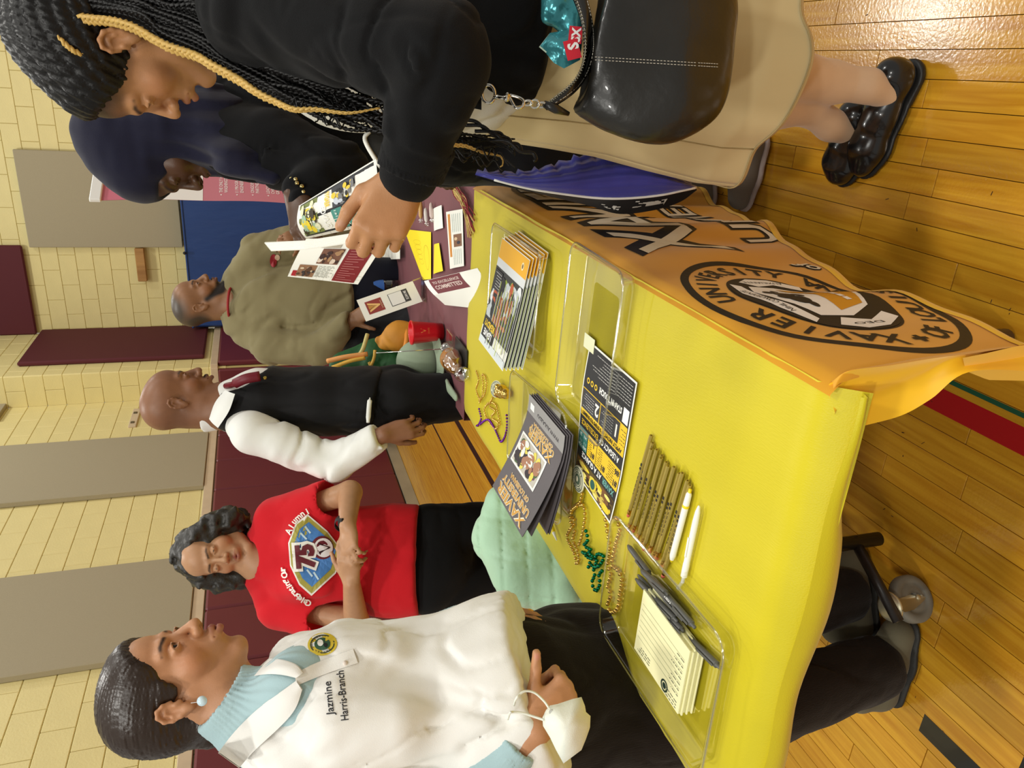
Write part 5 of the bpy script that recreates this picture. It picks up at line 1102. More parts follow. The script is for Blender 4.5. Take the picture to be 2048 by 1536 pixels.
# ============ the woman in the white polo, nearest on the left of the table
def build_a():
    root = person((-1.10, 1.15), 'woman in a white polo over a pale blue turtleneck, one hand on her hip')
    f = n3(toh(RV)-toh(FV)*.14-UPV*.08); H = head_at_ear(P(344, 1426, 1.262), -1, f, UPV, .955)
    nb = P(525, 1440, 1.325)
    S = Sdf(); lip = srgb(156, 88, 74); head_sdf(S, H, SK['a'], lip, brow=srgb(60, 40, 28), jaw=.98, nose=1.0, lips=1.28, cheek=1.05, neck=nb, neckr=.054, open_m=.0010, chin=-.012)
    S.cone(nb, P(640, 1420, 1.33), .06, .09, .03); S.cone(P(640, 1420, 1.33), P(900, 1400, 1.36), .07, .07, .03)
    # right arm (near): shoulder - elbow - wrist ; left arm
    S.cone(P(620, 1530, 1.27), P(900, 1640, 1.22), .035, .033); W1 = P(1070, 1458, 1.205); S.cone(P(900, 1640, 1.22), W1, .033, .0265, .01)
    d = n3(DV*.72+RV*.60+FV*.33); hand_sdf(S, W1, d, n3(-FV+DV*.30+RV*.05), side=-1, curl=((1.35, 1.45, .8),)*4, thumb=(.72, .70, .02), s=.92, tc=(-.1, 0), nail=srgb(206, 140, 118))
    W2 = P(944, 1232, 1.45); S.cone(P(640, 1380, 1.42), P(820, 1290, 1.50), .03, .026); S.cone(P(820, 1290, 1.50), W2, .026, .023)
    hand_sdf(S, W2, n3(P(1030, 1238, 1.44)-W2), n3(RV-FV*.5-DV*.1), side=1, curl=((.15, .25, .2),)*4, thumb=(.9, .45, .1), s=.93, nail=srgb(222, 160, 140))
    for c_, r_ in (((0, -.032, .050), (.079, .097, .080)),): S.pe(H.p(*c_), np.array(r_), H.R, srgb(84, 58, 42), .010)
    fine = box3(H.p(-.0, .02, -.02), (.15, .15, .16)); sdf_obj('body', S, .0042, SKM(), root, SK['a'], fine=fine, hf=.0021)
    eyes_obj(H, root, look=(-.25, .05))
    # hair, combed back into a low knot
    S = Sdf(); p = H.p
    S.ell(p(0, -.030, .052), np.array([.081, .100, .083])*.99, H.R, .01); S.ell(p(0, -.075, .0), (.062, .052, .06), H.R, .03); S.ell(p(0, -.108, -.055), (.030, .026, .030), H.R, .02); S.ell(p(-.02, -.055, -.045), (.045, .035, .03), H.R, .02)
    S.ell(p(0, .016, .060), (.0675, .0745, .0625), H.R, .02); S.plane(p(0, .078, .082), n3(H.R[1]*1.0-H.R[2]*.30), .010)
    for m in (-1, 1): S.ell(p(m*.090, .050, -.010), (.024, .042, .034), H.R, .016, True); S.ell(p(m*.090, -.012, -.006), (.020, .026, .036), H.R, .008, True)
    for m in (-1, 1): S.ell(p(m*.0680, .016, .024), (.0080, .022, .028), H.R, .006)
    def comb(q):
        l = (q-H.o)@H.R.T; a = np.arctan2(l[..., 0], l[..., 2]-.02); return .0009*np.sin(a*90+l[..., 1]*20)+.0012*vnoise(np.stack([a*26, l[..., 1]*9, l[..., 2]*4], -1), 5)
    hm = mat('hair_dark_brown', srgb(46, 32, 22), .34, spec=.6, bump=.0004, bscale=260, stretch=(1, .12, 1))
    sdf_obj('hair', S, .003, hm, root, disp=comb)
    # earring
    b = MB(); e0 = P(382, 1406, 1.235); e1 = P(396, 1404, 1.235); b.tube([e0, e1], .0008, 5); b.build('earring_hook', mat('silver', (.8, .8, .8), .15, 1), root)
    b = MB(); b.ball(P(404, 1402, 1.235), (.0085, .0085, .006), 14, 8, ax=np.array([RV, DV, FV])); b.build('earring', mat('pale_blue_stone', srgb(206, 230, 240), .15, coat=.6), root, True)
    # turtleneck: rolled ribbed collar and sleeves
    bl = (168, 196, 200); rib = mat('rib_knit_blue', srgb(*bl), .85, sheen=.2, bump=.0004, bscale=500)
    ax = n3(nb-H.p(0, -.01, -.05))
    def ribs(n, amp, o, d):
        A = frame(d)
        def g(q): l = (q-o)@A.T; return amp*np.sin(np.arctan2(l[..., 1], l[..., 0])*n)
        return g
    S = Sdf(); c0 = P(474, 1410, 1.315); A = frame(n3(nb-c0))
    up_ = n3(c0-nb)
    S.chain([nb+up_*-.02, nb+up_*.022], [.070, .068], .01); S.chain([c0-up_*.014, c0+up_*.004], [.0665, .0635], .006); S.chain([c0+up_*.004-RV*.0, c0+up_*.018+RV*-.008], [.0610, .0600], .004)
    S.cone(nb, P(610, 1380, 1.28), .070, .075, .03)
    S.plane(c0+up_*.034, up_, .006); S.cone(c0+up_*.00, c0+up_*.08, .049, .056, .006, True)
    sdf_obj('turtleneck', S, .0033, rib, root, disp=ribs(46, .0011, c0, up_))
    S = Sdf(); e_ = P(905, 1650, 1.22); w_ = P(1040, 1480, 1.208); S.cone(e_, w_, .050, .0385, .01); S.plane(w_, n3(W1-e_), .004); S.cone(w_-n3(w_-e_)*.01, w_+n3(w_-e_)*.05, .0310, .033, .003, True)
    sdf_obj('sleeve', S, .0032, rib, root, disp=ribs(40, .0009, w_, n3(w_-e_)))
    S = Sdf(); e_ = P(820, 1290, 1.50); w_ = P(925, 1240, 1.46); S.cone(e_, w_, .040, .031, .01); S.plane(w_, n3(w_-e_), .004); S.cone(w_-n3(w_-e_)*.01, w_+n3(w_-e_)*.05, .0265, .028, .003, True)
    sdf_obj('sleeve', S, .0036, rib, root, disp=ribs(36, .0009, w_, n3(w_-e_)))
    b = MB(); A = frame(n3(W2-w_)); ring = [W2-n3(W2-w_)*.015+(A[0]*math.cos(t)*.0265+A[1]*math.sin(t)*.0265) for t in np.linspace(0, 2*PI, 24)[:-1]]; b.tube(ring, .0035, 6, closed=True); b.build('watch_band', mat('gold_mesh', srgb(200, 186, 140), .25, 1), root, True)
    b = MB(); b.box(W2-n3(W2-w_)*.015-FV*.020+RV*.018, (.026, .026, .008), frame(n3(-FV+RV)), bev=.003); b.build('watch', mat('silver', (.8, .8, .8), .15, 1), root)
    # polo shirt
    wm = fab('polo_white', (240, 238, 232), rough=.85, bump=.0003); S = Sdf(); nf = n3(-FV*.62+RV*.78)   # chest direction
    ch, wa, hp = P(690, 1415, 1.335), P(860, 1400, 1.35), P(1010, 1375, 1.345)
    S.chain([P(585, 1440, 1.31), ch, wa, hp, P(1052, 1362, 1.34)], [.085, .142, .138, .158, .160], .03, sq=(nf, .86))
    S.cone(P(560, 1400, 1.33), P(600, 1330, 1.40), .062, .055, .03); S.cone(P(545, 1470, 1.29), P(625, 1550, 1.23), .058, .066, .03)   # shoulders
    S.cone(P(640, 1345, 1.30), P(760, 1330, 1.30), .058, .050, .04); S.cone(P(690, 1450, 1.22), P(790, 1440, 1.22), .060, .050, .045)  # bust
    S.cone(P(625, 1550, 1.23), P(790, 1640, 1.20), .066, .064, .015); S.cone(P(600, 1330, 1.42), P(740, 1300, 1.48), .055, .055, .02)
    S.plane(P(1075, 1362, 1.34), n3(DV*1.0+RV*.42-FV*.10), .010)
    S.cone(nb+up_*.020, nb+up_*.10, .058, .074, .006, True); S.cone(P(548, 1352, 1.20), P(600, 1362, 1.17), .022, .006, .012, True)
    wr = wrinkle(DV, .0075, 11, .3, 4); wf = wrinkle(n3(DV+RV*.6), .0045, 20, .25, 8)
    S.pr.append(('c', P(1075, 1355, 1.20), P(1010, 1300, 1.20), .004, .010, .02, True, None)); S.pr.append(('c', P(1060, 1420, 1.19), P(930, 1490, 1.20), .008, .004, .03, True, None)); S.pr.append(('c', P(1010, 1435, 1.20), P(880, 1400, 1.205), .006, .003, .03, True, None))
    polo = sdf_obj('polo_shirt', S, .0058, wm, root, disp=lambda q: wr(q)+wf(q))
    # collar: two points, placket and buttons
    def leaf(name, pts, m, th=.0022, n=8):
        b = MB(); a, c, d_, e = [np.asarray(x, float) for x in pts]; nn = n3(np.cross(c-a, e-a)); nn = nn if np.dot(nn, HN) > 0 else -nn
        g = lambda i, j: (a*(1-i)+c*i)*(1-j)+(e*(1-i)+d_*i)*j+nn*(.010*math.sin(i*PI)*math.sin((j*.6+.4)*PI))
        b.grid(g, n, n); b.grid(lambda i, j: g(1-i, j)-nn*th, n, n); return b.build(name, m, root, True)
    tneck = [o for o in root.children if o.name.startswith('turtleneck')][0]
    def cast(obs, x, y, off, fb):
        best = None
        for ob in obs:
            inv = ob.matrix_world.inverted(); dd = Vector(ray(x, y)); ok, loc, _, _ = ob.ray_cast(inv @ Vector(CAM), (inv.to_3x3() @ dd).normalized())
            if ok: D = float(np.dot(np.array(ob.matrix_world @ loc)-CAM, FV)); best = D if best is None else min(best, D)
        return P(x, y, (best if best is not None else fb)-off)
    bpy.context.view_layer.update()
    def strip(name, inner, outer, obs, offi, offo, fb, m, nj=8, th=.003):
        I = smooth_path([np.array([x, y, 0.]) for x, y in inner], 6); O = smooth_path([np.array([x, y, 0.]) for x, y in outer], 6); n_ = len(I); g = []
        for i in range(n_):
            row = []
            for j in range(nj+1): t = j/nj; x, y = I[i][0]*(1-t)+O[i][0]*t, I[i][1]*(1-t)+O[i][1]*t; row.append(cast(obs, x, y, offi*(1-t)+offo*t+.003*math.sin(t*PI), fb))
            g.append(row)
        G_ = np.array(g)
        for _ in range(4): G_[1:-1] = (G_[:-2]+G_[2:]+2*G_[1:-1])/4; G_[:, 1:-1] = (G_[:, :-2]+G_[:, 2:]+2*G_[:, 1:-1])/4
        b = MB(); b.grid(lambda a, c: G_[int(round(a*(n_-1)))][int(round(c*nj))], n_-1, nj)
        b.grid(lambda a, c: G_[int(round((1-a)*(n_-1)))][int(round(c*nj))]+FV*th, n_-1, nj); return b.build(name, m, root, True)
    both = [polo, tneck]
    strip('collar', [(436, 1506), (470, 1462), (520, 1414), (562, 1384), (592, 1362)], [(478, 1536), (510, 1500), (556, 1458), (590, 1420), (604, 1380)], both, .004, .008, 1.19, wm)
    strip('collar', [(508, 1352), (536, 1348), (566, 1350), (592, 1356)], [(536, 1318), (562, 1320), (592, 1330), (606, 1346)], both, .006, .008, 1.22, wm)
    strip('placket', [(592, 1372), (630, 1356), (670, 1341), (716, 1326)], [(590, 1346), (628, 1328), (668, 1312), (706, 1298)], both, .002, .002, 1.18, wm, 3, .002)
    for x, y in ((650, 1342), (690, 1325)): b = MB(); b.lathe(cast(both, x, y, .004, 1.17), [(0, .0012), (.0032, .0010), (.0038, 0), (.0038, -.004)], 14, frame(nf)); b.build('button', mat('button_pearl', srgb(228, 216, 206), .2), root, True)
    # embroidery
    def dec(cx, cy, uvec, vvec, D): o_ = P(cx, cy, D); return lambda u, v: (ondeck(o_+uvec*u+vvec*v), nf)
    _bv = bpy.context.evaluated_depsgraph_get(); _bv.update(); inv = polo.matrix_world.inverted()
    def ondeck(q):
        dd = Vector(q)-Vector(CAM); ok, loc, nrm, _ = polo.ray_cast(inv @ Vector(CAM), (inv.to_3x3() @ dd).normalized()); return np.array(polo.matrix_world @ loc)-FV*.0008 if ok else q
    uv_ = n3(RV*.985-DV*.10); vv_ = n3(-DV*.985-RV*.12)
    pr = Print(dec(675, 1392, uv_, vv_, 1.19), .0004); pr.text('Jazmine', -.002, .012, .0125, (40, 40, 44), 0, bold=.01, width=.054); pr.text('Harris-Branch', 0, -.008, .0125, (40, 40, 44), 0, bold=.01, width=.078); pr.build('embroidery', root)
    pr = Print(dec(645, 1288, n3(RV*.5+FV*.5-DV*.2), vv_, 1.22), .0004); pr.disc(0, 0, .020, .024, (216, 190, 50), 0); pr.ring(0, 0, .0165, .020, .002, (60, 70, 40), 1); pr.disc(0, 0, .011, .013, (44, 84, 60), 2); pr.disc(.002, .003, .006, .005, (236, 236, 230), 3, 10); pr.disc(-.003, -.005, .004, .003, (20, 20, 20), 4, 8)
    pr.arc('XAVIER UNIVERSITY', 0, 0, .0145, .0175, PI*1.25, -PI*.25, .0036, (60, 50, 10), 2); pr.build('crest', root)
    # trousers and shoes
    tm = fab('corduroy_brown', (30, 23, 18), rough=.9, sheen=.08, bump=.0012, bscale=60, stretch=(9, 9, .3)); S = Sdf()
    S.chain([P(1035, 1375, 1.42), P(1120, 1385, 1.50)], [.135, .160], .03, sq=(nf, .9))
    k1, a1 = P(1450, 1440, 1.50), Pz(1745, 1335, .10); k2, a2 = P(1440, 1265, 1.62), Pz(1690, 1190, .09)
    S.chain([P(1120, 1435, 1.48), k1, a1], [.105, .078, .068], .02); S.chain([P(1120, 1310, 1.54), k2, a2], [.100, .070, .060], .02)
    S.plane((0, 0, .055), (0, 0, -1), .004); wr = wrinkle(DV, .007, 12, .4, 2)
    sdf_obj('trousers', S, .0075, tm, root, disp=lambda q: wr(q))
    sm = fab('grey_suede', (104, 98, 78), rough=.9)
    for nm, (hx, hy), (tx, ty) in (('shoe', (1760, 1385), (1800, 1252)), ('shoe', (1712, 1250), (1700, 1108))):
        h0, t0 = Pz(hx, hy, .045), Pz(tx, ty, .035); S = Sdf(); d_ = n3(t0-h0); S.chain([h0, (h0+t0)/2+[0, 0, .012], t0-d_*.02], [.040, .044, .036], .02); S.cone(h0+[0, 0, .02], h0+[0, 0, .06], .034, .036, .02); S.plane((0, 0, .014), (0, 0, -1), .003)
        o = sdf_obj(nm, S, .005, sm, root); b = MB(); b.tube([h0*[1, 1, 0]+[0, 0, .010], t0*[1, 1, 0]-d_*[.02, .02, 0]+[0, 0, .010]], [.036, .038], 20); b = MB()
        S = Sdf(); S.chain([h0*[1, 1, 0]+[0, 0, .012], ((h0+t0)/2)*[1, 1, 0]+[0, 0, .012], (t0-d_*.018)*[1, 1, 0]+[0, 0, .012]], [.042, .047, .040], .01, sq=((0, 0, 1), .25)); sdf_obj('sole', S, .005, mat('sole_dark', (.02, .018, .014), .6), o)
    # face mask hanging from the wrist
    rm = empty('face_mask', P(1130, 1450, 1.12), 'white folded respirator mask hanging from the near wrist of the woman in the polo', 'mask')
    mm_ = fab('mask_white', (240, 242, 228), rough=.75); outl = [(1092, 1420), (1100, 1411), (1115, 1408), (1145, 1398), (1163, 1394), (1170, 1412), (1172, 1424), (1181, 1432), (1180, 1455), (1172, 1478), (1163, 1500), (1127, 1527), (1112, 1500), (1100, 1475), (1086, 1452), (1085, 1435)]
    cx_, cy_ = 1135, 1455; V = [P(cx_, cy_, 1.085)]; F = []; n_ = len(outl)
    for k, s_ in enumerate((.5, .85, 1.0)):
        for x, y in outl: V.append(P(cx_+(x-cx_)*s_, cy_+(y-cy_)*s_, (1.092, 1.112, 1.128)[k]+(.004 if (x > 1140 and k < 2) else 0)))
    for x, y in outl: V.append(P(x, y, 1.134))
    V.append(P(cx_, cy_, 1.14))
    F += [[0, 1+k, 1+(k+1) % n_] for k in range(n_)]
    for r_ in range(3): F += [[1+r_*n_+k, 1+(r_+1)*n_+k, 1+(r_+1)*n_+(k+1) % n_, 1+r_*n_+(k+1) % n_] for k in range(n_)]
    F += [[1+3*n_+(k+1) % n_, 1+3*n_+k, 1+4*n_] for k in range(n_)]
    mesh('mask_shell', V, F, mm_, rm, True)
    for pts in ([(1098, 1416), (1088, 1402), (1070, 1386), (1052, 1382), (1040, 1388), (1032, 1398)], [(1088, 1440), (1070, 1434), (1045, 1426), (1026, 1424), (1020, 1426)]):
        b = MB(); b.tube(smooth_path([P(x, y, 1.118+.004*math.sin(k)) for k, (x, y) in enumerate(pts)]+[P(pts[-1][0]-4, pts[-1][1]+12, 1.17)], 6), .0018, 6); b.build('ear_loop', mm_, rm, True)
    b = MB(); b.lathe(P(1103, 1424, 1.110), [(0, .001), (.0035, .001), (.004, 0)], 12, frame(HN)); b.build('rivet', mat('rivet_grey', srgb(190, 190, 184), .4), rm)
build_a()
# ============ the woman in the red T-shirt
def build_b():
    D = 2.56; root = person(P(900, 1110, 2.6), 'woman in a bright red printed T-shirt looking down at her hands')
    f = n3(-FV-RV*.10+DV*.42); H = Head(P(432, 1103, D+.02), f, n3(-DV+RV*-.10+f*.0), 1.0)
    nb = P(520, 1122, D+.05); S = Sdf(); head_sdf(S, H, SK['b'], srgb(150, 84, 72), brow=srgb(66, 48, 36), neck=nb, neckr=.052, lid=.75, lips=1.0, cheek=1.05)
    S.cone(nb, P(760, 1120, D+.05), .07, .08, .03)
    n_ = dict(curl=((.5, .8, .6),)*4)
    eL, wL = P(700, 985, D-.02), P(695, 1050, D-.16); eR, wR = P(712, 1240, D-.02), P(703, 1165, D-.16)
    S.cone(P(590, 1022, D+.04), eL, .034, .040, .01); S.cone(eL, wL, .040, .027, .01); S.cone(P(590, 1218, D+.04), eR, .034, .042, .01); S.cone(eR, wR, .042, .027, .01)
    hand_sdf(S, wL, n3(P(697, 1100, D-.20)-wL), n3(-FV-DV*.55), side=1, curl=((.45, .8, .7), (.55, .9, .7), (.6, .9, .7), (.65, .9, .7)), thumb=(.9, .5, .3), s=.92)
    hand_sdf(S, wR, n3(P(690, 1110, D-.20)-wR), n3(-FV-DV*.2), side=-1, curl=((.35, .7, .5), (.4, .7, .6), (.5, .8, .6), (.6, .8, .6)), thumb=(.9, .5, .3), s=.92)
    sdf_obj('body', S, .0075, SKM(), root, SK['b'], fine=[(x-.12, x+.12) for x in H.p(0, .03, 0)], hf=.0038)
    p = H.p; S = Sdf(); S.ell(p(0, -.030, .045), (.094, .105, .094), H.R)
    for m in (-1, 1):
        S.chain([p(m*.078, .020, .060), p(m*.096, .010, .0), p(m*.100, .005, -.060), p(m*.088, -.01, -.100)], [.030, .036, .040, .030], .03)
    S.ell(p(0, -.05, -.05), (.10, .07, .07), H.R, .03); S.ell(p(-.005, .085, -.008), (.055, .055, .068), H.R, .014, True); S.ell(p(-.005, .09, -.06), (.058, .07, .07), H.R, .02, True)
    hd = lambda q: vnoise(q*[46, 46, 46], 3)*.011+vnoise(q*[95, 95, 60], 5)*.006
    hm = mat('hair_black_grey', srgb(42, 38, 32), .45, spec=.6, bump=.0012, bscale=160, var=.4, vscale=120)
    sdf_obj('hair', S, .0065, hm, root, disp=hd)
    b = MB(); b.lathe(P(688, 1047, D-.135), [(.028, -.009), (.030, -.009), (.030, .009), (.028, .009)], 22, frame(wL-eL)); b.build('watch_band', mat('black_rubber', (.012, .012, .012), .5), root, True)
    b = MB(); b.box(P(682, 1046, D-.168), (.03, .026, .010), frame(-FV-DV*.8), bev=.003); b.build('watch', mat('black_glass', (.01, .01, .01), .1), root)
    rm = fab('tshirt_red', (206, 30, 40), rough=.85, bump=.0004, bscale=500); S = Sdf(); nf = n3(-FV)
    S.chain([P(530, 1118, D+.08), P(600, 1118, D+.05), P(700, 1118, D+.05), P(780, 1120, D+.06), P(830, 1120, D+.07)], [.10, .175, .170, .185, .190], .03, sq=(nf, .68))
    S.cone(P(525, 1085, D+.06), P(555, 1040, D+.05), .055, .070, .03); S.cone(P(525, 1155, D+.06), P(560, 1210, D+.05), .055, .070, .03)
    S.cone(P(555, 1040, D+.05), P(655, 1000, D), .075, .068, .02); S.cone(P(560, 1210, D+.05), P(640, 1238, D), .078, .072, .02)
    S.cone(P(610, 1080, D-.05), P(640, 1080, D-.05), .07, .06, .05); S.cone(P(610, 1160, D-.05), P(640, 1160, D-.05), .07, .06, .05)
    S.plane(P(832, 1120, D), DV, .01); S.cone(P(498, 1118, D), P(450, 1115, D), .062, .12, .01, True)
    # sleeve ends
    S.cone(P(668, 995, D-.01), P(720, 976, D-.03), .066, .09, .008, True); S.cone(P(652, 1240, D-.01), P(700, 1250, D-.03), .068, .09, .008, True)
    wr = wrinkle(n3(DV+RV*.2), .006, 10, .3, 14)
    shirt = sdf_obj('t_shirt', S, .009, rm, root, disp=wr)
    bpy.context.view_layer.update(); inv = shirt.matrix_world.inverted()
    def on(x, y):
        dd = Vector(ray(x, y)); ok, loc, _, _ = shirt.ray_cast(inv @ Vector(CAM), (inv.to_3x3() @ dd).normalized()); return (np.array(shirt.matrix_world @ loc) if ok else P(x, y, D-.12))
    o_ = P(630, 1102, D-.1); uv_ = n3(RV+FV*.05-DV*.05); vv_ = n3(-DV-RV*.04); k_ = FOC/(D-.1)
    def G(u, v): x, y = 630-v*k_-u*k_*.08, 1102-u*k_+v*k_*.05; return on(x, y)-FV*.006, -FV
    pr = Print(G, .0012)
    ar = [(-.135, .02), (-.10, .055), (-.04, .078), (.03, .078), (.09, .050), (.115, .012), (.06, -.045), (.0, -.085), (-.07, -.06)]
    W_ = (240, 236, 226); GO = (170, 160, 70); BL = (74, 130, 196)
    pr.poly([(a*1.06, b_*1.06) for a, b_ in ar], W_, 0); pr.poly(ar, GO, 1); pr.poly([(a*.84, b_*.82) for a, b_ in ar], BL, 2)
    for a, b_, c in ((-.07, .02, .6), (-.04, .03, .5), (.05, .03, .7), (.07, .015, .6), (-.08, .0, .5)): pr.rect(a-.012, b_-.003, a+.016, b_+.003, (200, 226, 240), 3, 1, 1, rot=c)
    pr.disc(.012, -.028, .038, .036, (104, 24, 36), 4, 24); pr.disc(.012, -.032, .031, .030, (236, 230, 228), 5, 24); pr.poly([(-.008, -.016), (-.001, -.016), (.014, -.052), (.010, -.054)], (50, 20, 24), 6); pr.poly([(.028, -.016), (.024, -.016), (.010, -.054), (.014, -.052)], (50, 20, 24), 6)
    pr.text('75', -.012, .028, .060, (240, 236, 226), 6, bold=.14); pr.text('75', -.012, .028, .056, (104, 24, 36), 8, bold=.06)
    pr.arc('Celebrating Our', -.045, -.03, .135, .135, PI*.86, PI*.50, .020, W_, 3, .03); pr.arc('Alumni', .0, -.05, .145, .145, PI*.36, PI*.12, .020, W_, 3, .03)
    pr.text('COLLEGE OF VETERINARY', .0, -.115, .011, W_, 3, bold=.03, width=.20); pr.build('shirt_print', root)
    S = Sdf(); tm = fab('leggings_black', (14, 14, 15), rough=.8, sheen=.05)
    S.chain([P(800, 1120, D+.09), P(850, 1120, D+.1)], [.15, .165], .03, sq=(nf, .75)); 
    for y0, y1 in ((1065, 1058), (1172, 1168)):
        h = P(860, y0, D+.1); k = np.array([h[0]+(-.01), h[1]+.03, .47]); a = np.array([h[0], h[1]+.06, .05]); S.chain([h, k, a], [.10, .065, .045], .02)
    wr2 = wrinkle(RV, .004, 14, .3, 3); sdf_obj('leggings', S, .011, tm, root, disp=wr2)
    for y0 in (1065, 1172):
        h = P(860, y0, D+.1); a = np.array([h[0], h[1]+.04, .04]); S = Sdf(); S.cone(a, a+toh(-FV)*.15, .045, .035, .02, sq=((0, 0, 1), .8)); S.plane((0, 0, .004), (0, 0, -1), .003); sdf_obj('shoe', S, .010, M_black, root)
    return root
build_b()
# ============ the man in the black vest
def build_c():
    D = 2.66; root = person(P(860, 800, 2.85), 'bald man in a black vest over a white dress shirt, seen in profile')
    f = n3(RV*.97+DV*.26+FV*.10); H = Head(P(362, 800, D), f, UPV, 1.05)
    nb = P(455, 818, D+.03); S = Sdf(); head_sdf(S, H, SK['c'], srgb(112, 66, 60), brow=srgb(40, 28, 22), neck=nb, neckr=.060, lips=1.45, nose=1.25, open_m=.0022, jaw=1.05, chin=.002)
    S.pe(H.p(0, .10, -.050), np.array([.026, .012, .006]), H.R, srgb(52, 38, 32), .010)
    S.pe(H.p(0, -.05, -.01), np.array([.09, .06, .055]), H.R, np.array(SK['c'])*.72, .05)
    S.cone(nb, P(760, 800, D+.10), .07, .08, .03); sh = P(505, 865, D-.08); el = P(668, 925, D-.06); W = P(768, 868, D-.12)
    S.cone(sh, el, .045, .038); S.cone(el, W, .038, .028, .01); hand_sdf(S, W, n3(P(820, 858, D-.11)-W), n3(-FV-RV*.25), side=1, curl=((.45, .8, .6), (.5, .8, .6), (.55, .85, .6), (.6, .9, .6)), thumb=(.9, .35, .3), s=1.0)
    sdf_obj('body', S, .0075, SKM(), root, SK['c'], fine=[(x-.14, x+.14) for x in H.p(0, .01, 0)], hf=.0036)
    eyes_obj(H, root)
    ws = fab('dress_shirt_white', (238, 238, 232), rough=.7); S = Sdf(); nf = n3(RV-FV*.1)
    S.chain([P(475, 812, D+.05), P(520, 805, D+.08), P(640, 803, D+.09), P(755, 800, D+.10)], [.10, .118, .112, .115], .03, sq=(FV, .95)); S.cone(P(490, 850, D-.02), sh, .065, .068, .02)
    S.cone(sh, el, .070, .062, .02); S.cone(el, P(752, 877, D-.115), .062, .046, .02); S.cone(P(738, 884, D-.11), P(756, 875, D-.115), .044, .043, .01)
    S.cone(nb+DV*.0, H.p(0, -.02, -.085), .066, .069, .01); S.plane(P(760, 872, D-.11), n3(P(768, 868, D-.12)-el), .006); S.cone(H.p(0, -.02, -.085), H.p(0, .03, -.14), .058, .05, .01, True); S.plane(H.p(0, .0, -.088), -DV+RV*.18, .006)
    wr = wrinkle(n3(DV*.5+RV), .010, 15, .35, 6)
    def wonly(q): d = wr(q); t = np.clip(((q-P(520, 850, D-.06))@DV)/.08, .15, 1); return d*t
    sdf_obj('dress_shirt', S, .0070, ws, root, disp=wonly)
    vb = fab('vest_black', (20, 19, 20), rough=.65, sheen=.05); S = Sdf()
    S.chain([P(492, 812, D+.06), P(530, 803, D+.08), P(640, 802, D+.09), P(735, 803, D+.10), P(748, 803, D+.10)], [.105, .126, .120, .124, .124], .03, sq=(FV, 1.15)); S.cone(P(455, 830, D+.0), P(520, 842, D-.02), .055, .07, .02)
    S.cone(sh-FV*.04-DV*.02, P(545, 872, D-.12), .080, .074, .01, True)
    S.ell(P(478, 748, D+.04), (.085, .10, .11), frame(DV), .015, True)
    S.plane(P(752, 803, D), DV*1.0-RV*.12, .006); wr1 = wrinkle(DV, .005, 12, .4, 9); sdf_obj('vest', S, .0075, vb, root, disp=wr1)
    # tie and collar leaf
    b = MB(); pts = [P(452, 772, D-.02), P(468, 768, D-.06), P(490, 758, D-.08), P(520, 752, D-.07)]; b.tube(smooth_path(pts, 5), [.011]*6+[.018]*10, 8); b.build('bow_tie', mat('tie_wine', srgb(112, 20, 34), .45), root, True)
    b = MB(); A_ = [P(418, 838, D-.055), P(430, 805, D-.075), P(450, 780, D-.08)]; O_ = [P(436, 856, D-.075), P(458, 822, D-.100), P(470, 788, D-.10)]
    A_ = smooth_path(A_, 5); O_ = smooth_path(O_, 5); b.grid(lambda i, j: A_[int(round(i*(len(A_)-1)))]*(1-j)+O_[int(round(i*(len(A_)-1)))]*j-FV*.006*math.sin(j*PI), len(A_)-1, 5); b.build('collar', ws, root, True)
    S = Sdf(); tm = fab('trousers_black', (17, 16, 17), rough=.75, sheen=.05); S.chain([P(745, 802, D+.10), P(790, 800, D+.12)], [.118, .128], .03, sq=(FV, 1.15))
    h = P(800, 805, D+.12)
    for s_ in (-1, 1):
        o_ = FV*[1, 1, 0]*.07*s_; k = np.array([h[0]+.02, h[1]+.02, .48])+o_*1.2; a = np.array([h[0]-.02, h[1]+.02, .06])+o_*1.4; S.chain([h+o_, k, a], [.098, .076, .060], .02)
    wr2 = wrinkle(DV, .008, 11, .3, 8); sdf_obj('trousers', S, .011, tm, root, disp=wr2)
    for s_ in (-1, 1):
        o_ = FV*[1, 1, 0]*.07*s_*1.4; a = np.array([h[0]-.02, h[1]+.02, .04])+o_; S = Sdf(); S.cone(a, a+toh(RV)*.19, .045, .036, .02, sq=((0, 0, 1), .8)); S.plane((0, 0, .004), (0, 0, -1), .003); sdf_obj('shoe', S, .010, M_black, root)
    b = MB(); q = [P(736, 845, D-.09), P(738, 815, D-.068), P(740, 795, D-.065)]; b.tube(smooth_path(q, 6), [.006, .007]+[.009]*9+[.003, .002], 6); b.build('shirt_tail', ws, root, True)
    b = MB(); b.lathe(P(530, 756, D-.06), [(0, .003), (.006, .003), (.007, 0)], 10, frame(n3(RV-FV))); b.build('lapel_pin', mat('pin_gold', srgb(200, 170, 80), .3, 1), root)
build_c()
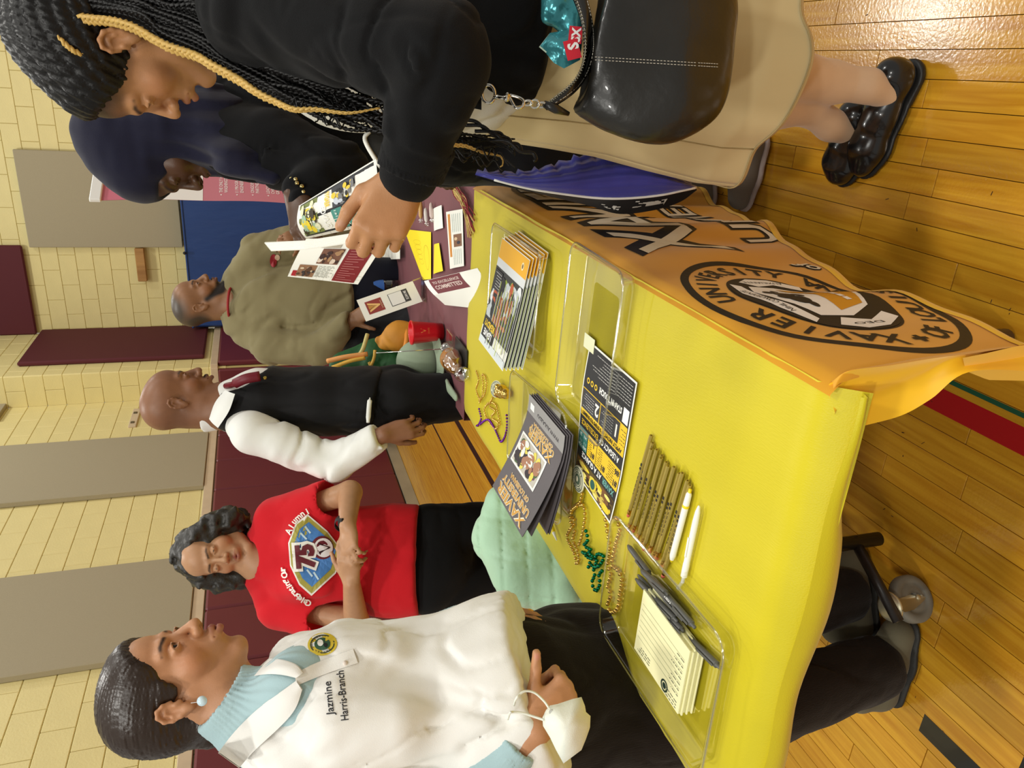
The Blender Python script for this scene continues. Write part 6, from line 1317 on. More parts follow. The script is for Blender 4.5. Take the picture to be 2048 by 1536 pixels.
# ============ the man in the olive sweatshirt
def build_d():
    D = 3.54; root = person(P(760, 600, 3.55), 'bearded man in an olive grey sweatshirt standing behind the maroon table')
    f = n3(RV*.90-FV*.30+DV*.05); H = Head(P(402, 602, D), f, UPV, 1.06)
    nb = P(478, 606, D+.03); S = Sdf(); head_sdf(S, H, SK['d'], srgb(116, 74, 62), brow=srgb(40, 28, 22), neck=nb, neckr=.062, lips=1.2, nose=1.15, jaw=1.05)
    bd_ = srgb(34, 26, 20)
    S.pe(H.p(0, .070, -.088), np.array([.048, .036, .030]), H.R, bd_, .012); S.pe(H.p(0, .102, -.050), np.array([.026, .010, .005]), H.R, bd_, .006)
    for m in (-1, 1): S.paint.append((('c', H.p(m*.060, .020, -.03), H.p(m*.040, .055, -.085), .014, .028, 0, False, None), bd_, .014))
    S.pe(H.p(0, -.03, .085), np.array([.085, .085, .070]), H.R, srgb(74, 62, 50), .03); S.pe(H.p(0, -.075, .02), np.array([.085, .055, .075]), H.R, srgb(74, 62, 50), .03)
    S.paint += [p_ for p_ in S.paint if p_[1] is S.paint[0][1]][:0]
    S.pc(H.p(-.018, .094, -.0675), H.p(.018, .094, -.0675), .006, .006, srgb(116, 74, 62), .004)
    S.cone(nb, P(700, 600, D+.10), .07, .09, .03); S.cone(P(640, 700, D), P(706, 640, D-.12), .04, .030, .01)
    W = P(700, 640, D-.12); hand_sdf(S, W, n3(P(735, 622, D-.16)-W), n3(-FV-DV*.6), side=1, curl=((.2, .4, .3),)*4, s=1.0)
    W2 = P(610, 470, D-.10); S.cone(P(690, 440, D), W2, .036, .028, .01); hand_sdf(S, W2, n3(P(548, 478, D-.20)-W2), n3(-FV+RV*.4), side=-1, curl=((.5, .9, .6),)*4, s=1.0, skin=None)
    sdf_obj('body', S, .009, SKM(), root, SK['d'], fine=[(x-.14, x+.14) for x in H.p(0, .01, 0)], hf=.0046)
    eyes_obj(H, root)
    om = fab('sweatshirt_olive', (132, 122, 88), rough=.85, sheen=.1); S = Sdf(); nf = n3(-FV*.8+RV*.6)
    S.chain([P(480, 600, D+.06), P(540, 598, D+.08), P(640, 592, D+.09), P(700, 588, D+.10)], [.12, .205, .215, .20], .03, sq=(nf, .75))
    S.cone(P(480, 560, D+.05), P(520, 505, D+.04), .075, .090, .03); S.cone(P(485, 650, D+.03), P(545, 690, D-.02), .080, .088, .03)
    S.cone(P(545, 690, D-.02), P(640, 696, D-.06), .088, .074, .02); S.cone(P(640, 696, D-.06), P(695, 645, D-.12), .072, .052, .02)
    S.cone(P(520, 505, D+.04), P(640, 470, D+.02), .088, .070, .02); S.cone(P(640, 470, D+.02), P(700, 440, D+.0), .070, .055, .02); S.cone(P(700, 440, D), P(625, 465, D-.08), .050, .040, .02)
    S.plane(P(708, 590, D), DV, .01); S.cone(P(446, 604, D), P(400, 604, D), .07, .12, .01, True)
    w1 = wrinkle(n3(DV+RV*.4), .011, 8, .30, 21); w2 = wrinkle(n3(DV*.3+RV), .007, 13, .25, 5); sh = sdf_obj('sweatshirt', S, .0095, om, root, disp=lambda q: w1(q)+w2(q)*.7)
    b = MB(); c_ = P(462, 606, D-.01); A = frame(n3(nb-H.o)); b.tube([c_+(A[0]*math.cos(t)*.070+A[1]*math.sin(t)*.075) for t in np.linspace(0, 2*PI, 22)[:-1]], .006, 6, closed=True); b.build('collar_band', mat('collar_red', srgb(150, 26, 30), .7), root, True)
    bpy.context.view_layer.update(); inv = sh.matrix_world.inverted()
    def G(u, v):
        k_ = FOC/(D-.1); x, y = 553-v*k_, 522-u*k_; dd = Vector(ray(x, y)); ok, loc, _, _ = sh.ray_cast(inv @ Vector(CAM), (inv.to_3x3() @ dd).normalized()); q = np.array(sh.matrix_world @ loc) if ok else P(x, y, D-.12); return q-FV*.006, -FV
    pr = Print(G, .001); pr.disc(0, .012, .030, .016, (160, 40, 50), 0, 14); pr.disc(.014, -.006, .014, .012, (220, 190, 160), 1, 10); pr.build('chest_emblem', root)
    S = Sdf(); S.chain([P(690, 588, D+.10), P(720, 588, D+.12)], [.17, .175], .03, sq=(nf, .75)); h = P(725, 588, D+.12)
    for s_ in (-1, 1): o_ = RV*[1, 1, 0]*.08*s_; S.chain([h+o_, np.array([h[0], h[1]+.02, .48])+o_*1.1, np.array([h[0], h[1]+.04, .06])+o_*1.2], [.10, .075, .06], .02)
    sdf_obj('trousers', S, .013, fab('trousers_navy', (22, 24, 36), rough=.8), root)
    for s_ in (-1, 1):
        o_ = RV*[1, 1, 0]*.08*s_*1.2; a = np.array([h[0], h[1]+.04, .04])+o_; S = Sdf(); S.cone(a, a+toh(-FV)*.19, .045, .036, .02, sq=((0, 0, 1), .8)); S.plane((0, 0, .004), (0, 0, -1), .003); sdf_obj('shoe', S, .012, M_black, root)
build_d()
# ============ the woman in the navy headscarf
def build_e():
    D = 1.72; root = person((-.22, 2.0), 'person in a navy headscarf and black top looking down at the leaflets')
    f = n3(-RV*.85+FV*.25+DV*.53); H = Head(P(318, 298, D), f, n3(-DV-RV*.5), 1.0)
    nb = P(420, 235, D+.06); S = Sdf(); head_sdf(S, H, SK['e'], srgb(72, 40, 34), brow=srgb(22, 14, 10), neck=nb, neckr=.05, lips=1.3, nose=1.1, lid=.5, earc=False)
    S.cone(nb, P(900, 230, 1.95), .06, .07, .03)
    W = P(592, 388, 1.60); S.cone(P(700, 330, 1.66), W, .032, .026, .01)
    hand_sdf(S, W, n3(P(590, 440, 1.56)-W+DV*.01), n3(-FV*.8-DV*.6), side=1, curl=((.7, .5, .3), (.5, .4, .3), (.6, .4, .3), (.7, .5, .3)), thumb=(.8, .5, .5), s=.98)
    W2 = P(862, 330, 2.12); S.cone(P(800, 250, 2.0), W2, .032, .026, .01); hand_sdf(S, W2, n3(P(885, 372, 2.20)-W2), n3(-FV-DV*.5), side=1, curl=((.4, .7, .5),)*4, s=.95)
    sdf_obj('body', S, .0055, SKM(), root, SK['e'], fine=[(x-.12, x+.12) for x in H.p(0, .04, -.02)], hf=.0028)
    eyes_obj(H, root)
    hj = fab('headscarf_navy', (27, 27, 46), rough=.8, sheen=.12); S = Sdf(); p = H.p
    S.ell(p(0, -.020, .050), (.092, .116, .100), H.R); S.ell(p(0, -.085, .070), (.070, .075, .075), H.R, .05); S.ell(p(0, -.03, -.04), (.082, .085, .080), H.R, .04)
    S.ell(p(0, .092, -.035), (.064, .062, .096), H.R, .012, True)
    S.chain([p(0, -.03, -.06), P(430, 262, D+.02), P(520, 300, D-.02), P(560, 345, D-.05)], [.085, .090, .060, .030], .04); S.chain([p(.03, .02, -.11), P(470, 318, D-.08), P(545, 362, D-.08)], [.040, .035, .014], .03)
    A = frame(n3(P(540, 320, D)-H.o)); fold = lambda q: .0050*np.sin(((q-H.o)@A[0])*150+vnoise(q*9, 3)*3)*np.clip(((q-H.o)@A[2])/.10+.15, .12, 1)+vnoise(q*[14, 14, 50], 2)*.0018
    sdf_obj('headscarf', S, .0048, hj, root, disp=fold)
    tb = fab('black_jersey', (13, 13, 15), rough=.85, sheen=.05); S = Sdf()
    S.chain([P(470, 240, D+.10), P(560, 235, D+.14), P(700, 235, D+.17), P(900, 240, D+.22)], [.11, .155, .15, .165], .04)
    S.chain([P(475, 285, D-.0), P(560, 300, D-.03), P(680, 345, D-.06), P(640, 372, D-.10), P(602, 382, D-.118)], [.080, .078, .062, .050, .038], .02); S.chain([P(500, 200, D+.2), P(720, 240, D+.28), P(845, 318, D+.38)], [.08, .06, .036], .02)
    wr = wrinkle(n3(DV+RV*.5), .011, 12, .4, 31); sdf_obj('top', S, .0068, tb, root, disp=wr)
    S = Sdf(); S.chain([P(880, 240, D+.24), P(1050, 245, D+.29)], [.165, .16], .04)
    S.chain([P(1050, 290, D+.25), np.array([-.16, 1.98, .5]), np.array([-.17, 1.95, .10])], [.11, .080, .062], .02); S.chain([P(1050, 240, D+.3), np.array([-.12, 2.16, .5]), np.array([-.18, 2.18, .10])], [.11, .078, .060], .02)
    wr2 = wrinkle(DV, .008, 11, .4, 13); sdf_obj('trousers', S, .009, fab('trousers_black_e', (15, 15, 18), rough=.8), root, disp=wr2)
    for (hx, hy), (tx, ty) in (((1505, 290), (1478, 408)), ((1395, 330), (1412, 405))):
        h0, t0 = Pz(hx, hy, .04), Pz(tx, ty, .03); S = Sdf(); d_ = n3(t0-h0); S.chain([h0, (h0+t0)/2+[0, 0, .010], t0-d_*.02], [.038, .042, .036], .02); S.cone(h0+[0, 0, .02], h0+[0, 0, .05], .032, .034, .02); S.plane((0, 0, .022), (0, 0, -1), .003)
        o = sdf_obj('shoe', S, .006, fab('sneaker_grey', (118, 110, 100), rough=.8), root)
        S = Sdf(); S.chain([h0*[1, 1, 0]+[0, 0, .014], ((h0+t0)/2)*[1, 1, 0]+[0, 0, .014], (t0-d_*.018)*[1, 1, 0]+[0, 0, .014]], [.042, .046, .041], .01, sq=((0, 0, 1), .3)); sdf_obj('sole', S, .006, mat('sole_pale', srgb(176, 160, 154), .6), o)
        b = MB(); 
        for k in range(3): c = h0+(t0-h0)*(.35+.13*k)+[0, 0, .052]; s_ = np.cross(d_, [0, 0, 1])*.022; b.tube([c-s_, c+[0, 0, .004], c+s_], .003, 5)
        tag(b.build('laces', M_black, o, True), kind='stuff')
    # bracelet
    b = MB(); A = frame(n3(P(592, 400, 1.60)-P(640, 372, 1.62))); c_ = P(603, 386, 1.60)
    for k in range(20): t = 2*PI*k/20; b.ball(c_+A[0]*math.cos(t)*.036+A[1]*math.sin(t)*.036+A[2]*.004*(k % 2), .0052, 7, 5)
    tag(b.build('bracelet', mat('bracelet_gold', srgb(206, 186, 130), .2, 1), root, True), kind='stuff')
    # drawstring bag
    rb = empty('drawstring_bag', P(1170, 360, 1.55), 'blue and black drawstring bag with white piping hanging between the skirt and the table', 'bag')
    bm = mat('bag_blue', srgb(58, 60, 150), .45, sheen=.2, bump=.0005, bscale=200); up_e = [(955, 338), (1020, 344), (1100, 330), (1180, 305), (1260, 298), (1320, 322), (1362, 352), (1392, 372)]; lo_e = [(950, 350), (1050, 376), (1130, 389), (1200, 397), (1260, 397), (1320, 391), (1360, 383), (1392, 376)]
    I, O = smooth_path([np.array([x, y, 0.]) for x, y in up_e], 8), smooth_path([np.array([x, y, 0.]) for x, y in lo_e], 8); n_ = len(I); Db = 1.60
    def bag(i, j):
        k = int(round(i*(n_-1))); x, y = I[k][0]*(1-j)+O[k][0]*j, I[k][1]*(1-j)+O[k][1]*j; pf = math.sin(i*PI)**.6
        z = -.055*math.sin(min(1, j*.9+.1)*PI)*pf+.006*math.sin(j*34+i*9)*(1-j)*pf+.004*math.sin(i*60+j*5)*(1-j)**2
        x += 3.5*math.sin(i*95)*(1-j)**3; y += 5*math.sin(i*130)*(1-j)**4*(i < .6); return P(x, y, Db+.10*i-.02*j+z)
    b = MB(); b.grid(bag, n_-1, 22); b.build('blue_side', bm, rb, True)
    lo2 = [(955, 352), (1050, 380), (1130, 400), (1180, 412), (1240, 428), (1310, 420), (1360, 404), (1394, 380)]; Q = smooth_path([np.array([x, y, 0.]) for x, y in lo2], 8)
    def blk(i, j):
        k = int(round(i*(n_-1))); x, y = O[k][0]*(1-j)+Q[k][0]*j, O[k][1]*(1-j)+Q[k][1]*j; return P(x, y, Db+.10*i-.02+.045*j*math.sin(i*PI))
    b = MB(); b.grid(blk, n_-1, 8); b.build('black_side', fab('bag_black', (16, 15, 18), rough=.6), rb, True)
    b = MB(); b.grid(lambda i, j: bag(i, 1-j)+FV*(.02+.05*math.sin(i*PI)*math.sin(j*PI)), n_-1, 6); b.build('back_side', fab('bag_black', (16, 15, 18), rough=.6), rb, True)
    b = MB(); b.tube([bag(k/40, 1)-FV*.003 for k in range(2, 41)], .0028, 8); b.build('piping', mat('piping_white', srgb(236, 236, 232), .5), rb, True)
    pr = Print(lambda u, v: (blk(min(1, max(0, u)), min(1, max(0, v)))-FV*.003, -FV), .0003)
    def wrt(t, u0, v0, du, hv):
        V_, F_ = text_geo(t, 1, .01)
        if len(V_): w_ = V_[:, 0].max()-V_[:, 0].min(); pr.put([(u0+x/w_*du, v0-y/.72*hv) for x, y in V_], F_, (200, 200, 196), 0)
    wrt('Hawaii', .52, .62, .12, .42); wrt('Community', .68, .50, .16, .42); pr.build('lettering', rb)
build_e()
# ============ the girl with braids, nearest on the right
def build_f():
    D = 1.24; root = person((-.03, 1.48), 'girl with long black and gold braids in a black cardigan and khaki skirt, holding leaflets')
    f = n3(-RV*.90+FV*.43+DV*.36); H = head_at_ear(P(232, 78, 1.155), 1, f, n3(UPV-RV*.35), .97)
    nb = P(405, 0, D+.04); S = Sdf(); head_sdf(S, H, SK['f'], srgb(150, 84, 72), brow=srgb(64, 42, 26), neck=nb, neckr=.050, lips=1.2, nose=1.08, lid=.25, chin=.004, open_m=.0008)
    S.cone(nb, P(560, -10, 1.30), .06, .08, .03); S.cone(P(560, -10, 1.28), P(900, 60, 1.34), .07, .07, .03)
    for q_ in ((.050, .030, .060), (.058, .0, .050), (.046, .055, .052)): S.pe(H.p(*q_), np.array([.020, .016, .018]), H.R, srgb(112, 84, 60), .02)
    sh, el, W = P(520, 20, 1.12), P(884, 118, .985), P(812, 352, 1.055)
    S.cone(sh, el, .04, .035); S.cone(el, W, .035, .027, .01)
    hand_sdf(S, W, n3(-RV*.86-DV*.40-FV*.12), n3(-FV*.95-RV*.1+DV*.1), side=1, curl=((.95, 1.45, .9), (1.0, 1.5, .9), (1.05, 1.5, .9), (1.1, 1.5, .9)), thumb=(1.0, .25, .25), s=1.0, tc=(.15, .35), nail=srgb(190, 140, 110))
    for c_, r_ in (((0, -.028, .050), (.083, .106, .090)), ((0, .012, .064), (.069, .076, .066))): S.pe(H.p(*c_), np.array(r_), H.R, srgb(70, 50, 36), .012)
    fine = box3(H.p(0, .02, -.01), (.15, .15, .16)); sdf_obj('body', S, .0040, SKM(), root, SK['f'], fine=fine, hf=.0021)
    eyes_obj(H, root, look=(0, -.25))
    # hair pulled back in rows, with braids falling over the shoulder
    p = H.p; S = Sdf(); S.ell(p(0, -.028, .050), (.083, .106, .090), H.R, .01); S.ell(p(0, .012, .064), (.069, .076, .066), H.R, .02); S.ell(p(0, -.085, .02), (.070, .060, .085), H.R, .03); S.ell(p(0, -.062, .078), (.078, .082, .076), H.R, .03)
    S.plane(p(0, .072, .085), n3(H.R[1]-H.R[2]*.35), .010)
    for m in (-1, 1): S.ell(p(m*.090, .046, .000), (.024, .044, .040), H.R, .010, True); S.ell(p(m*.092, -.014, -.002), (.020, .026, .034), H.R, .008, True)
    def rows(q):
        l = (q-H.o)@H.R.T; a = np.arctan2(l[..., 0], l[..., 2]+.03); s_ = np.sin(a*26); return -.0030*np.abs(s_)+.0018+.0012*np.sin((l[..., 1]*1.0+np.abs(l[..., 2]))*420+np.sign(s_)*1.5)
    hm = mat('hair_black', srgb(14, 12, 11), .42, spec=.4, bump=.0005, bscale=300)
    hr = sdf_obj('hair', S, .0030, hm, root, disp=rows)
    gm = mat('hair_gold', srgb(214, 176, 96), .42, spec=.5, bump=.0004, bscale=400, var=.12, vscale=200)
    def braid(pts, r, m, name='braid', tail=.25, pitch=.024, n=5, loose=0):
        pth = smooth_path(pts, 10); L = [0]
        for a_, b_ in zip(pth[:-1], pth[1:]): L.append(L[-1]+np.linalg.norm(b_-a_))
        T = L[-1]; k_ = max(8, int(T/.0042)); pp = [np.array([np.interp(T*i/k_, L, [q[c] for q in pth]) for c in range(3)]) for i in range(k_+1)]
        b = MB(); up = np.array([.3, .2, .9])
        fr = []
        for i, q in enumerate(pp):
            t = n3(pp[min(i+1, k_)]-pp[max(i-1, 0)]); up = n3(up-t*np.dot(up, t)); fr.append((up, np.cross(t, up)))
        for s_ in range(3):
            ph = 2*PI*s_/3; V = []
            for i, q in enumerate(pp):
                a_ = 2*PI*(T*i/k_)/pitch+ph; e = 1.0 if i < k_*(1-tail) else max(.25, 1-(i-k_*(1-tail))/(k_*tail)*.8)
                V.append(q+fr[i][0]*math.sin(a_)*r*.85*e+fr[i][1]*math.sin(2*a_)*r*.42*e)
            b.tube(V, [r*.62*(1.0 if i < k_*(1-tail) else max(.22, 1-(i-k_*(1-tail))/(k_*tail)*.85)) for i in range(k_+1)], n)
        o = b.build(name, m, hr, True); return o
    Dn = lambda x: float(np.interp(x, [0, 60, 150, 260, 400, 600, 800, 1000], [1.20, 1.165, 1.138, 1.125, 1.118, 1.105, 1.125, 1.165]))
    g1 = [(26, 34), (51, 17), (102, 24), (171, 38), (222, 43), (267, 56), (308, 79), (342, 96), (393, 113), (427, 133), (478, 161), (513, 185), (547, 202), (588, 219), (632, 219), (697, 226), (760, 216)]
    o = braid([P(x, y, Dn(x)-.006) for x, y in g1], .0062, gm, tail=.35); o['label'] = 'golden braid'
    o = braid([P(x, y, Dn(x)+.015) for x, y in [(700, 226), (800, 240), (885, 285), (930, 292), (965, 305), (1000, 312), (1006, 328), (1000, 334)]], .0040, gm, tail=.6); o['label'] = 'golden braid'
    o = braid([H.p(.074, .0, .052), H.p(.086, -.02, .070), H.p(.084, -.05, .080)], .0052, gm, tail=.3); o['label'] = 'short golden braid'
    rq = random.Random(41); N = 40
    for k in range(N):
        t = k/(N-1); j = lambda s_: rq.uniform(-s_, s_)
        s0 = (rq.uniform(50, 200), 12-40*t+j(6)); s1 = (262+j(10), 36-70*t+j(8))
        y4 = 108-125*t; y5 = 172-135*t; y6 = 216-135*t; y7 = 246-125*t; y8 = 272-110*t; end = rq.choice([860, 930, 980, 1030]) if t < .5 else rq.choice([640, 720, 800, 880])
        pts = [s0, s1, (330+j(10), 76-96*t+j(6)), (400+j(8), y4+j(7)), (500+j(8), y5+j(9)), (600+j(10), y6+j(14))]
        if end > 640: pts.append((700+j(10), y7+j(20)))
        if end > 720: pts.append((790+j(12), y8+j(22)))
        if end > 800: pts.append((870+j(14), 282-70*t+j(22)))
        if end > 880: pts += [(930, 292-40*t+j(16)), (end-30, 308-50*t+j(22)), (end, 320-60*t+j(24))]
        dz = rq.uniform(0, .022); braid([P(x, y, Dn(x)+dz+(.03 if x > 860 else 0)) for x, y in pts], rq.uniform(.0042, .0056), hm, tail=.4, n=4)
    # wisps and loose curls at the ends
    wb = MB()
    for k in range(22):
        x0 = rq.uniform(560, 960); y0 = 190+(x0-560)*.26+rq.uniform(-40, 30); a_ = rq.uniform(30, 80); am = rq.uniform(6, 14); ph = rq.uniform(0, 6)
        wb.tube([P(x0+a_*i/14, y0+.25*a_*i/14+am*math.sin(i*.9+ph), 1.10+.07*(x0-560)/400+.004*math.sin(i)) for i in range(15)], .0013, 4, caps=False)
    for (x0, y0) in ((930, 250), (950, 262), (980, 280), (915, 240)):
        wb.tube(smooth_path([P(x0, y0, 1.165), P(x0+35, y0+2, 1.16), P(x0+60, y0+22, 1.165), P(x0+85, y0+26, 1.17), P(x0+92, y0+38, 1.17), P(x0+86, y0+42, 1.17)], 6), [.0030]*30+[.0015]*1, 5, caps=False)
    tag(wb.build('loose_strands', hm, hr, True), kind='stuff')
    # shirt, cardigan, skirt
    ws = fab('shirt_pale_grey', (216, 214, 204), rough=.8); S = Sdf(); nf = n3(-RV+FV*.3)
    S.chain([P(430, -30, D+.12), P(560, 34, 1.30), P(700, 112, 1.32), P(860, 140, 1.36), P(960, 128, 1.38)], [.085, .120, .122, .118, .120], .03, sq=(FV, .9)); S.ell(P(418, 22, D+.02), (.030, .050, .035), frame(DV), .01)
    wr = wrinkle(DV, .009, 17, .3, 7); sdf_obj('shirt', S, .0055, ws, root, disp=wr)
    cm = fab('cardigan_black', (15, 15, 16), rough=.9, sheen=.05, bump=.0006, bscale=900); S = Sdf()
    S.chain([P(455, -55, D+.10), P(560, -22, 1.28), P(700, 12, 1.29), P(860, 38, 1.33), P(1000, 40, 1.36), P(1090, 20, 1.38)], [.09, .135, .140, .138, .155, .165], .03, sq=(FV, .95)); S.cone(P(450, -40, D+.03), sh, .06, .08, .03)
    S.cone(sh, el, .080, .062, .02); S.cone(el, P(835, 300, 1.03), .062, .048, .015); S.cone(P(835, 300, 1.03), P(818, 348, 1.05), .045, .043, .01)
    S.plane(P(905, 366, 1.05), n3(W-el)*1.0, .003) if False else None
    S.plane(P(1120, 20, 1.36), n3(DV*1.0-RV*.25), .008)
    ca = n3(W-el); cuff0 = P(838, 285, 1.028); A = frame(ca)
    w1 = wrinkle(n3(DV*.4+RV), .009, 14, .4, 17); w2 = wrinkle(DV, .005, 9, .3, 2)
    cw = Sdf(); cw.cone(P(845, 275, 1.025), P(818, 350, 1.052), .0495, .0465, .01); cw.plane(P(820, 347, 1.05), ca, .003); cw.plane(P(842, 282, 1.026), -ca, .003)
    Ac = frame(ca); sdf_obj('cuff', cw, .0030, cm, root, disp=lambda q: .0011*np.sin(np.arctan2((q-cuff0)@Ac[1], (q-cuff0)@Ac[0])*46))
    def dc(q):
        l = (q-cuff0)@A.T; on = np.clip(l[..., 2]/.006, 0, 1)*(np.hypot(l[..., 0], l[..., 1]) < .075); rb_ = .0014*np.sin(np.arctan2(l[..., 1], l[..., 0])*38)
        nel = np.exp(-((q-el)**2).sum(-1)/.016); return .002*on+(w1(q)*(.5+nel*1.2)+w2(q))*(1-on)
    sdf_obj('cardigan', S, .0048, cm, root, disp=dc)
    kk = fab('skirt_khaki', (206, 188, 142), rough=.8, bump=.010, bscale=7, stretch=(1, 1, .35)); S = Sdf()
    c1, c2, c3, c4 = P(955, 130, 1.40), P(1100, 130, 1.43), P(1300, 140, 1.47), P(1505, 150, 1.52)
    b = MB(); hipsN = 72; levels = [(950, 112, 1.40, 150, .115), (1030, 114, 1.42, 160, .125), (1120, 118, 1.44, 168, .135), (1220, 126, 1.46, 176, .145), (1330, 140, 1.48, 190, .155), (1420, 150, 1.50, 200, .165), (1492, 152, 1.52, 204, .172)]
    def sk(i, j):
        a_ = 2*PI*i; t = j*(len(levels)-1); k = min(int(t), len(levels)-2); fr_ = t-k; L0, L1 = levels[k], levels[k+1]; x, y, DD_, rpx, rd = [L0[q]*(1-fr_)+L1[q]*fr_ for q in range(5)]
        c = P(x, y, DD_); ru = rpx*DD_/FOC; fl = 1+j*(.045*math.sin(a_*5+.6)+.03*math.sin(a_*9+2))+(.02*math.sin(a_*3+1))
        off = RV*math.cos(a_)*ru*fl*-1+toh(FV)*math.sin(a_)*rd*1.15*fl
        dz = -.030*math.cos(a_)*-1*j+.012*j*math.sin(a_*5+2); return c+off+np.array([0, 0, -dz*0])+DV*(-.020*max(0, math.cos(a_))*j+.008*j*math.sin(a_*5+1.2))
    b.grid(sk, 120, 60); o = b.build('skirt', kk, root, True); md = o.modifiers.new('s', 'SOLIDIFY'); md.thickness = .0025
    b = MB(); b.tube([sk((i/120) % 1, .985)+(sk((i/120) % 1, .985)-c4)*.012 for i in range(121)][:-1], .0016, 5, closed=True); b.build('hem', fab('hem_khaki', (170, 150, 104)), root, True)
    for a_ in (.93, .62):
        b = MB(); b.tube([sk(a_, j)+n3((sk(a_, j)-P(1200, 135, 1.45))*[1, 1, 0])*.0015 for j in np.linspace(.02, .98, 40)], .0011, 4); b.build('seam', fab('hem_khaki', (170, 150, 104)), root, True)
    # legs in pale tights and loafers
    lm = mat('loafer_leather', (.008, .007, .007), .24, spec=.6, coat=.4, bump=.0004, bscale=30)
    def loafer(hx, hy, tx, ty):
        h0, t0 = Pz(hx, hy, .030), Pz(tx, ty, .022); h0[2] = t0[2] = 0; d_ = n3(t0-h0); s_ = np.cross([0, 0, 1], d_); L_ = np.linalg.norm(t0-h0); S = Sdf()
        S.chain([h0+d_*.038+[0, 0, .046], h0+d_*L_*.45+[0, 0, .044], h0+d_*L_*.72+[0, 0, .036], t0-d_*.036+[0, 0, .028]], [.037, .038, .044, .035], .025, sq=((0, 0, 1), .80)); S.cone(h0+d_*.036+[0, 0, .05], h0+d_*.030+[0, 0, .066], .035, .034, .02)
        S.cone(h0+d_*L_*.42+[0, 0, .056], h0+d_*L_*.50+[0, 0, .060], .028, .022, .02)
        S.plane((0, 0, .020), (0, 0, -1), .003); S.chain([h0+d_*L_*.50-s_*.034+[0, 0, .064], h0+d_*L_*.80-s_*.022+[0, 0, .054], h0+d_*(L_-.03)+[0, 0, .048], h0+d_*L_*.80+s_*.022+[0, 0, .054], h0+d_*L_*.50+s_*.034+[0, 0, .064]], [.0022]*5, .004)
        o = sdf_obj('loafer', S, .0042, lm, root, disp=lambda q: -.0010*np.exp(-(((q-h0)@d_-L_*.55)/.005)**2)+vnoise(q*40, 3)*.0006)
        S = Sdf(); S.chain([h0+d_*.036+[0, 0, .016], h0+d_*L_*.45+[0, 0, .016], h0+d_*L_*.72+[0, 0, .016], t0-d_*.034+[0, 0, .016]], [.042, .040, .049, .040], .015, sq=((0, 0, 1), .16)); S.chain([h0+d_*.034+[0, 0, .009], h0+d_*.072+[0, 0, .009]], [.039, .039], .004, sq=((0, 0, 1), .26)); S.plane((0, 0, .001), (0, 0, -1), .001)
        sdf_obj('sole', S, .0042, mat('sole_black', (.014, .013, .012), .45), o); return h0+d_*.058+[0, 0, .085], d_
    an, dn = loafer(1822, 122, 1716, 352); af, df = loafer(1744, 205, 1672, 366)
    tg = mat('tights', srgb(222, 186, 150), .55, sheen=.4, var=.03, vscale=30); S = Sdf()
    S.chain([Pz(1380, 150, .54), Pz(1455, 146, .455), Pz(1560, 146, .33), Pz(1660, 165, .19), an+[0, 0, .03], an+dn*.01-[0, 0, .03]], [.062, .054, .056, .042, .033, .036], .02)
    a2 = np.array([.05, .13, 0]); S.chain([Pz(1380, 235, .54)+a2*.3, Pz(1450, 238, .46)+a2*.3, Pz(1540, 232, .33)+a2*.3, Pz(1625, 222, .20)+a2*.2, af+[0, 0, .03], af+df*.01-[0, 0, .03]], [.060, .050, .054, .040, .032, .034], .02)
    sdf_obj('tights', S, .0050, tg, root)
    # shoulder bag
    rb = empty('shoulder_bag', P(1280, 120, 1.12), 'large black leather shoulder bag with white stitching at the girl\'s hip', 'bag')
    bl = mat('bag_leather', (.013, .012, .010), .33, spec=.6, coat=.15, bump=.0010, bscale=55, var=.3, vscale=12); DB = 1.145; S = Sdf(); nb_ = n3(-FV)
    S.chain([P(1120, 205, DB+.02), P(1230, 175, DB), P(1330, 180, DB+.01), P(1375, 172, DB+.02)], [.012, .050, .062, .055], .03, sq=(FV, .75)); S.chain([P(1230, 100, DB), P(1250, -20, DB+.0)], [.070, .075], .03, sq=(FV, .6))
    S.chain([P(1370, 160, DB+.02), P(1385, 90, DB+.02), P(1395, -30, DB+.02)], [.050, .048, .045], .03, sq=(FV, .75)); S.chain([P(1300, 130, DB), P(1320, -20, DB)], [.105, .11], .04, sq=(FV, .42))
    S.cone(P(1105, 140, DB-.01), P(1110, -60, DB-.01), .060, .085, .02, True); S.ell(P(1120, 70, DB), (.055, .055, .055), None, .01, True)
    bag_ = sdf_obj('bag_body', S, .0052, bl, rb, disp=lambda q: vnoise(q*[18, 18, 18], 6)*.004)
    bpy.context.view_layer.update()
    def cast(x, y, off, fb, obs=(bag_,)):
        best = None
        for ob in obs:
            inv = ob.matrix_world.inverted(); dd = Vector(ray(x, y)); ok, loc, _, _ = ob.ray_cast(inv @ Vector(CAM), (inv.to_3x3() @ dd).normalized())
            if ok: d_ = float(np.dot(np.array(ob.matrix_world @ loc)-CAM, FV)); best = d_ if best is None else min(best, d_)
        return P(x, y, (best if best is not None else fb)-off)
    rim = [(1088, 212), (1104, 198), (1124, 183), (1146, 165), (1160, 142), (1168, 112), (1168, 78), (1163, 40), (1152, 8), (1140, -20)]; rin = [(1094, 218), (1116, 207), (1140, 192), (1162, 172), (1178, 146), (1188, 114), (1190, 78), (1186, 40), (1178, 8), (1172, -20)]
    I, O = smooth_path([np.array([x, y, 0.]) for x, y in rim], 5), smooth_path([np.array([x, y, 0.]) for x, y in rin], 5); n_ = len(I)
    G_ = np.array([[cast(I[k][0]*(1-j/4)+O[k][0]*j/4, I[k][1]*(1-j/4)+O[k][1]*j/4, .004, DB-.035) for j in range(5)] for k in range(n_)])
    for _ in range(14): G_[1:-1] = (G_[:-2]+G_[2:]+2*G_[1:-1])/4
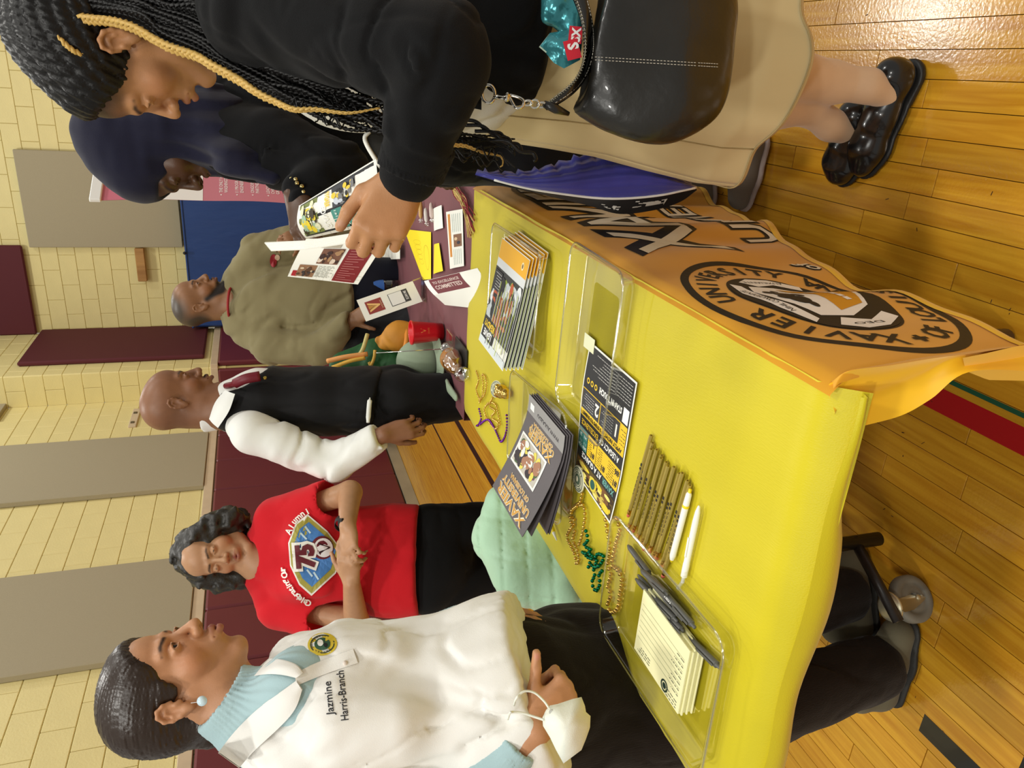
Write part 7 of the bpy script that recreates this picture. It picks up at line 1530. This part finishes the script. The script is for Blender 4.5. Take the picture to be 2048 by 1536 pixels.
    b = MB(); b.grid(lambda i, j: G_[int(round(i*(n_-1)))][int(round(j*4))]-FV*.003*math.sin(j*PI), n_-1, 4); b.grid(lambda i, j: G_[int(round((1-i)*(n_-1)))][int(round(j*4))]+FV*.006, n_-1, 4); b.build('rim_band', bl, rb, True)
    st = mat('stitch_thread', srgb(196, 190, 176), .6); sb = MB()
    def stitches(path, step=.0048, r=.0005):
        acc = 0; 
        for a_, c_ in zip(path[:-1], path[1:]):
            L_ = np.linalg.norm(c_-a_); d_ = (c_-a_)/max(L_, 1e-9); t = 0
            while t < L_-.003: sb.tube([a_+d_*t, a_+d_*(t+.0030)], r, 4); t += step
    for row, off in ((.12, .0035), (.88, .0035)):
        stitches([G_[k][0]*(1-row)+G_[k][4]*row-FV*.0045 for k in range(0, n_, 2)])
    for y0 in (118, 124): stitches([cast(1190+(1438-1190)*t/12, y0-4+14*t/12, .0015, DB-.05) for t in range(13)])
    tag(sb.build('stitching', st, rb), kind='stuff')
    zt_ = MB(); zp = [G_[k][0]-FV*.002 for k in range(n_)]
    for a_, c_ in zip(zp[:-1], zp[1:]):
        L_ = np.linalg.norm(c_-a_); m_ = max(1, int(L_/.0036))
        for q in range(m_): c = a_+(c_-a_)*q/m_; A = frame(n3(c_-a_), -FV); zt_.box(c+A[0]*-.0015, (.0045, .0018, .0016), A)
    tag(zt_.build('zip_teeth', mat('zip_metal', srgb(170, 164, 140), .25, 1), rb), kind='stuff')
    # snack packets in the open bag
    tl = mat('foil_teal', srgb(70, 150, 158), .22, .55, bump=.004, bscale=30); pale = mat('foil_pale', srgb(196, 214, 190), .3, .3, bump=.003, bscale=30)
    rk = empty('snack_packet', P(1130, 70, 1.16), 'teal foil snack packet with red label sticking out of the black bag', 'packet')
    fr_ = lambda x, y, D_: P(x, y, D_)
    q = [(1080, 92, 1.150), (1100, 66, 1.155), (1142, 58, 1.14), (1165, 80, 1.135), (1160, 120, 1.135), (1128, 137, 1.14), (1108, 126, 1.145)]
    c_ = P(1128, 96, 1.118); b = MB(); n8 = len(q); pts = [P(*z) for z in q]; mid = [(a_+c_)/2-FV*.004 for a_ in pts]; b.add([c_]+mid+pts, [[0, 1+k, 1+(k+1) % n8] for k in range(n8)]+[[1+k, 1+n8+k, 1+n8+(k+1) % n8, 1+(k+1) % n8] for k in range(n8)]); b.build('packet_front', tl, rk, True)
    b = MB(); bk_ = P(1125, 92, 1.20); b.add([bk_]+pts, [[0, 1+(k+1) % n8, 1+k] for k in range(n8)]); b.build('packet_back', pale, rk, True)
    b = MB(); b.add([P(1078, 94, 1.150), P(1098, 68, 1.155), P(1106, 80, 1.145), P(1092, 106, 1.145)], [[0, 1, 2, 3]]); b.build('crimped_end', pale, rk)
    pr = Print(lambda u, v: (P(1146-v*1320, 98-u*1320, 1.117), -FV), .0006); pr.rect(-.016, -.010, .014, .012, (206, 30, 50), 0, 2, 2, rot=.25); pr.text('S', .004, .0, .016, (244, 240, 236), 1, rot=.25, bold=.04); pr.build('label_print', rk)
    rk2 = empty('snack_packet', P(1130, 10, 1.17), 'second teal packet deeper inside the black bag at the frame edge', 'packet')
    S = Sdf(); S.chain([P(1112, -30, 1.165), P(1132, 20, 1.165), P(1150, 62, 1.16)], [.030, .030, .012], .02, sq=(FV, .6)); sdf_obj('packet_front', S, .005, tl, rk2, disp=lambda q_: .003*np.sin(q_[..., 2]*160+q_[..., 0]*60)+vnoise(q_*40, 3)*.002)
    pr = Print(lambda u, v: (P(1152-v*1320, 70-u*1320, 1.118), -FV), .0006); pr.rect(-.013, -.009, .013, .011, (206, 30, 50), 0, 2, 2, rot=-.1); pr.text('SX', .0, .0, .013, (244, 240, 236), 1, rot=-.1, bold=.04); pr.build('label_print', rk2)
    # strap, ring and clip
    b = MB(); b.grid(lambda i, j: P(905+58*i, 162+18*i+(46-6*i)*j, 1.12-.015*i-.004*math.sin(j*PI)), 8, 6); b.grid(lambda i, j: P(905+58*(1-i), 162+18*(1-i)+(46-6*(1-i))*j, 1.126-.015*(1-i)), 8, 6); b.build('strap', bl, rb, True)
    cr = mat('nickel', (.72, .68, .60), .18, 1)
    def ringpts(x, y, D_, ax, ay, n=22): return [P(x+ax*math.cos(2*PI*k/n), y+ay*math.sin(2*PI*k/n), D_+.003*math.sin(2*PI*k/n)) for k in range(n)]
    b = MB(); b.tube(ringpts(977, 188, 1.100, 13, 18), .0024, 8, closed=True); b.build('ring', cr, rb, True)
    b = MB(); b.tube([P(988, 194, 1.098), P(1006, 196, 1.096), P(1020, 192, 1.096)], [.0034, .0030, .0040], 10); b.tube(smooth_path([P(1014, 186, 1.096), P(1022, 200, 1.095), P(1032, 216, 1.094), P(1044, 214, 1.094), P(1048, 204, 1.094), P(1040, 196, 1.095), P(1020, 190, 1.096)], 5), .0022, 8); b.ball(P(1013, 197, 1.094), .0052, 10, 7); b.build('swivel_clip', cr, rb, True)
    for k, (x, y) in enumerate(((1056, 206), (1070, 208), (1084, 210))): b = MB(); b.tube(ringpts(x, y, 1.096+.002*k, 9, 5+3*(k % 2)), .0018, 7, closed=True); b.build('chain_link', cr, rb, True)
    b = MB(); b.tube([P(1088, 208, 1.10), P(1112, 218, 1.108), P(1138, 228, 1.115)], [.005, .007, .003], 8); b.build('tab', bl, rb, True)
    # what she holds: black clipboard, leaflets
    b = MB(); pts = [(738, 264), (730, 276), (736, 292), (762, 334), (800, 356), (850, 330), (850, 250), (760, 250)]; V = [P(x, y, 1.15) for x, y in pts]+[P(x, y, 1.158) for x, y in pts]; n8 = len(pts)
    b.add(V, [list(range(n8)), list(range(2*n8-1, n8-1, -1))]+[[k, n8+k, n8+(k+1) % n8, (k+1) % n8] for k in range(n8)]); o = b.build('clipboard', mat('board_black', (.02, .018, .014), .3)); tag(o, 'black board with a white edge held behind the girl\'s cuff', 'board')
    b = MB(); b.tube(smooth_path([P(x, y, 1.148) for x, y in [(740, 262), (730, 274), (734, 290), (748, 314), (764, 337)]], 5), .0036, 6); b.build('white_edge', M_paper, o, True)
    def leafl(name, cs, Ds, label, bow, draw, cat='leaflet'):
        q = [P(x, y, d_) for (x, y), d_ in zip(cs, Ds)]; o, S_, W_, H_ = quad(name, q[0], q[1], q[2], q[3], M_paper, label, cat, n=10, bow=bow); pr = Print(S_, .0007); draw(pr, W_, H_); pr.build('print', o)
        b = MB(); e = [S_(W_*t, 0)[0]+FV*.001 for t in np.linspace(0, 1, 8)]; b.tube(e, .0010, 4); b.build('fold', M_paper, o); return o
    def d1(p_, W_, H_):
        p_.rect(W_*.03, H_*.02, W_*.97, H_*.93, BK, 0); p_.photo(W_*.03, H_*.05, W_*.26, H_*.90, [(120, 130, 70), (236, 210, 50), (60, 50, 30), (160, 190, 160), (230, 230, 190)], 1, 6, 30)
        for a_ in (.42, .56): 
            for c_ in (.48, .71): p_.rect(W_*a_, H_*c_, W_*(a_+.125), H_*(c_+.21), (80, 150, 138), 1); p_.text(('14:1', '$400', 'TOP', '23')[int(a_ > .5)*2+int(c_ > .6)], W_*(a_+.05), H_*(c_+.1), H_*.085, (226, 240, 232), 2, rot=-PI/2, bold=.02, width=H_*.14)
        p_.text('GLANCE', W_*.34, H_*.60, W_*.060, (244, 244, 240), 2, rot=-PI/2, bold=.03, width=H_*.52); p_.text('READY?', W_*.395, H_*.22, W_*.055, (236, 200, 40), 2, rot=-PI/2, bold=.03, width=H_*.30)
        p_.text('EXCELLENCE', W_*.735, H_*.66, W_*.055, (236, 200, 40), 2, rot=-PI/2, bold=.03, width=H_*.50); p_.rect(W_*.80, H_*.45, W_*.91, H_*.90, (240, 214, 50), 1); p_.text('XULA', W_*.855, H_*.66, W_*.06, BK, 2, rot=-PI/2, bold=.03, width=H_*.28)
        p_.photo(W_*.45, H_*.05, W_*.74, H_*.45, [(60, 62, 66), (200, 206, 214), (120, 120, 120), (230, 200, 60), (30, 30, 30)], 1, 9, 26)
    leafl('leaflet', [(598, 412), (752, 318), (790, 440), (612, 478)][::1], [1.20, 1.10, 1.16, 1.22], 'glossy black and green leaflet open in the girl\'s hand', .012, d1)
    b = MB(); q0, q1 = P(530, 486, 1.25), P(705, 468, 1.12); 
    for k in range(7):
        o_ = -RV*.0022*k-FV*.001*k; b.tube([q0+o_+DV*.002*k, (q0+q1)/2+o_-RV*.004, q1+o_], .0014, 4)
    o = tag(b.build('magazine_edge', M_paper), 'thick white magazine seen edge-on above the open leaflet', 'magazine')
    def d2(p_, W_, H_):
        p_.rect(W_*.62, H_*.03, W_*.93, H_*.97, (128, 30, 34), 0)
        for k in range(16): p_.rect(W_*.66, H_*(.07+.055*k), W_*(.88-.05*(k % 3)), H_*(.082+.055*k), (190, 120, 116), 1, 1, 1)
        p_.rect(W_*.04, H_*.78, W_*.12, H_*.95, (170, 30, 40), 0); p_.photo(W_*.10, H_*.60, W_*.34, H_*.93, [(150, 110, 80), (210, 190, 160), (90, 60, 40), (60, 50, 50)], 1, 3, 14); p_.photo(W_*.30, H_*.20, W_*.58, H_*.55, [(120, 80, 60), (220, 200, 180), (60, 36, 30), (170, 130, 90)], 1, 5, 16)
        p_.photo(W_*.24, H_*.05, W_*.50, H_*.18, [(180, 170, 150), (120, 90, 70)], 1, 7, 6); p_.lines(W_*.36, H_*.60, W_*.58, H_*.92, 10, (170, 170, 160), 0, .0016, True, 3)
    leafl('leaflet', [(612, 478), (775, 478), (716, 569), (575, 553)], [1.42, 1.36, 1.46, 1.50], 'white leaflet with a dark red band and photographs held over the maroon table', .006, d2)
build_f()
